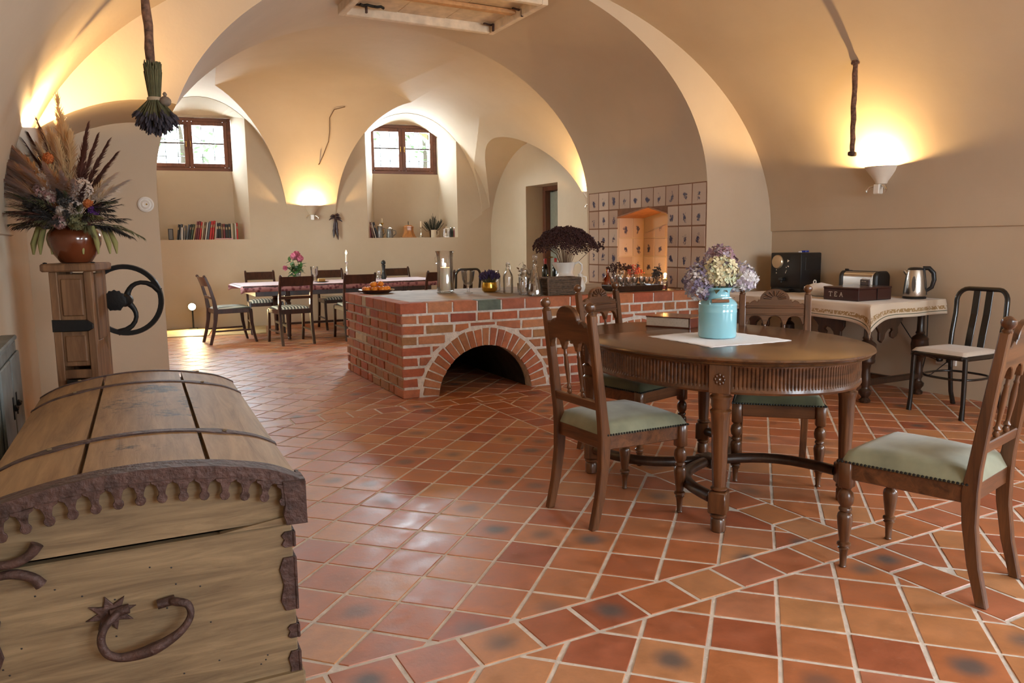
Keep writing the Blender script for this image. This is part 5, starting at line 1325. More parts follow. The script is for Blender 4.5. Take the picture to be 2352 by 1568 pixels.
for k in range(9):
    a = -1.5+3*k/8; p = [PD(a*.9, .1)*.12+Vector((0, 0, -.02)), PD(a, .1)*.20+Vector((0, 0, -.03)), PD(a, 0)*.235+Vector((0, 0, -.10)), PD(a, 0)*.24+Vector((0, 0, -.16))]
    bm = NB(); tube(bm, p, [.006, .014, .015, .004], 7)
    obj('drooping_spike', bm, MT['hop'], bq)
BL = [(-.055, .19, 'pinkbloom', .048), (-.015, .16, 'pinkbloom', .036), (.14, .20, 'palebloom', .052), (.10, .095, 'palebloom', .040), (.035, .075, 'palebloom', .028), (-.10, .07, 'darkherb', .045), (-.065, .25, 'palebloom', .026), (-.03, .23, 'palebloom', .022), (.19, .08, 'violet', .022), (.165, .115, 'orangeb', .018), (-.01, .36, 'orangeb', .022), (.06, .14, 'darkherb', .045), (.02, .02, 'pinkbloom', .038), (-.06, .03, 'darkherb', .045), (.10, .02, 'drygreen', .045), (-.11, .30, 'palebloom', .022), (-.14, .13, 'darkherb', .04)]
for x, z, m_, r in BL:
    flowerhead('flower_head', vx*x - vy*(.17-.25*abs(x)) + Vector((0, 0, z)), r, 80, .013, [MT[m_], MT[m_], MT['palebloom'] if m_ == 'pinkbloom' else MT[m_]], bq, cut=-1)

# ------------------------------------------------------------------ on the hearth
ZH = .7835
def on_hearth(name, label, cat, a, b, group=None, rz=0): return thing(name, label, cat, (a, b, ZH), rz, group)
MT['mandarin'] = plain('mandarin_peel', (.80, .26, .015), .45, bump=.3, bs=200); MT['bowlwood'] = plain('dark_red_glaze', (.07, .016, .012), .25, coat=.4)
bowl = on_hearth('fruit_bowl', 'low dark red dish of mandarins on the left end of the hearth', 'bowl', 2.36, 7.28)
bm = NB(); lathe(bm, [(.10, 0), (.12, .002), (.165, .022), (.180, .034), (.176, .037), (.155, .026), (.11, .012), (.001, .010)], 36); obj('dish', bm, MT['bowlwood'], bowl, smooth=50)
MND = []; sp0 = None; MP = [(-.105, -.02), (-.06, .06), (-.035, -.05), (.02, .02), (.03, -.08), (.075, -.03), (.08, .055), (.12, .01), (-.01, .10), (-.10, .05)]; MP2 = [(-.03, .01, .046), (.045, .0, .050), (.0, .06, .046)]
for i, (x, y, z) in enumerate([(x, y, 0) for x, y in MP] + MP2):
    if sp0 is None:
        sp0 = thing('mandarin', 'orange mandarin heaped in the low dark red dish', 'mandarin', (0, 0, 0), 0, 'mandarins in the dish')
        bm = NB(); ball(bm, (0, 0, .026), .032, 2, (1, 1, .84)); obj('fruit', bm, MT['mandarin'], sp0)
        bm = NB(); lathe(bm, [(.005, .0515), (.004, .055), (.001, .056)], 6); obj('stem_end', bm, MT['drygreen'], sp0); q = sp0
    else: q = dup(sp0, (0, 0, 0), 0, '', 'mandarins in the dish')
    q.location = (2.36+x, 7.28+y, ZH+.013+z+.06*(x*x+y*y)); q.rotation_euler.z = i*1.3; MND.append((q, z, (x*.883-y*.469)))
for lay, nm in ((0, 'lower layer of the dish'), (1, 'top of the heap')):
    L_ = sorted([m_ for m_ in MND if (m_[1] > 0) == bool(lay)], key=lambda m_: m_[2])
    for i, m_ in enumerate(L_): m_[0]['label'] = 'orange mandarin on the hearth, %s, %s from the left' % (nm, ('first', 'second', 'third', 'fourth', 'fifth', 'sixth', 'seventh', 'eighth', 'ninth', 'tenth')[i])
hu = on_hearth('hurricane_lantern', 'tall clear glass hurricane with a flared rim holding a lit candle', 'lantern', 2.93, 6.88)
bm = NB(); lathe(bm, [(.001, .012), (.060, .012), (.082, .018), (.086, .05), (.078, .12), (.077, .33), (.084, .385), (.094, .405), (.091, .406), (.080, .385), (.073, .33), (.074, .12), (.081, .05), (.076, .026), (.001, .022)], 36)
lathe(bm, [(.001, 0), (.085, 0), (.088, .006), (.06, .012), (.001, .013)], 36); obj('glass_vessel', bm, MT['glass'], hu, smooth=60)
bm = NB(); tube(bm, [(-.080, -.02, .34), (-.105, -.02, .36), (-.115, -.02, .33), (-.098, -.02, .29)], .006, 6); obj('glass_handle', bm, MT['glass'], hu)
cd = on_hearth('pillar_candle', 'lit ivory pillar candle inside the glass hurricane', 'candle', 2.93, 6.88); cd.location.z += .024
bm = NB(); lathe(bm, [(.048, 0), (.049, .003), (.049, .215), (.044, .222), (.030, .214), (.001, .212)], 28); obj('wax_body', bm, MT['wax'], cd, smooth=50)
bm = NB(); tube(bm, [(0, 0, .21), (.002, 0, .226)], .0015, 5); obj('wick', bm, MT['wick'], cd); flame(cd, .224, .042, .010)
l = point('candle_light', (0, 0, .255), 3.0, (1, .55, .2), .012); l.parent = cd
gb = on_hearth('goblet', 'large ribbed clear goblet beside the glass hurricane', 'glass', 3.09, 6.70)
fl6 = lambda t, z: 1+.03*math.cos(10*t)*(1 if z > .09 else 0)
bm = NB(); lathe(bm, [(.001, 0), (.045, .001), (.046, .005), (.012, .014), (.009, .03), (.016, .045), (.010, .055), (.012, .066), (.038, .085), (.055, .13), (.066, .215), (.064, .215), (.052, .13), (.034, .09), (.001, .082)], 40, flute=fl6); obj('glass_body', bm, MT['glass'], gb, smooth=60)
MT['goldcup'] = plain('gold_lustre_glass', (.72, .42, .06), .12, .9)
gc = on_hearth('gold_cup', 'gold lustre cup holding violet lavender on the hearth', 'cup', 3.335, 6.73)
bm = NB(); lathe(bm, [(.045, 0), (.062, .003), (.076, .022), (.077, .045), (.070, .095), (.068, .095), (.073, .045), (.06, .01), (.001, .008)], 30); obj('bowl', bm, MT['goldcup'], gc, smooth=60)
lp = thing('lavender_posy', 'violet lavender posy in the gold cup', 'flowers', (3.335, 6.73, ZH+.09))
bmA, bmB = NB(), NB(); MT['lavviolet'] = plain('violet_lavender', (.055, .035, .10), .9, var=.4, vs=70)
for k in range(130):
    a, r = U(0, 2*PI), math.sqrt(R4.random()); p = Vector((math.cos(a)*r*.105, math.sin(a)*r*.105, .115-.055*r*r+U(-.015, .012))); d = Vector((p.x, p.y, .12)).normalized()
    tube(bmA, [(p.x*.3, p.y*.3, -.03), p], .0015, 4, caps=False); tube(bmB, [p-d*.030, p-d*.008, p+d*.010], [.005, .009, .003], 5)
obj('stems', bmA, MT['drystem'], lp, kind='stuff'); obj('flower_spikes', bmB, MT['lavviolet'], lp, kind='stuff')
def bottle(name, label, a, b, prof, mt=None, cat='bottle', z=None, stop=None, group=None, seg=28, flute=None):
    t = thing(name, label, cat, (a, b, ZH if z is None else z), 0, group)
    inner = [(max(.001, r-.0035), z_) for r, z_ in reversed(prof)][:-1] + [(.001, prof[0][1]+.006)]
    bm = NB(); lathe(bm, [(.001, 0)] + prof + inner, seg, flute=flute); obj('glass_body', bm, mt or MT['glass'], t, smooth=50)
    if stop: bm = NB(); lathe(bm, stop[0], 14); obj('stopper', bm, stop[1], t, smooth=50)
    return t
MT['cork'] = plain('cork', (.42, .26, .14), .9, var=.3, vs=60); MT['rubber'] = plain('rubber_ring', (.45, .12, .05), .6)
sw = bottle('swing_bottle', 'slim clear swing top bottle on the hearth', 3.40, 6.46, [(.045, 0), (.048, .006), (.048, .15), (.044, .175), (.022, .215), (.016, .235), (.016, .265), (.019, .268), (.019, .276)], stop=([(.014, .276), (.017, .281), (.016, .292), (.006, .297)], MT['white']))
bm = NB(); tube(bm, [(.021, 0, .225), (.027, 0, .255), (.018, 0, .288), (-.018, 0, .288), (-.027, 0, .255), (-.021, 0, .225)], .0018, 5); obj('wire_bail', bm, MT['silver'], sw)
bottle('glass_jar', 'clear ribbed jar with a glass stopper in front of the slim bottle', 3.415, 6.165, [(.050, 0), (.054, .005), (.054, .165), (.050, .185), (.034, .200), (.034, .225), (.039, .228)], cat='jar', stop=([(.030, .228), (.040, .236), (.036, .246), (.012, .252), (.020, .262), (.014, .272), (.001, .275)], MT['glass']), seg=40, flute=lambda t, z: 1+.02*math.cos(16*t)*(1 if .01 < z < .17 else 0))
bottle('glass_carafe', 'short clear carafe behind the slim swing top bottle', 3.47, 6.86, [(.046, 0), (.050, .005), (.050, .14), (.046, .16), (.032, .185), (.034, .205)], cat='carafe')
bottle('small_glass', 'small clear tumbler beside the ribbed jar', 3.56, 6.50, [(.028, 0), (.032, .004), (.036, .09)], cat='glass')
bottle('decanter', 'tall conical clear decanter with a ball stopper beside the wicker basket', 3.425, 5.985, [(.066, 0), (.074, .006), (.074, .03), (.055, .13), (.030, .225), (.020, .27), (.019, .30), (.026, .308)], cat='decanter', stop=([(.014, .300), (.018, .312), (.010, .322), (.024, .340), (.027, .352), (.022, .368), (.001, .376)], MT['glass']))
ds = thing('dried_leaf_sprig', 'dried brown leaf sprig behind the conical decanter', 'plant', (3.69, 6.56, ZH))
MT['brownleaf'] = plain('brown_leaf', (.16, .075, .025), .7, var=.4, vs=20)
bm = NB(); lathe(bm, [(.001, 0), (.035, .001), (.042, .03), (.036, .07), (.040, .074), (.034, .072), (.034, .03), (.001, .02)], 20); obj('pot', bm, MT['bowlwood'], ds)
bmA, bmB = NB(), NB()
for k in range(16):
    a = U(0, 2*PI); e = Vector((math.cos(a)*U(.04, .13), math.sin(a)*U(.04, .13), U(.15, .30))); tube(bmA, [(0, 0, .05), e*.5+Vector((0, 0, .04)), e], .0022, 4)
    for q in range(5): leaf(bmB, e*U(.6, 1), (U(-1, 1), U(-1, 1), U(-.4, .6)), U(.04, .07), .026, n=2)
obj('stems', bmA, MT['drystem'], ds); obj('leaves', bmB, MT['brownleaf'], ds, smooth=0)
# wicker basket
bs_ = on_hearth('wicker_basket', 'rectangular grey brown wicker basket at the front edge of the hearth', 'basket', 3.70, 6.03, rz=math.radians(-4))
bx, by, bh = .165, .115, .150
bm = NB()
def rect_loop(hx, hy, z, off):
    pts = []; n = 14
    for (x0, y0, x1, y1) in ((-hx, -hy, hx, -hy), (hx, -hy, hx, hy), (hx, hy, -hx, hy), (-hx, hy, -hx, -hy)):
        for i in range(n):
            t = i/n; x, y = x0+(x1-x0)*t, y0+(y1-y0)*t; L = math.hypot(x1-x0, y1-y0); nx, ny = (y1-y0)/L, -(x1-x0)/L
            w = .0035*math.sin(PI*(i*1.0+off)); w = .0055*(1 if (i+off) % 2 else -1)
            pts.append((x+nx*w, y+ny*w, z))
    pts.append(pts[0]); return pts
for k in range(10): tube(bm, rect_loop(bx*(.93+.0075*k), by*(.93+.0075*k), .010+.0140*k+U(-.0015, .0015), k % 2), .0074, 6, caps=False)
obj('woven_cane', bm, MT['wicker'], bs_, kind='stuff')
bm = NB(); tube(bm, rect_loop(bx+.006, by+.006, bh, 0), .0095, 7, caps=False); obj('rim', bm, MT['wicker'], bs_)
bm = NB(); box(bm, (0, 0, .006), (2*bx*.93, 2*by*.93, .010), bev=.003); obj('base', bm, MT['wicker'], bs_)
for (x, y) in ((-bx, -by), (bx, -by), (bx, by), (-bx, by)):
    bm = NB(); tube(bm, [(x*.95, y*.95, 0), (x*1.03, y*1.03, bh)], .0085, 6); obj('corner_post', bm, MT['wicker'], bs_)
# white jug with dark sedum heads
jg = on_hearth('white_jug', 'large white waisted jug holding dark dried flowers behind the basket', 'jug', 4.10, 6.55)
bm = NB(); rings = lathe(bm, [(.001, 0), (.062, 0), (.068, .006), (.062, .016), (.100, .060), (.108, .095), (.100, .130), (.082, .160), (.079, .175), (.090, .225), (.105, .275), (.101, .276), (.086, .225), (.074, .175), (.09, .10), (.001, .03)], 32)
for ring in rings[9:13]:
    for v in ring:
        q = max(0, -v.co.x)/.1; v.co.x -= .03*q**3
obj('body', bm, MT['white'], jg, rot=(0, 0, math.radians(-28)), smooth=60)
bm = NB(); tube(bm, [vx*.098+Vector((0, 0, .262)), vx*.135+Vector((0, 0, .278)), vx*.168+Vector((0, 0, .250)), vx*.170+Vector((0, 0, .20)), vx*.140+Vector((0, 0, .14)), vx*.103+Vector((0, 0, .105))], [.011, .011, .010, .010, .010, .012], 8); obj('handle', bm, MT['white'], jg)
sd_ = thing('sedum_bouquet', 'wide domed bouquet of dark maroon dried flower heads in the white jug', 'flowers', (4.10, 6.55, ZH+.27))
MT['sedum'] = plain('maroon_sedum', (.060, .022, .022), .9, var=.5, vs=40); MT['sedstem'] = plain('sedum_stem', (.20, .12, .07), .8)
bm = NB(); heads = []
for k in range(30):
    z = 1-(k+.5)/30*.68; a = k*2.39996; s = math.sqrt(1-z*z); heads.append(Vector((s*math.cos(a)*.30, s*math.sin(a)*.30, .05+.285*z**.8)))
for h in heads:
    tube(bm, [(h.x*.08, h.y*.08, -.10), (h.x*.35, h.y*.35, h.z*.45), h-Vector((0, 0, .01))], .0032, 5)
    for q in range(3): tube(bm, [(h.x*.55, h.y*.55, h.z*.66), h+Vector((U(-.04, .04), U(-.04, .04), 0))], .0018, 4)
obj('stems', bm, MT['sedstem'], sd_)
for h in heads:
    bm = NB(); d = Vector((h.x, h.y, .35)).normalized(); u_ = d.orthogonal().normalized(); v_ = d.cross(u_)
    for i in range(110):
        r = math.sqrt((i+.5)/110); a = i*2.39996; p = h + (u_*math.cos(a)+v_*math.sin(a))*r*.100 + d*(.030*(1-r*r)+U(-.008, .008)-.03*r*r)
        bmesh.ops.create_icosphere(bm, subdivisions=1, radius=U(.006, .0105), matrix=Matrix.Translation(p))
    obj('flower_head', bm, MT['sedum'], sd_, smooth=0, kind='stuff')
h = vx*.36+Vector((0, 0, .17)); bm = NB(); tube(bm, [vx*.12+Vector((0, 0, .0)), vx*.26+Vector((0, 0, .13)), h], .0025, 5)
for i in range(26): bmesh.ops.create_icosphere(bm, subdivisions=1, radius=.010, matrix=Matrix.Translation(h+vx*U(-.03, .03)+vy*U(-.03, .03)+Vector((0, 0, U(-.04, .04)))))
obj('loose_sprig', bm, MT['sedum'], sd_, smooth=0)
sj = on_hearth('small_white_jug', 'small white pear shaped jug standing right of the wicker basket', 'jug', 4.06, 6.21)
bm = NB(); lathe(bm, [(.001, 0), (.036, 0), (.038, .005), (.050, .035), (.050, .065), (.034, .105), (.020, .135), (.022, .160), (.027, .172), (.024, .172), (.017, .14), (.03, .10), (.001, .02)], 28); obj('body', bm, MT['white'], sj, smooth=60)
bm = NB(); tube(bm, [vx*.022+Vector((0, 0, .15)), vx*.055+Vector((0, 0, .14)), vx*.058+Vector((0, 0, .10)), vx*.040+Vector((0, 0, .075))], .006, 7); obj('handle', bm, MT['white'], sj)
MT['wineglass'] = plain('dark_wine_bottle', (.006, .010, .006), .08, coat=.5); MT['capsule'] = plain('red_capsule', (.38, .02, .015), .35)
WP = [(.036, 0), (.038, .006), (.038, .19), (.032, .215), (.016, .245), (.014, .25)]
for i, (a, b, lb) in enumerate(((4.145, 7.02, 'dark wine bottle with red capsule left of the white jug'), (4.32, 7.10, 'dark wine bottle with red capsule hidden behind the white jug'))):
    t = on_hearth('wine_bottle', lb, 'bottle', a, b, 'wine bottles at the back of the hearth'); bm = NB(); lathe(bm, [(.001, 0)]+WP+[(.014, .30), (.001, .301)], 24); obj('glass_body', bm, MT['wineglass'], t, smooth=50)
    bm = NB(); lathe(bm, [(.0152, .238), (.0155, .302), (.012, .306), (.001, .306)], 18); obj('capsule', bm, MT['capsule'], t, smooth=50)
# tray with glasses
tr = on_hearth('serving_tray', 'long dark wooden tray of glasses at the right end of the hearth', 'tray', 4.545, 6.03, rz=math.radians(-4))
bm = NB(); box(bm, (0, 0, .008), (.46, .30, .012), bev=.003); obj('tray_base', bm, MT['dark'], tr, smooth=0)
for (x, y, sx, sy, rx, ry) in ((0, -.152, .50, .012, .25, 0), (0, .152, .50, .012, -.25, 0), (-.238, 0, .012, .30, 0, -.3), (.238, 0, .012, .30, 0, .3)):
    bm = NB(); box(bm, (x, y, .030), (sx, sy, .055), (rx, ry, 0), bev=.003); obj('tray_side', bm, MT['dark'], tr, smooth=0)
TG = ZH+.0145
g0 = None; GP = [(-.17, -.08), (-.10, -.10), (-.03, -.09), (.04, -.10), (.11, -.09), (.17, -.08), (-.13, .0), (-.05, .0), (.03, -.01), (.12, .0), (-.17, .08), (.16, .08)]
for i, (x, y) in enumerate(GP):
    w = Matrix.Rotation(math.radians(-4), 3, 'Z') @ Vector((x, y, 0)); P_ = (4.545+w.x, 6.03+w.y, TG)
    if g0 is None:
        g0 = thing('liqueur_glass', 'small stemmed clear glass standing on the dark serving tray', 'glass', P_, 0, 'small glasses on the tray')
        bm = NB(); lathe(bm, [(.001, 0), (.024, .001), (.024, .003), (.005, .008), (.004, .04), (.010, .05), (.026, .075), (.028, .115), (.026, .115), (.023, .077), (.001, .056)], 20); obj('glass_body', bm, MT['glass'], g0, smooth=60)
    else: g1_ = dup(g0, P_, 0, '', 'small glasses on the tray')
    (g0 if i == 0 else g1_)['label'] = 'small stemmed glass on the serving tray, ' + ('front row, %s from the left' % ('first', 'second', 'third', 'fourth', 'fifth', 'sixth')[i] if i < 6 else 'middle row, %s from the left' % ('first', 'second', 'third', 'fourth')[i-6] if i < 10 else 'back row, %s end' % ('left', 'right')[i-10])
MT['amber'] = clear('amber_glass', (.85, .45, .16)); MT['redglass'] = clear('red_glass', (.55, .02, .02)); MT['redliq'] = plain('red_liqueur', (.25, .008, .01), .1, coat=.5)
def trayp(x, y): w = Matrix.Rotation(math.radians(-4), 3, 'Z') @ Vector((x, y, 0)); return 4.545+w.x, 6.03+w.y
p = trayp(-.06, .085); bottle('small_decanter', 'cut glass decanter with tall stopper on the tray, left one', *p, [(.036, 0), (.040, .005), (.040, .08), (.014, .115), (.013, .14), (.019, .145)], z=TG, cat='decanter', stop=([(.010, .145), (.018, .158), (.012, .182), (.001, .186)], MT['glass']), group='decanters on the tray')
p = trayp(.06, .085); bottle('small_decanter', 'cut glass decanter with round stopper on the tray, right one', *p, [(.040, 0), (.044, .005), (.044, .07), (.014, .11), (.013, .135), (.019, .14)], z=TG, cat='decanter', stop=([(.010, .14), (.020, .158), (.020, .168), (.001, .178)], MT['glass']), group='decanters on the tray')
bottle('amber_carafe', 'round amber tinted carafe with a slender neck left of the tray', 4.50, 6.38, [(.045, 0), (.058, .006), (.062, .05), (.052, .095), (.022, .13), (.016, .15), (.016, .205), (.022, .21)], mt=MT['amber'], cat='carafe', stop=([(.017, .210), (.022, .214), (.016, .222), (.001, .224)], MT['dark']))
cp = on_hearth('silver_beaker', 'tall silver beaker beside the amber carafe', 'beaker', 4.60, 6.32)
bm = NB(); lathe(bm, [(.001, 0), (.034, 0), (.036, .004), (.039, .14), (.037, .14), (.033, .01), (.001, .008)], 24); obj('body', bm, MT['silver'], cp, smooth=50)
bm = NB(); lathe(bm, [(.040, .128), (.042, .132), (.040, .136)], 24); obj('rim_band', bm, MT['silver'], cp)
rg = on_hearth('red_tumbler', 'squat glass of red liqueur at the right end of the hearth', 'glass', 4.845, 5.93)
bm = NB(); lathe(bm, [(.001, 0), (.044, 0), (.047, .005), (.049, .085), (.046, .085), (.044, .008), (.001, .007)], 24); obj('glass_body', bm, MT['glass'], rg, smooth=50)
bm = NB(); lathe(bm, [(.001, .008), (.043, .008), (.044, .05), (.001, .051)], 24); obj('liqueur', bm, MT['redliq'], rg, smooth=50)
nt = thing('niche_candle', 'lit candle in a glass glowing inside the tiled wall niche', 'candle', (5.14, 6.26, ZH+.002))
bm = NB(); lathe(bm, [(.001, 0), (.036, 0), (.040, .005), (.042, .15), (.040, .15), (.037, .01), (.001, .008)], 24); obj('glass_holder', bm, MT['glass'], nt, smooth=50)
bm = NB(); lathe(bm, [(.001, .009), (.030, .009), (.030, .085), (.001, .086)], 20); obj('wax_body', bm, MT['wax'], nt, smooth=50); flame(nt, .088, .05, .013)
l = point('candle_light', (0, 0, .13), 13.0, (1, .50, .15), .015); l.parent = nt
def posy(name, label, a, b, z, mt, r, h, n, leafy=True, pot=None):
    t = thing(name, label, 'flowers', (a, b, z)); bmA, bmB = NB(), NB()
    for k in range(n):
        an, q = U(0, 2*PI), math.sqrt(R4.random()); p = Vector((math.cos(an)*q*r, math.sin(an)*q*r, h*(1-.35*q*q)*U(.85, 1.05))); tube(bmA, [(p.x*.1, p.y*.1, 0), p], .0018, 4, caps=False)
        for j in range(4): bmesh.ops.create_icosphere(bmB, subdivisions=1, radius=U(.006, .011), matrix=Matrix.Translation(p+Vector((U(-.02, .02), U(-.02, .02), U(-.03, .015)))))
    obj('stems', bmA, MT['sedstem'], t); obj('blooms', bmB, mt, t, smooth=0, kind='stuff')
    bm = NB(); lathe(bm, [(.001, 0), (.030, 0), (.036, .02), (.028, .06), (.026, .06), (.03, .02), (.001, .01)], 16); obj('cup', bm, pot or MT['bowlwood'], t)
MT['redberry'] = plain('red_berries', (.45, .06, .03), .5)
posy('dark_posy', 'dark purple dried flowers before the tiled niche', 4.86, 6.66, ZH, MT['sedum'], .14, .26, 46)
posy('red_posy', 'red berry sprig before the tiled niche', 4.90, 6.46, ZH, MT['redberry'], .07, .23, 24)
posy('dark_herb_posy', 'dark dried herb sprig at the right jamb of the niche', 4.93, 6.13, ZH, MT['darkherb'], .045, .21, 26)
spn = thing('spectacles', 'folded spectacles lying at the right front corner of the hearth', 'glasses', (4.90, 5.73, ZH), math.radians(-10))
bm = NB()
for s in (-1, 1): tube(bm, [(s*.035+.026*math.cos(2*PI*i/16), .018*math.sin(2*PI*i/16), .012+.005*math.sin(2*PI*i/16)) for i in range(17)], .0025, 6, caps=False)
tube(bm, [(-.010, 0, .016), (.010, 0, .016)], .002, 5); obj('frame', bm, MT['silver'], spn)
for s in (-1, 1):
    bm = NB(); tube(bm, [(s*.060, 0, .012), (s*.062, .03, .006), (s*-.03, .05, .004)], .002, 5); obj('temple', bm, MT['silver'], spn)

# ------------------------------------------------------------------ on the side table
ZS = .7785
cm = thing('coffee_machine', 'black boxy coffee machine with a round dial on the side table', 'coffee machine', (5.735, 5.09, ZS))
bm = NB(); box(bm, (0, 0, .195), (.27, .36, .33), bev=.012, seg=2); box(bm, (.0, 0, .02), (.26, .35, .04), bev=.006); obj('body', bm, MT['blackplastic'], cm, smooth=30)
bm = NB(); box(bm, (-.15, 0, .018), (.10, .20, .024), bev=.006); obj('drip_tray', bm, MT['blackplastic'], cm, smooth=0)
MT['dial'] = plain('dial_bronze', (.60, .47, .31), .3, .6)
bm = NB(); lathe(bm, [(.064, 0), (.064, .010), (.056, .020), (.001, .026)], 32, mat=M3((-.135, .09, .275), (0, -PI/2, 0))); obj('dial', bm, MT['dial'], cm, smooth=40)
bm = NB(); prism(bm, [(-.025, .300), (-.050, .286), (-.025, .272)], -.139, -.134, 'x'); obj('symbol', bm, MT['silver'], cm, smooth=0)
for (y, z, w, h) in ((-.035, .235, .018, .012), (-.012, .225, .012, .010), (-.010, .185, .008, .036), (.105, .20, .012, .012), (.105, .17, .012, .012)):
    bm = NB(); box(bm, (-.136, y, z), (.006, w, h), (.5, 0, 0), bev=.002); obj('button', bm, MT['silver'], cm, smooth=0)
bm = NB(); box(bm, (-.155, .02, .115), (.05, .05, .03), bev=.006); tube(bm, [(-.165, .02, .11), (-.165, .02, .085)], .008, 8); obj('spout', bm, MT['blackplastic'], cm)
bm = NB(); box(bm, (.02, -.182, .26), (.20, .006, .12), bev=.003); obj('side_panel', bm, MT['blackplastic'], cm, smooth=0)
MT['bluepk'] = plain('blue_paper', (.03, .05, .35), .4)
t = thing('blue_packet', 'small blue packet on top of the coffee machine', 'packet', (5.74, 4.99, ZS+.361), .3); bm = NB(); box(bm, (0, 0, .010), (.07, .045, .018), (0, 0, 0), bev=.004); obj('packet_body', bm, MT['bluepk'], t)
bm = NB(); box(bm, (-.03, .03, .006), (.03, .03, .012), bev=.003); obj('paper_tab', bm, MT['linen'], t)
to = thing('toaster', 'long brushed steel toaster with dark ends on the side table', 'toaster', (5.745, 4.36, ZS))
def rr(hx, hz0, hz1, r, n=6):
    return [(hx, hz0), ] + [(hx-r+r*math.cos(PI/2*i/n), hz1-r+r*math.sin(PI/2*i/n)) for i in range(n+1)] + [(-hx+r-r*math.sin(PI/2*i/n), hz1-r+r*math.cos(PI/2*i/n)) for i in range(n+1)] + [(-hx, hz0)]
bm = NB(); prism(bm, rr(.085, .012, .205, .05), -.145, .145, 'y', bev=.004); obj('steel_body', bm, MT['steel'], to, smooth=40)
for s in (-1, 1):
    bm = NB(); prism(bm, rr(.089, .004, .210, .052), *sorted((s*.145, s*.19)), 'y', bev=.012); obj('end_cap', bm, MT['blackplastic'], to, smooth=40)
    bm = NB(); box(bm, (s*.028, 0, .2055), (.022, .25, .004)); obj('slot', bm, MT['blackplastic'], to, smooth=0)
bm = NB(); box(bm, (0, .200, .150), (.05, .03, .018), bev=.004); obj('lever', bm, MT['blackplastic'], to); 
bm = NB(); box(bm, (-.01, .165, .216), (.02, .035, .014), (0, .3, 0), bev=.004); obj('knob', bm, MT['blackplastic'], to)
MT['teawood'] = plain('dark_mahogany_lacquer', (.035, .008, .007), .28, coat=.4)
tb = thing('tea_box', 'dark red wooden tea box lettered TEA at the front of the side table', 'box', (5.335, 4.105, ZS))
bm = NB(); box(bm, (0, 0, .045), (.39, .33, .09), bev=.004); obj('box_body', bm, MT['teawood'], tb, smooth=0)
bm = NB(); box(bm, (0, 0, .097), (.395, .335, .016), bev=.004); obj('lid', bm, MT['teawood'], tb, smooth=0)
bm = NB(); box(bm, (.02, -.168, .05), (.006, .004, .09)); obj('lid_gap', bm, MT['blackplastic'], tb, smooth=0)
def text(name, s, size, loc, rot, mt, parent, depth=.0006):
    cu = bpy.data.curves.new(name, 'FONT'); cu.body = s; cu.size = size; cu.extrude = depth; cu.align_x = 'CENTER'; cu.align_y = 'CENTER'; cu.space_character = 1.35
    o = bpy.data.objects.new(name, cu); COL.objects.link(o); dg = bpy.context.evaluated_depsgraph_get(); me = bpy.data.meshes.new_from_object(o.evaluated_get(dg)); bpy.data.objects.remove(o)
    o = bpy.data.objects.new(name, me); COL.objects.link(o); me.materials.clear(); me.materials.append(mt); o.parent = parent; o.location = loc; o.rotation_euler = rot; return o
MT['lettering'] = plain('pale_lettering', (.62, .55, .48), .6)
bm = NB()
def stroke(y0, z0, y1, z1, w):
    dy, dz = y1-y0, z1-z0; d = math.hypot(dy, dz); ny, nz = -dz/d*w/2, dy/d*w/2
    prism(bm, [(y0+ny, z0+nz), (y1+ny, z1+nz), (y1-ny, z1-nz), (y0-ny, z0-nz)], -.1966, -.1955, 'x')
for c, L in ((.095, ((0, 0, 0, 1), (.42, 1, -.42, 1), (.42, 1, .42, .82), (-.42, 1, -.42, .82), (.16, 0, -.16, 0))), (.045, ((.25, 0, .25, 1), (.36, 1, -.3, 1), (.36, 0, -.3, 0), (.25, .52, -.15, .52), (-.3, 1, -.3, .85), (-.3, 0, -.3, .16))), (-.005, ((.34, 0, 0, 1), (0, 1, -.34, 0), (.2, .36, -.2, .36), (.48, 0, .22, 0), (-.48, 0, -.22, 0)))):
    for y0, z0, y1, z1 in L: stroke(c+y0*.036, .030+z0*.034, c+y1*.036, .030+z1*.034, .0042)
obj('lettering', bm, MT['lettering'], tb, smooth=0, kind='stuff')
sg = thing('card_holder', 'small dark card holder with white script before the toaster', 'card', (5.50, 4.16, ZS+.105), math.radians(-20))
bm = NB(); box(bm, (0, 0, .022), (.022, .11, .044), bev=.002); obj('holder', bm, MT['teawood'], sg, smooth=0)
bm = NB(); box(bm, (.006, 0, .026), (.004, .118, .052), bev=.001); obj('card', bm, MT['linen'], sg, smooth=0)
bm = NB()
for y in (.030, .020, .011, -.006, -.015, -.024): box(bm, (-.0115, y, .030), (.001, .006, .008))
obj('script_line', bm, MT['lettering'], sg, smooth=0, kind='stuff')
kt = thing('electric_kettle', 'brushed steel electric kettle with black handle at the right end of the side table', 'kettle', (5.76, 3.90, ZS))
bm = NB(); lathe(bm, [(.001, 0), (.086, 0), (.088, .010), (.082, .016), (.001, .018)], 36); obj('power_base', bm, MT['blackplastic'], kt, smooth=50)
bm = NB(); lathe(bm, [(.001, .018), (.082, .018), (.084, .024), (.083, .06), (.074, .15), (.064, .215), (.060, .228), (.001, .229)], 40); obj('steel_body', bm, MT['steel'], kt, smooth=50)
bm = NB(); lathe(bm, [(.060, .228), (.056, .240), (.040, .248), (.001, .251)], 32); obj('lid', bm, MT['blackplastic'], kt, smooth=50)
hx = vx*.55-vy*.25; hx = Vector((.60, -.80, 0)).normalized()
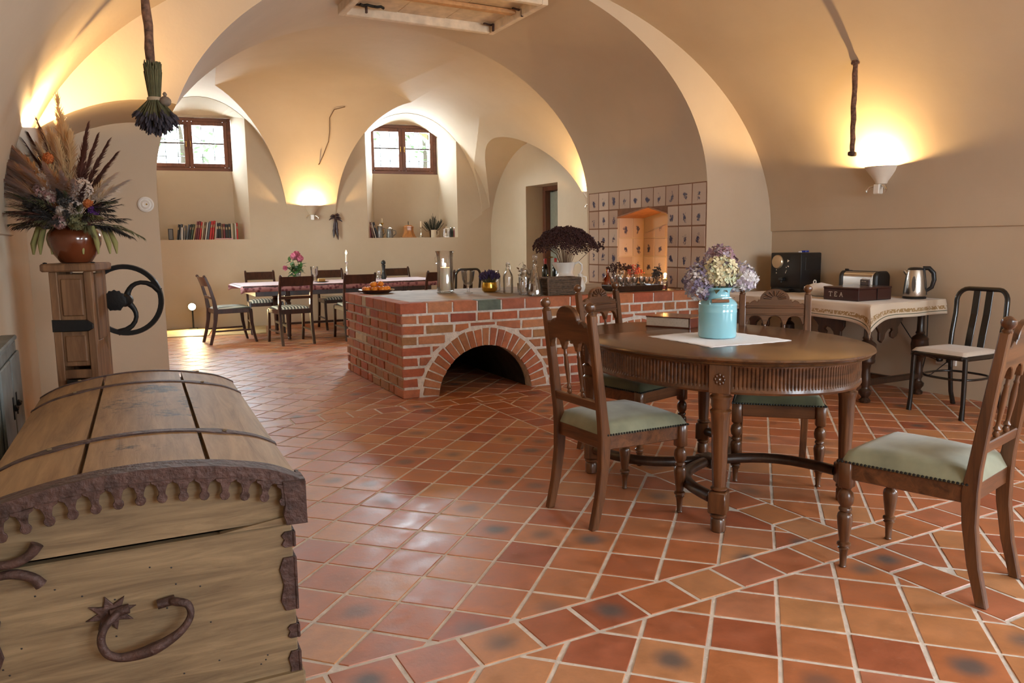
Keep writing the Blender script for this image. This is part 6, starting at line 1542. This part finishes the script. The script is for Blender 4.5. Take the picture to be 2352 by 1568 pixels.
bm = NB(); tube(bm, [hx*.050+Vector((0, 0, .243)), hx*.095+Vector((0, 0, .242)), hx*.128+Vector((0, 0, .205)), hx*.135+Vector((0, 0, .15)), hx*.120+Vector((0, 0, .09)), hx*.084+Vector((0, 0, .062))], [.016, .018, .018, .017, .016, .012], 10); obj('handle', bm, MT['blackplastic'], kt)
bm = NB(); tube(bm, [hx*.058+Vector((0, 0, .238)), hx*.066+Vector((0, 0, .18)), hx*.076+Vector((0, 0, .10)), hx*.082+Vector((0, 0, .03))], [.020, .020, .018, .014], 10, flat=.5, up=hx); obj('handle_spine', bm, MT['blackplastic'], kt)
bm = NB(); tube(bm, [-hx*.055+Vector((0, 0, .195)), -hx*.082+Vector((0, 0, .222))], [.020, .012], 8); obj('spout', bm, MT['steel'], kt)
MT['water'] = plain('kettle_gauge', (.10, .09, .08), .1, coat=.5)
gd = (-vx*.55-vy*.83).normalized(); Rg = Matrix(((gd.y, gd.x, 0), (-gd.x, gd.y, 0), (0, 0, 1))).to_4x4()
bm = NB(); prism(bm, [(.015*math.cos(2*PI*i/20), .12+.062*math.sin(2*PI*i/20)) for i in range(20)], .060, .0835, 'y', mat=Rg); obj('water_gauge', bm, MT['water'], kt, smooth=30)
cl = thing('cloth_bundle', 'crumpled white cloth bundle behind the tea box on the side table', 'cloth', (5.42, 4.53, ZS))
bm = NB(); ball(bm, (0, 0, .05), .11, 3, (1.0, 1.25, .52))
for v in bm.verts: v.co += v.normal*.018*mnoise.noise(v.co*22); v.co.z = max(v.co.z, .0)
obj('folded_cloth', bm, MT['linen'], cl, smooth=60)
bm = NB(); tube(bm, [(-.02+.016*math.cos(2*PI*i/14), .05, .115+.018*math.sin(2*PI*i/14)) for i in range(15)], .004, 6, caps=False); obj('ring', bm, MT['white'], cl)
MT['socket'] = plain('socket_plastic', (.75, .73, .68), .4)
sk = thing('wall_socket', 'white double wall socket with two dark plugs behind the metal chair', 'socket', (5.924, 3.70, .29), math.radians(90))
bm = NB(); box(bm, (0, .008, 0), (.17, .016, .085), bev=.004); obj('plate', bm, MT['socket'], sk, smooth=0)
for x in (-.042, .042):
    bm = NB(); lathe(bm, [(.001, .0), (.022, .0), (.020, .035), (.010, .045), (.001, .046)], 16, mat=M3((x, .014, 0), (-PI/2, 0, 0))); obj('plug', bm, MT['blackplastic'], sk, smooth=50)
for pts, lb in (([(5.90, 4.16, .74), (5.905, 4.10, .55), (5.905, 3.97, .39), (5.90, 3.85, .30), (5.875, 3.75, .285)], 'black cord hanging behind the side table, left one with the curve'), ([(5.90, 3.87, .74), (5.905, 3.868, .55), (5.905, 3.865, .32), (5.90, 3.90, .12), (5.89, 3.80, .16), (5.875, 3.665, .28)], 'black cord hanging straight to the wall socket with a low loop')):
    bm = NB(); tube(bm, pts, .004, 6); tag(obj('power_cord', bm, MT['blackplastic']), lb, 'cord', 'cords by the wall socket')

# ------------------------------------------------------------------ on the far dining table
ZT = .746
fv = thing('flower_vase', 'glass vase of pink flowers with green leaves on the far dining table', 'vase', (2.40, 10.9, ZT))
bm = NB(); lathe(bm, [(.001, 0), (.034, 0), (.040, .01), (.036, .08), (.048, .15), (.046, .15), (.033, .08), (.001, .015)], 24); obj('glass_body', bm, MT['glass'], fv, smooth=60)
MT['pinkf'] = plain('pink_petals', (.55, .14, .22), .7); MT['greenleaf'] = plain('green_leaves', (.05, .13, .03), .5, var=.3)
bmA, bmB = NB(), NB()
for k in range(9):
    a = U(0, 2*PI); e = Vector((math.cos(a)*U(.03, .14), math.sin(a)*U(.03, .14), U(.20, .36))); tube(bmA, [(0, 0, .02), e*.4+Vector((0, 0, .05)), e], .003, 5)
    for q in range(9): leaf(bmB, e*U(.45, .95)+Vector((0, 0, -.02)), (U(-1, 1), U(-1, 1), U(-.2, .7)), U(.08, .14), .05, n=3)
obj('stems', bmA, MT['greenleaf'], fv); obj('leaves', bmB, MT['greenleaf'], fv, smooth=0)
for p, r in (((-.04, 0, .36), .045), ((.03, -.02, .33), .04), ((.0, .03, .39), .035), ((-.17, 0, .20), .018)): flowerhead('flower_head', p, r, 40, .024, [MT['pinkf']], fv, cut=-1)
bottle('glass_hurricane', 'small glass hurricane beside the pink flowers on the far table', 2.63, 10.9, [(.03, 0), (.05, .004), (.03, .03), (.018, .06), (.05, .10), (.055, .21)], z=ZT, cat='lantern')
pl = thing('cheese_plate', 'small plate with a yellow wedge on the far dining table', 'plate', (2.66, 10.62, ZT)); bm = NB(); lathe(bm, [(.001, .002), (.05, 0), (.10, .012), (.098, .014), (.05, .006), (.001, .006)], 28); obj('plate', bm, MT['bowlwood'], pl, smooth=50)
MT['cheese'] = plain('cheese', (.62, .42, .14), .6); bm = NB(); prism(bm, [(-.05, -.03), (.05, 0), (-.05, .035)], .006, .05, 'z', bev=.003); obj('cheese_wedge', bm, MT['cheese'], pl, smooth=0)
def candlestick(label, loc, mt, h, ch, lit, group=None, k=1):
    t = thing('candlestick', label, 'candlestick', loc, 0, group)
    bm = NB(); lathe(bm, [(.001, 0), (.045*k, 0), (.046*k, .006), (.018*k, .018), (.009*k, .03), (.012*k, .05), (.008*k, .07), (.014*k, .10), (.017*k, .14*h/.27), (.008*k, .19*h/.27), (.010*k, .24*h/.27), (.020*k, .255*h/.27), (.019*k, h), (.001, h)], 20); obj('stick', bm, mt, t, smooth=50)
    bm = NB(); lathe(bm, [(.011*k, h), (.0105*k, h+ch), (.001, h+ch+.003)], 14); obj('candle', bm, MT['wax'], t, smooth=50)
    if lit: flame(t, h+ch, .065, .015)
    return t
cs = candlestick('silver candlestick with one lit candle on the far dining table', (3.10, 10.9, ZT), MT['silver'], .27, .10, True, k=1.25)
l = point('candle_light', (0, 0, .42), 1.5, (1, .55, .2), .015); l.parent = cs
pmn = thing('pepper_mill', 'tall black pepper mill on the far dining table', 'pepper mill', (3.655, 10.9, ZT)); bm = NB(); lathe(bm, [(.001, 0), (.034, 0), (.034, .06), (.026, .09), (.022, .15), (.030, .205), (.020, .212), (.001, .213)], 20); obj('body', bm, MT['blackplastic'], pmn, smooth=50)
bm = NB(); lathe(bm, [(.018, .213), (.032, .225), (.034, .25), (.022, .272), (.006, .278), (.001, .285)], 20); obj('turning_head', bm, MT['blackplastic'], pmn, smooth=50)
for i, x in enumerate((3.555, 3.60)):
    bottle('cruet', ['small clear glass cruet farther left of the black pepper mill', 'small clear glass cruet next to the black pepper mill'][i], x, 10.86+.06*i, [(.018, 0), (.022, .004), (.022, .06), (.012, .08), (.012, .10)], z=ZT, cat='cruet', group='cruets by the pepper mill', stop=([(.012, .10), (.014, .115), (.001, .12)], MT['silver']))

# ------------------------------------------------------------------ books and things in the two window niches
ZN = 1.3605; NR = math.atan2(BWT.y, BWT.x)
BC = {'black': (.015, .013, .012), 'grey': (.16, .15, .14), 'cream': (.55, .47, .33), 'tan': (.38, .27, .14), 'darkred': (.16, .018, .02), 'red': (.48, .02, .015), 'brown': (.14, .07, .035), 'white': (.62, .58, .52), 'olive': (.20, .17, .08), 'slate': (.09, .10, .12), 'green': (.05, .08, .05)}
for k, v in BC.items(): MT['b_'+k] = plain('book_cover_'+k, v, .5)
def shelf_book(px, w, h, col, lean, label, s=-.22, t0=None, depth=.17, group='books in the left window niche'):
    t = px; root = thing('book', label, 'book', bw(t, s, ZN), NR, group)
    dz = abs(math.sin(lean))*w/2
    Rm = Matrix.Translation((0, 0, dz)) @ Matrix.Rotation(lean, 4, 'Y')
    bm = NB(); tk = .004
    for x in (-w/2+tk/2, w/2-tk/2): box(bm, (x, 0, h/2), (tk, depth, h), bev=.001)
    box(bm, (0, -depth/2+tk/2, h/2), (w-2*tk, tk, h)); 
    bmesh.ops.transform(bm, matrix=Rm, verts=bm.verts); obj('cover', bm, MT['b_'+col], root, smooth=0)
    bm = NB(); box(bm, (0, .004, h/2), (w-2*tk, depth-.014, h-.010)); bmesh.ops.transform(bm, matrix=Rm, verts=bm.verts); obj('page_block', bm, MT['pages'], root, smooth=0)
    if col in ('red', 'darkred', 'black', 'brown', 'grey', 'green'):
        bm = NB(); box(bm, (0, -depth/2-.0006, h*.72), (w*.7, .0012, h*.16)); bmesh.ops.transform(bm, matrix=Rm, verts=bm.verts); obj('spine_label', bm, MT['b_tan'], root, smooth=0)
    return root
TPX = lambda px: .87+(px-384)*.00610
ordn = ['first', 'second', 'third', 'fourth', 'fifth', 'sixth', 'seventh', 'eighth', 'ninth', 'tenth', 'eleventh', 'twelfth', 'thirteenth', 'fourteenth', 'fifteenth', 'sixteenth', 'seventeenth', 'eighteenth', 'nineteenth', 'twentieth', 'twenty-first', 'twenty-second', 'twenty-third', 'twenty-fourth', 'twenty-fifth']
fr = thing('picture_frame', 'small black picture frame at the left end of the left window niche', 'frame', bw(.905, -.2, ZN), NR)
bm = NB()
for x in (-.030, .030): box(bm, (x, 0, .085), (.012, .015, .17), bev=.002)
for z in (.006, .164): box(bm, (0, 0, z), (.06, .015, .012), bev=.002)
obj('frame', bm, MT['b_black'], fr, smooth=0); bm = NB(); box(bm, (0, -.004, .085), (.05, .004, .15)); obj('picture', bm, MT['b_grey'], fr, smooth=0)
LB = [(1.00, .022, .235, 'black', .14), (1.030, .020, .24, 'slate', .16), (1.062, .026, .19, 'white', .05), (1.095, .022, .22, 'grey', .10), (1.128, .024, .235, 'slate', .20), (1.160, .020, .24, 'black', .20), (1.190, .022, .24, 'green', .20), (1.222, .018, .245, 'tan', .22), (1.252, .022, .28, 'darkred', .16), (1.282, .026, .285, 'darkred', .16), (1.312, .020, .27, 'red', .16), (1.340, .018, .265, 'cream', .15), (1.366, .022, .27, 'brown', .15), (1.394, .018, .265, 'white', .16), (1.424, .026, .28, 'slate', .17), (1.458, .028, .285, 'red', .16), (1.492, .024, .29, 'red', .15)]
LB2 = [(1.535, .016, .27, 'white', .10), (1.562, .030, .25, 'black', .06), (1.598, .028, .255, 'black', .03), (1.632, .024, .24, 'brown', 0), (1.664, .026, .24, 'darkred', 0), (1.700, .034, .235, 'black', 0), (1.742, .030, .24, 'black', 0), (1.778, .022, .25, 'cream', 0), (1.805, .018, .245, 'olive', 0), (1.830, .016, .25, 'white', 0), (1.852, .016, .255, 'red', 0)]
allb = LB + LB2
for i, (t, w, h, c, ln) in enumerate(allb):
    nm = {'darkred': 'dark red', 'slate': 'slate grey'}.get(c, c)
    same = [q for q in range(len(allb)) if allb[q][3] == c]; j = same.index(i)
    which = '' if len(same) == 1 else (' leftmost' if j == 0 else ' rightmost' if j == len(same)-1 else ' ' + ordn[j] + ' from the left')
    lb = '%s %s book%s in the left niche' % ('leaning' if ln > .08 else 'upright', nm, (',' + which + ' ' + nm + ' one,') if which else '')
    shelf_book(t, w, h, c, ln, lb)
t = thing('flat_book', 'thin red book lying flat before the upright books in the left niche', 'book', bw(1.66, -.10, ZN), NR); bm = NB(); box(bm, (0, 0, .003), (.27, .11, .004)); box(bm, (0, 0, .0175), (.27, .11, .004)); obj('cover', bm, MT['b_red'], t, smooth=0); bm = NB(); box(bm, (0, .003, .010), (.262, .10, .011)); obj('page_block', bm, MT['pages'], t, smooth=0)
GN = 'books in the right window niche'
for (x, w, h, c, ln, lb) in ((3.885, .034, .285, 'darkred', .10, 'tall dark red book leaning at the left end of the right window niche'), (3.93, .030, .26, 'brown', .16, 'brown book leaning second from the left in the right window niche'), (3.968, .016, .255, 'white', .24, 'thin white book leaning third from the left in the right window niche'), (4.004, .030, .26, 'black', .26, 'black book leaning nearest the steins in the right window niche')):
    shelf_book(x, w, h, c, -ln, lb, group=GN)
TPR = lambda c: 3.82+(820+c/5.06-845)*.00718
MT['stoneware'] = plain('grey_stoneware', (.17, .15, .13), .35, var=.4, vs=30, coat=.3)
def stein(label, t, h, r, mt):
    o = thing('stein', label, 'stein', bw(t, -.16, ZN), NR, 'steins in the right window niche')
    bm = NB(); lathe(bm, [(.001, 0), (r, 0), (r*1.04, .006), (r, .02), (r*.96, h*.5), (r*.9, h*.92), (r*.95, h), (r*.85, h), (.001, h-.01)], 22); obj('body', bm, mt, o, smooth=50)
    bm = NB(); lathe(bm, [(r*.96, h), (r*.7, h+.02), (.010, h+.03), (.012, h+.045), (.001, h+.05)], 20); obj('pewter_lid', bm, MT['silver'], o, smooth=50)
    bm = NB(); tube(bm, [(r*.9, 0, h*.85), (r*1.7, 0, h*.8), (r*1.75, 0, h*.45), (r*.95, 0, h*.2)], .008, 7); obj('handle', bm, mt, o)
stein('tall grey stoneware stein left of the other in the right window niche', TPR(285), .19, .048, MT['stoneware'])
stein('shorter tankard beside the wooden bell in the right window niche', TPR(395), .145, .058, MT['stoneware'])
candlestick('brass candlestick with thick white candle behind the steins in the right niche', bw(TPR(322), -.30, ZN), MT['brass'], .25, .07, False, 'candlesticks in the right window niche', k=1.5)
candlestick('slim silver candlestick right of the wooden bell in the right niche', bw(TPR(760), -.16, ZN), MT['silver'], .17, .10, False, 'candlesticks in the right window niche', k=1.1)
MT['bellwood'] = wood('honey_wood', (.30, .11, .028), (.50, .21, .06), 'z', 1, .3, coat=.3)
bl = thing('wooden_bell', 'large honey coloured wooden bell shaped clock case in the right window niche', 'ornament', bw(TPR(620), -.22, ZN), NR)
bm = NB(); lathe(bm, [(.001, 0), (.130, 0), (.132, .012), (.118, .022), (.112, .035), (.092, .08), (.083, .12), (.086, .165), (.090, .172), (.090, .185), (.072, .192), (.066, .205), (.001, .212)], 8, a0=PI/8); obj('bell_body', bm, MT['bellwood'], bl, smooth=20)
bm = NB(); tube(bm, [(0, 0, .21), (0, 0, .27)], .006, 6); obj('finial', bm, MT['blackiron'], bl)
MT['creamjug'] = plain('cream_stoneware', (.62, .52, .38), .3, coat=.4)
wj = thing('cream_jug', 'cream stoneware jug before the dark plant in the right window niche', 'jug', bw(TPR(905), -.12, ZN), NR); bm = NB(); lathe(bm, [(.001, 0), (.046, 0), (.048, .006), (.046, .10), (.050, .125), (.046, .125), (.042, .10), (.001, .01)], 24); obj('body', bm, MT['creamjug'], wj, smooth=50)
bm = NB(); tube(bm, [(.046, 0, .11), (.078, 0, .105), (.080, 0, .05), (.046, 0, .03)], .008, 7); obj('handle', bm, MT['creamjug'], wj)
pt = thing('potted_plant', 'dark bushy dried heather in a pot in the right window niche', 'plant', bw(TPR(925), -.30, ZN), NR); MT['heather'] = plain('dark_heather', (.035, .040, .028), .9, var=.4)
bm = NB(); lathe(bm, [(.001, 0), (.055, 0), (.075, .12), (.080, .125), (.070, .12), (.001, .10)], 22); obj('pot', bm, MT['bowlwood'], pt, smooth=50)
bm = NB()
for k in range(90):
    a, q = U(0, 2*PI), math.sqrt(R4.random()); cl_ = [(-.12, .30), (.0, .39), (.12, .32)][k % 3]
    e = Vector((cl_[0]+math.cos(a)*q*.075, math.sin(a)*q*.09, cl_[1]-.10*q+U(-.03, .03))); pts = [(e.x*.2, e.y*.2, .10), (e.x*.6, e.y*.6, e.z*.6), e]; tube(bm, pts, .0025, 4, caps=False)
    for j in range(16):
        f = U(.45, 1); p = Vector(pts[0]).lerp(e, f); leaf(bm, p, (U(-1, 1), U(-1, 1), U(0, 1)), U(.02, .04), .010, n=1)
obj('sprigs', bm, MT['heather'], pt, smooth=0, kind='stuff')
ln_ = thing('small_lantern', 'small square metal lantern in the right window niche', 'lantern', bw(TPR(1057), -.14, ZN), NR)
bm = NB()
for x in (-.036, .036):
    for y in (-.036, .036): box(bm, (x, y, .075), (.007, .007, .13), bev=.001)
box(bm, (0, 0, .006), (.085, .085, .012), bev=.002); box(bm, (0, 0, .143), (.085, .085, .010), bev=.002); obj('frame', bm, MT['silver'], ln_, smooth=0)
bm = NB(); lathe(bm, [(.042, .148), (.020, .170), (.012, .172), (.010, .182), (.001, .184)], 4, a0=PI/4); tube(bm, [(.018*math.cos(2*PI*i/12), 0, .197+.018*math.sin(2*PI*i/12)) for i in range(13)], .002, 5, caps=False); obj('roof', bm, MT['silver'], ln_, smooth=0)
bm = NB(); lathe(bm, [(.020, .012), (.020, .07), (.001, .072)], 14); obj('candle', bm, MT['wax'], ln_)
for i, (c, mt_) in enumerate(((1108, 'b_black'), (1132, 'b_green'), (1154, 'b_darkred'), (1172, 'b_slate'))):
    o = thing('small_bottle', ['black', 'dark green', 'dark red', 'slate grey'][i]+' small bottle at the right end of the right window niche', 'bottle', bw(TPR(c), -.12-.05*(i % 2), ZN), NR, 'small bottles in the right window niche')
    bm = NB(); lathe(bm, [(.001, 0), (.018, 0), (.019, .004), (.019, .10), (.010, .125), (.009, .150), (.001, .151)], 14); obj('glass_body', bm, MT[mt_], o, smooth=50)
    bm = NB(); lathe(bm, [(.0105, .148), (.0105, .165), (.001, .166)], 10); obj('cap', bm, MT['b_tan'] if i % 2 else MT['silver'], o, smooth=50)

# ------------------------------------------------------------------ wire on the back vault and the iron spike at the left springing
dg = bpy.context.evaluated_depsgraph_get()
def vault(a, b, z0=1.9):
    h = SC.ray_cast(dg, Vector((a, b, z0)), Vector((0, 0, 1))); return h[1].z if h[0] else z0
wp = [(3.30, 11.35), (3.16, 11.42), (3.13, 11.60), (3.17, 11.78), (3.18, 11.90), (3.13, 12.02), (3.08, 12.10)]
t = bpy.data.objects['vault_wire']; bm = NB()
pts = [Vector((a, b, vault(a, b)-.010-.012*(i % 2))) for i, (a, b) in enumerate(wp)]; tube(bm, pts, .006, 6)
tube(bm, [pts[-1], pts[-1]+Vector((-.03, -.05, -.02))], .008, 6); obj('wire', bm, MT['wire'], t)
sk2 = thing('iron_spike', 'thin iron spike sticking out of the arch springing near the left window', 'spike', (.44, 5.75, 2.13))
bm = NB(); tube(bm, [(0, 0, 0), (.05, -.03, -.02), (.12, -.06, -.06)], [.006, .005, .003], 6); obj('spike', bm, MT['iron'], sk2)
bm = NB(); ball(bm, (0, 0, 0), .012, 1); obj('mortar_plug', bm, MT['plaster'], sk2)
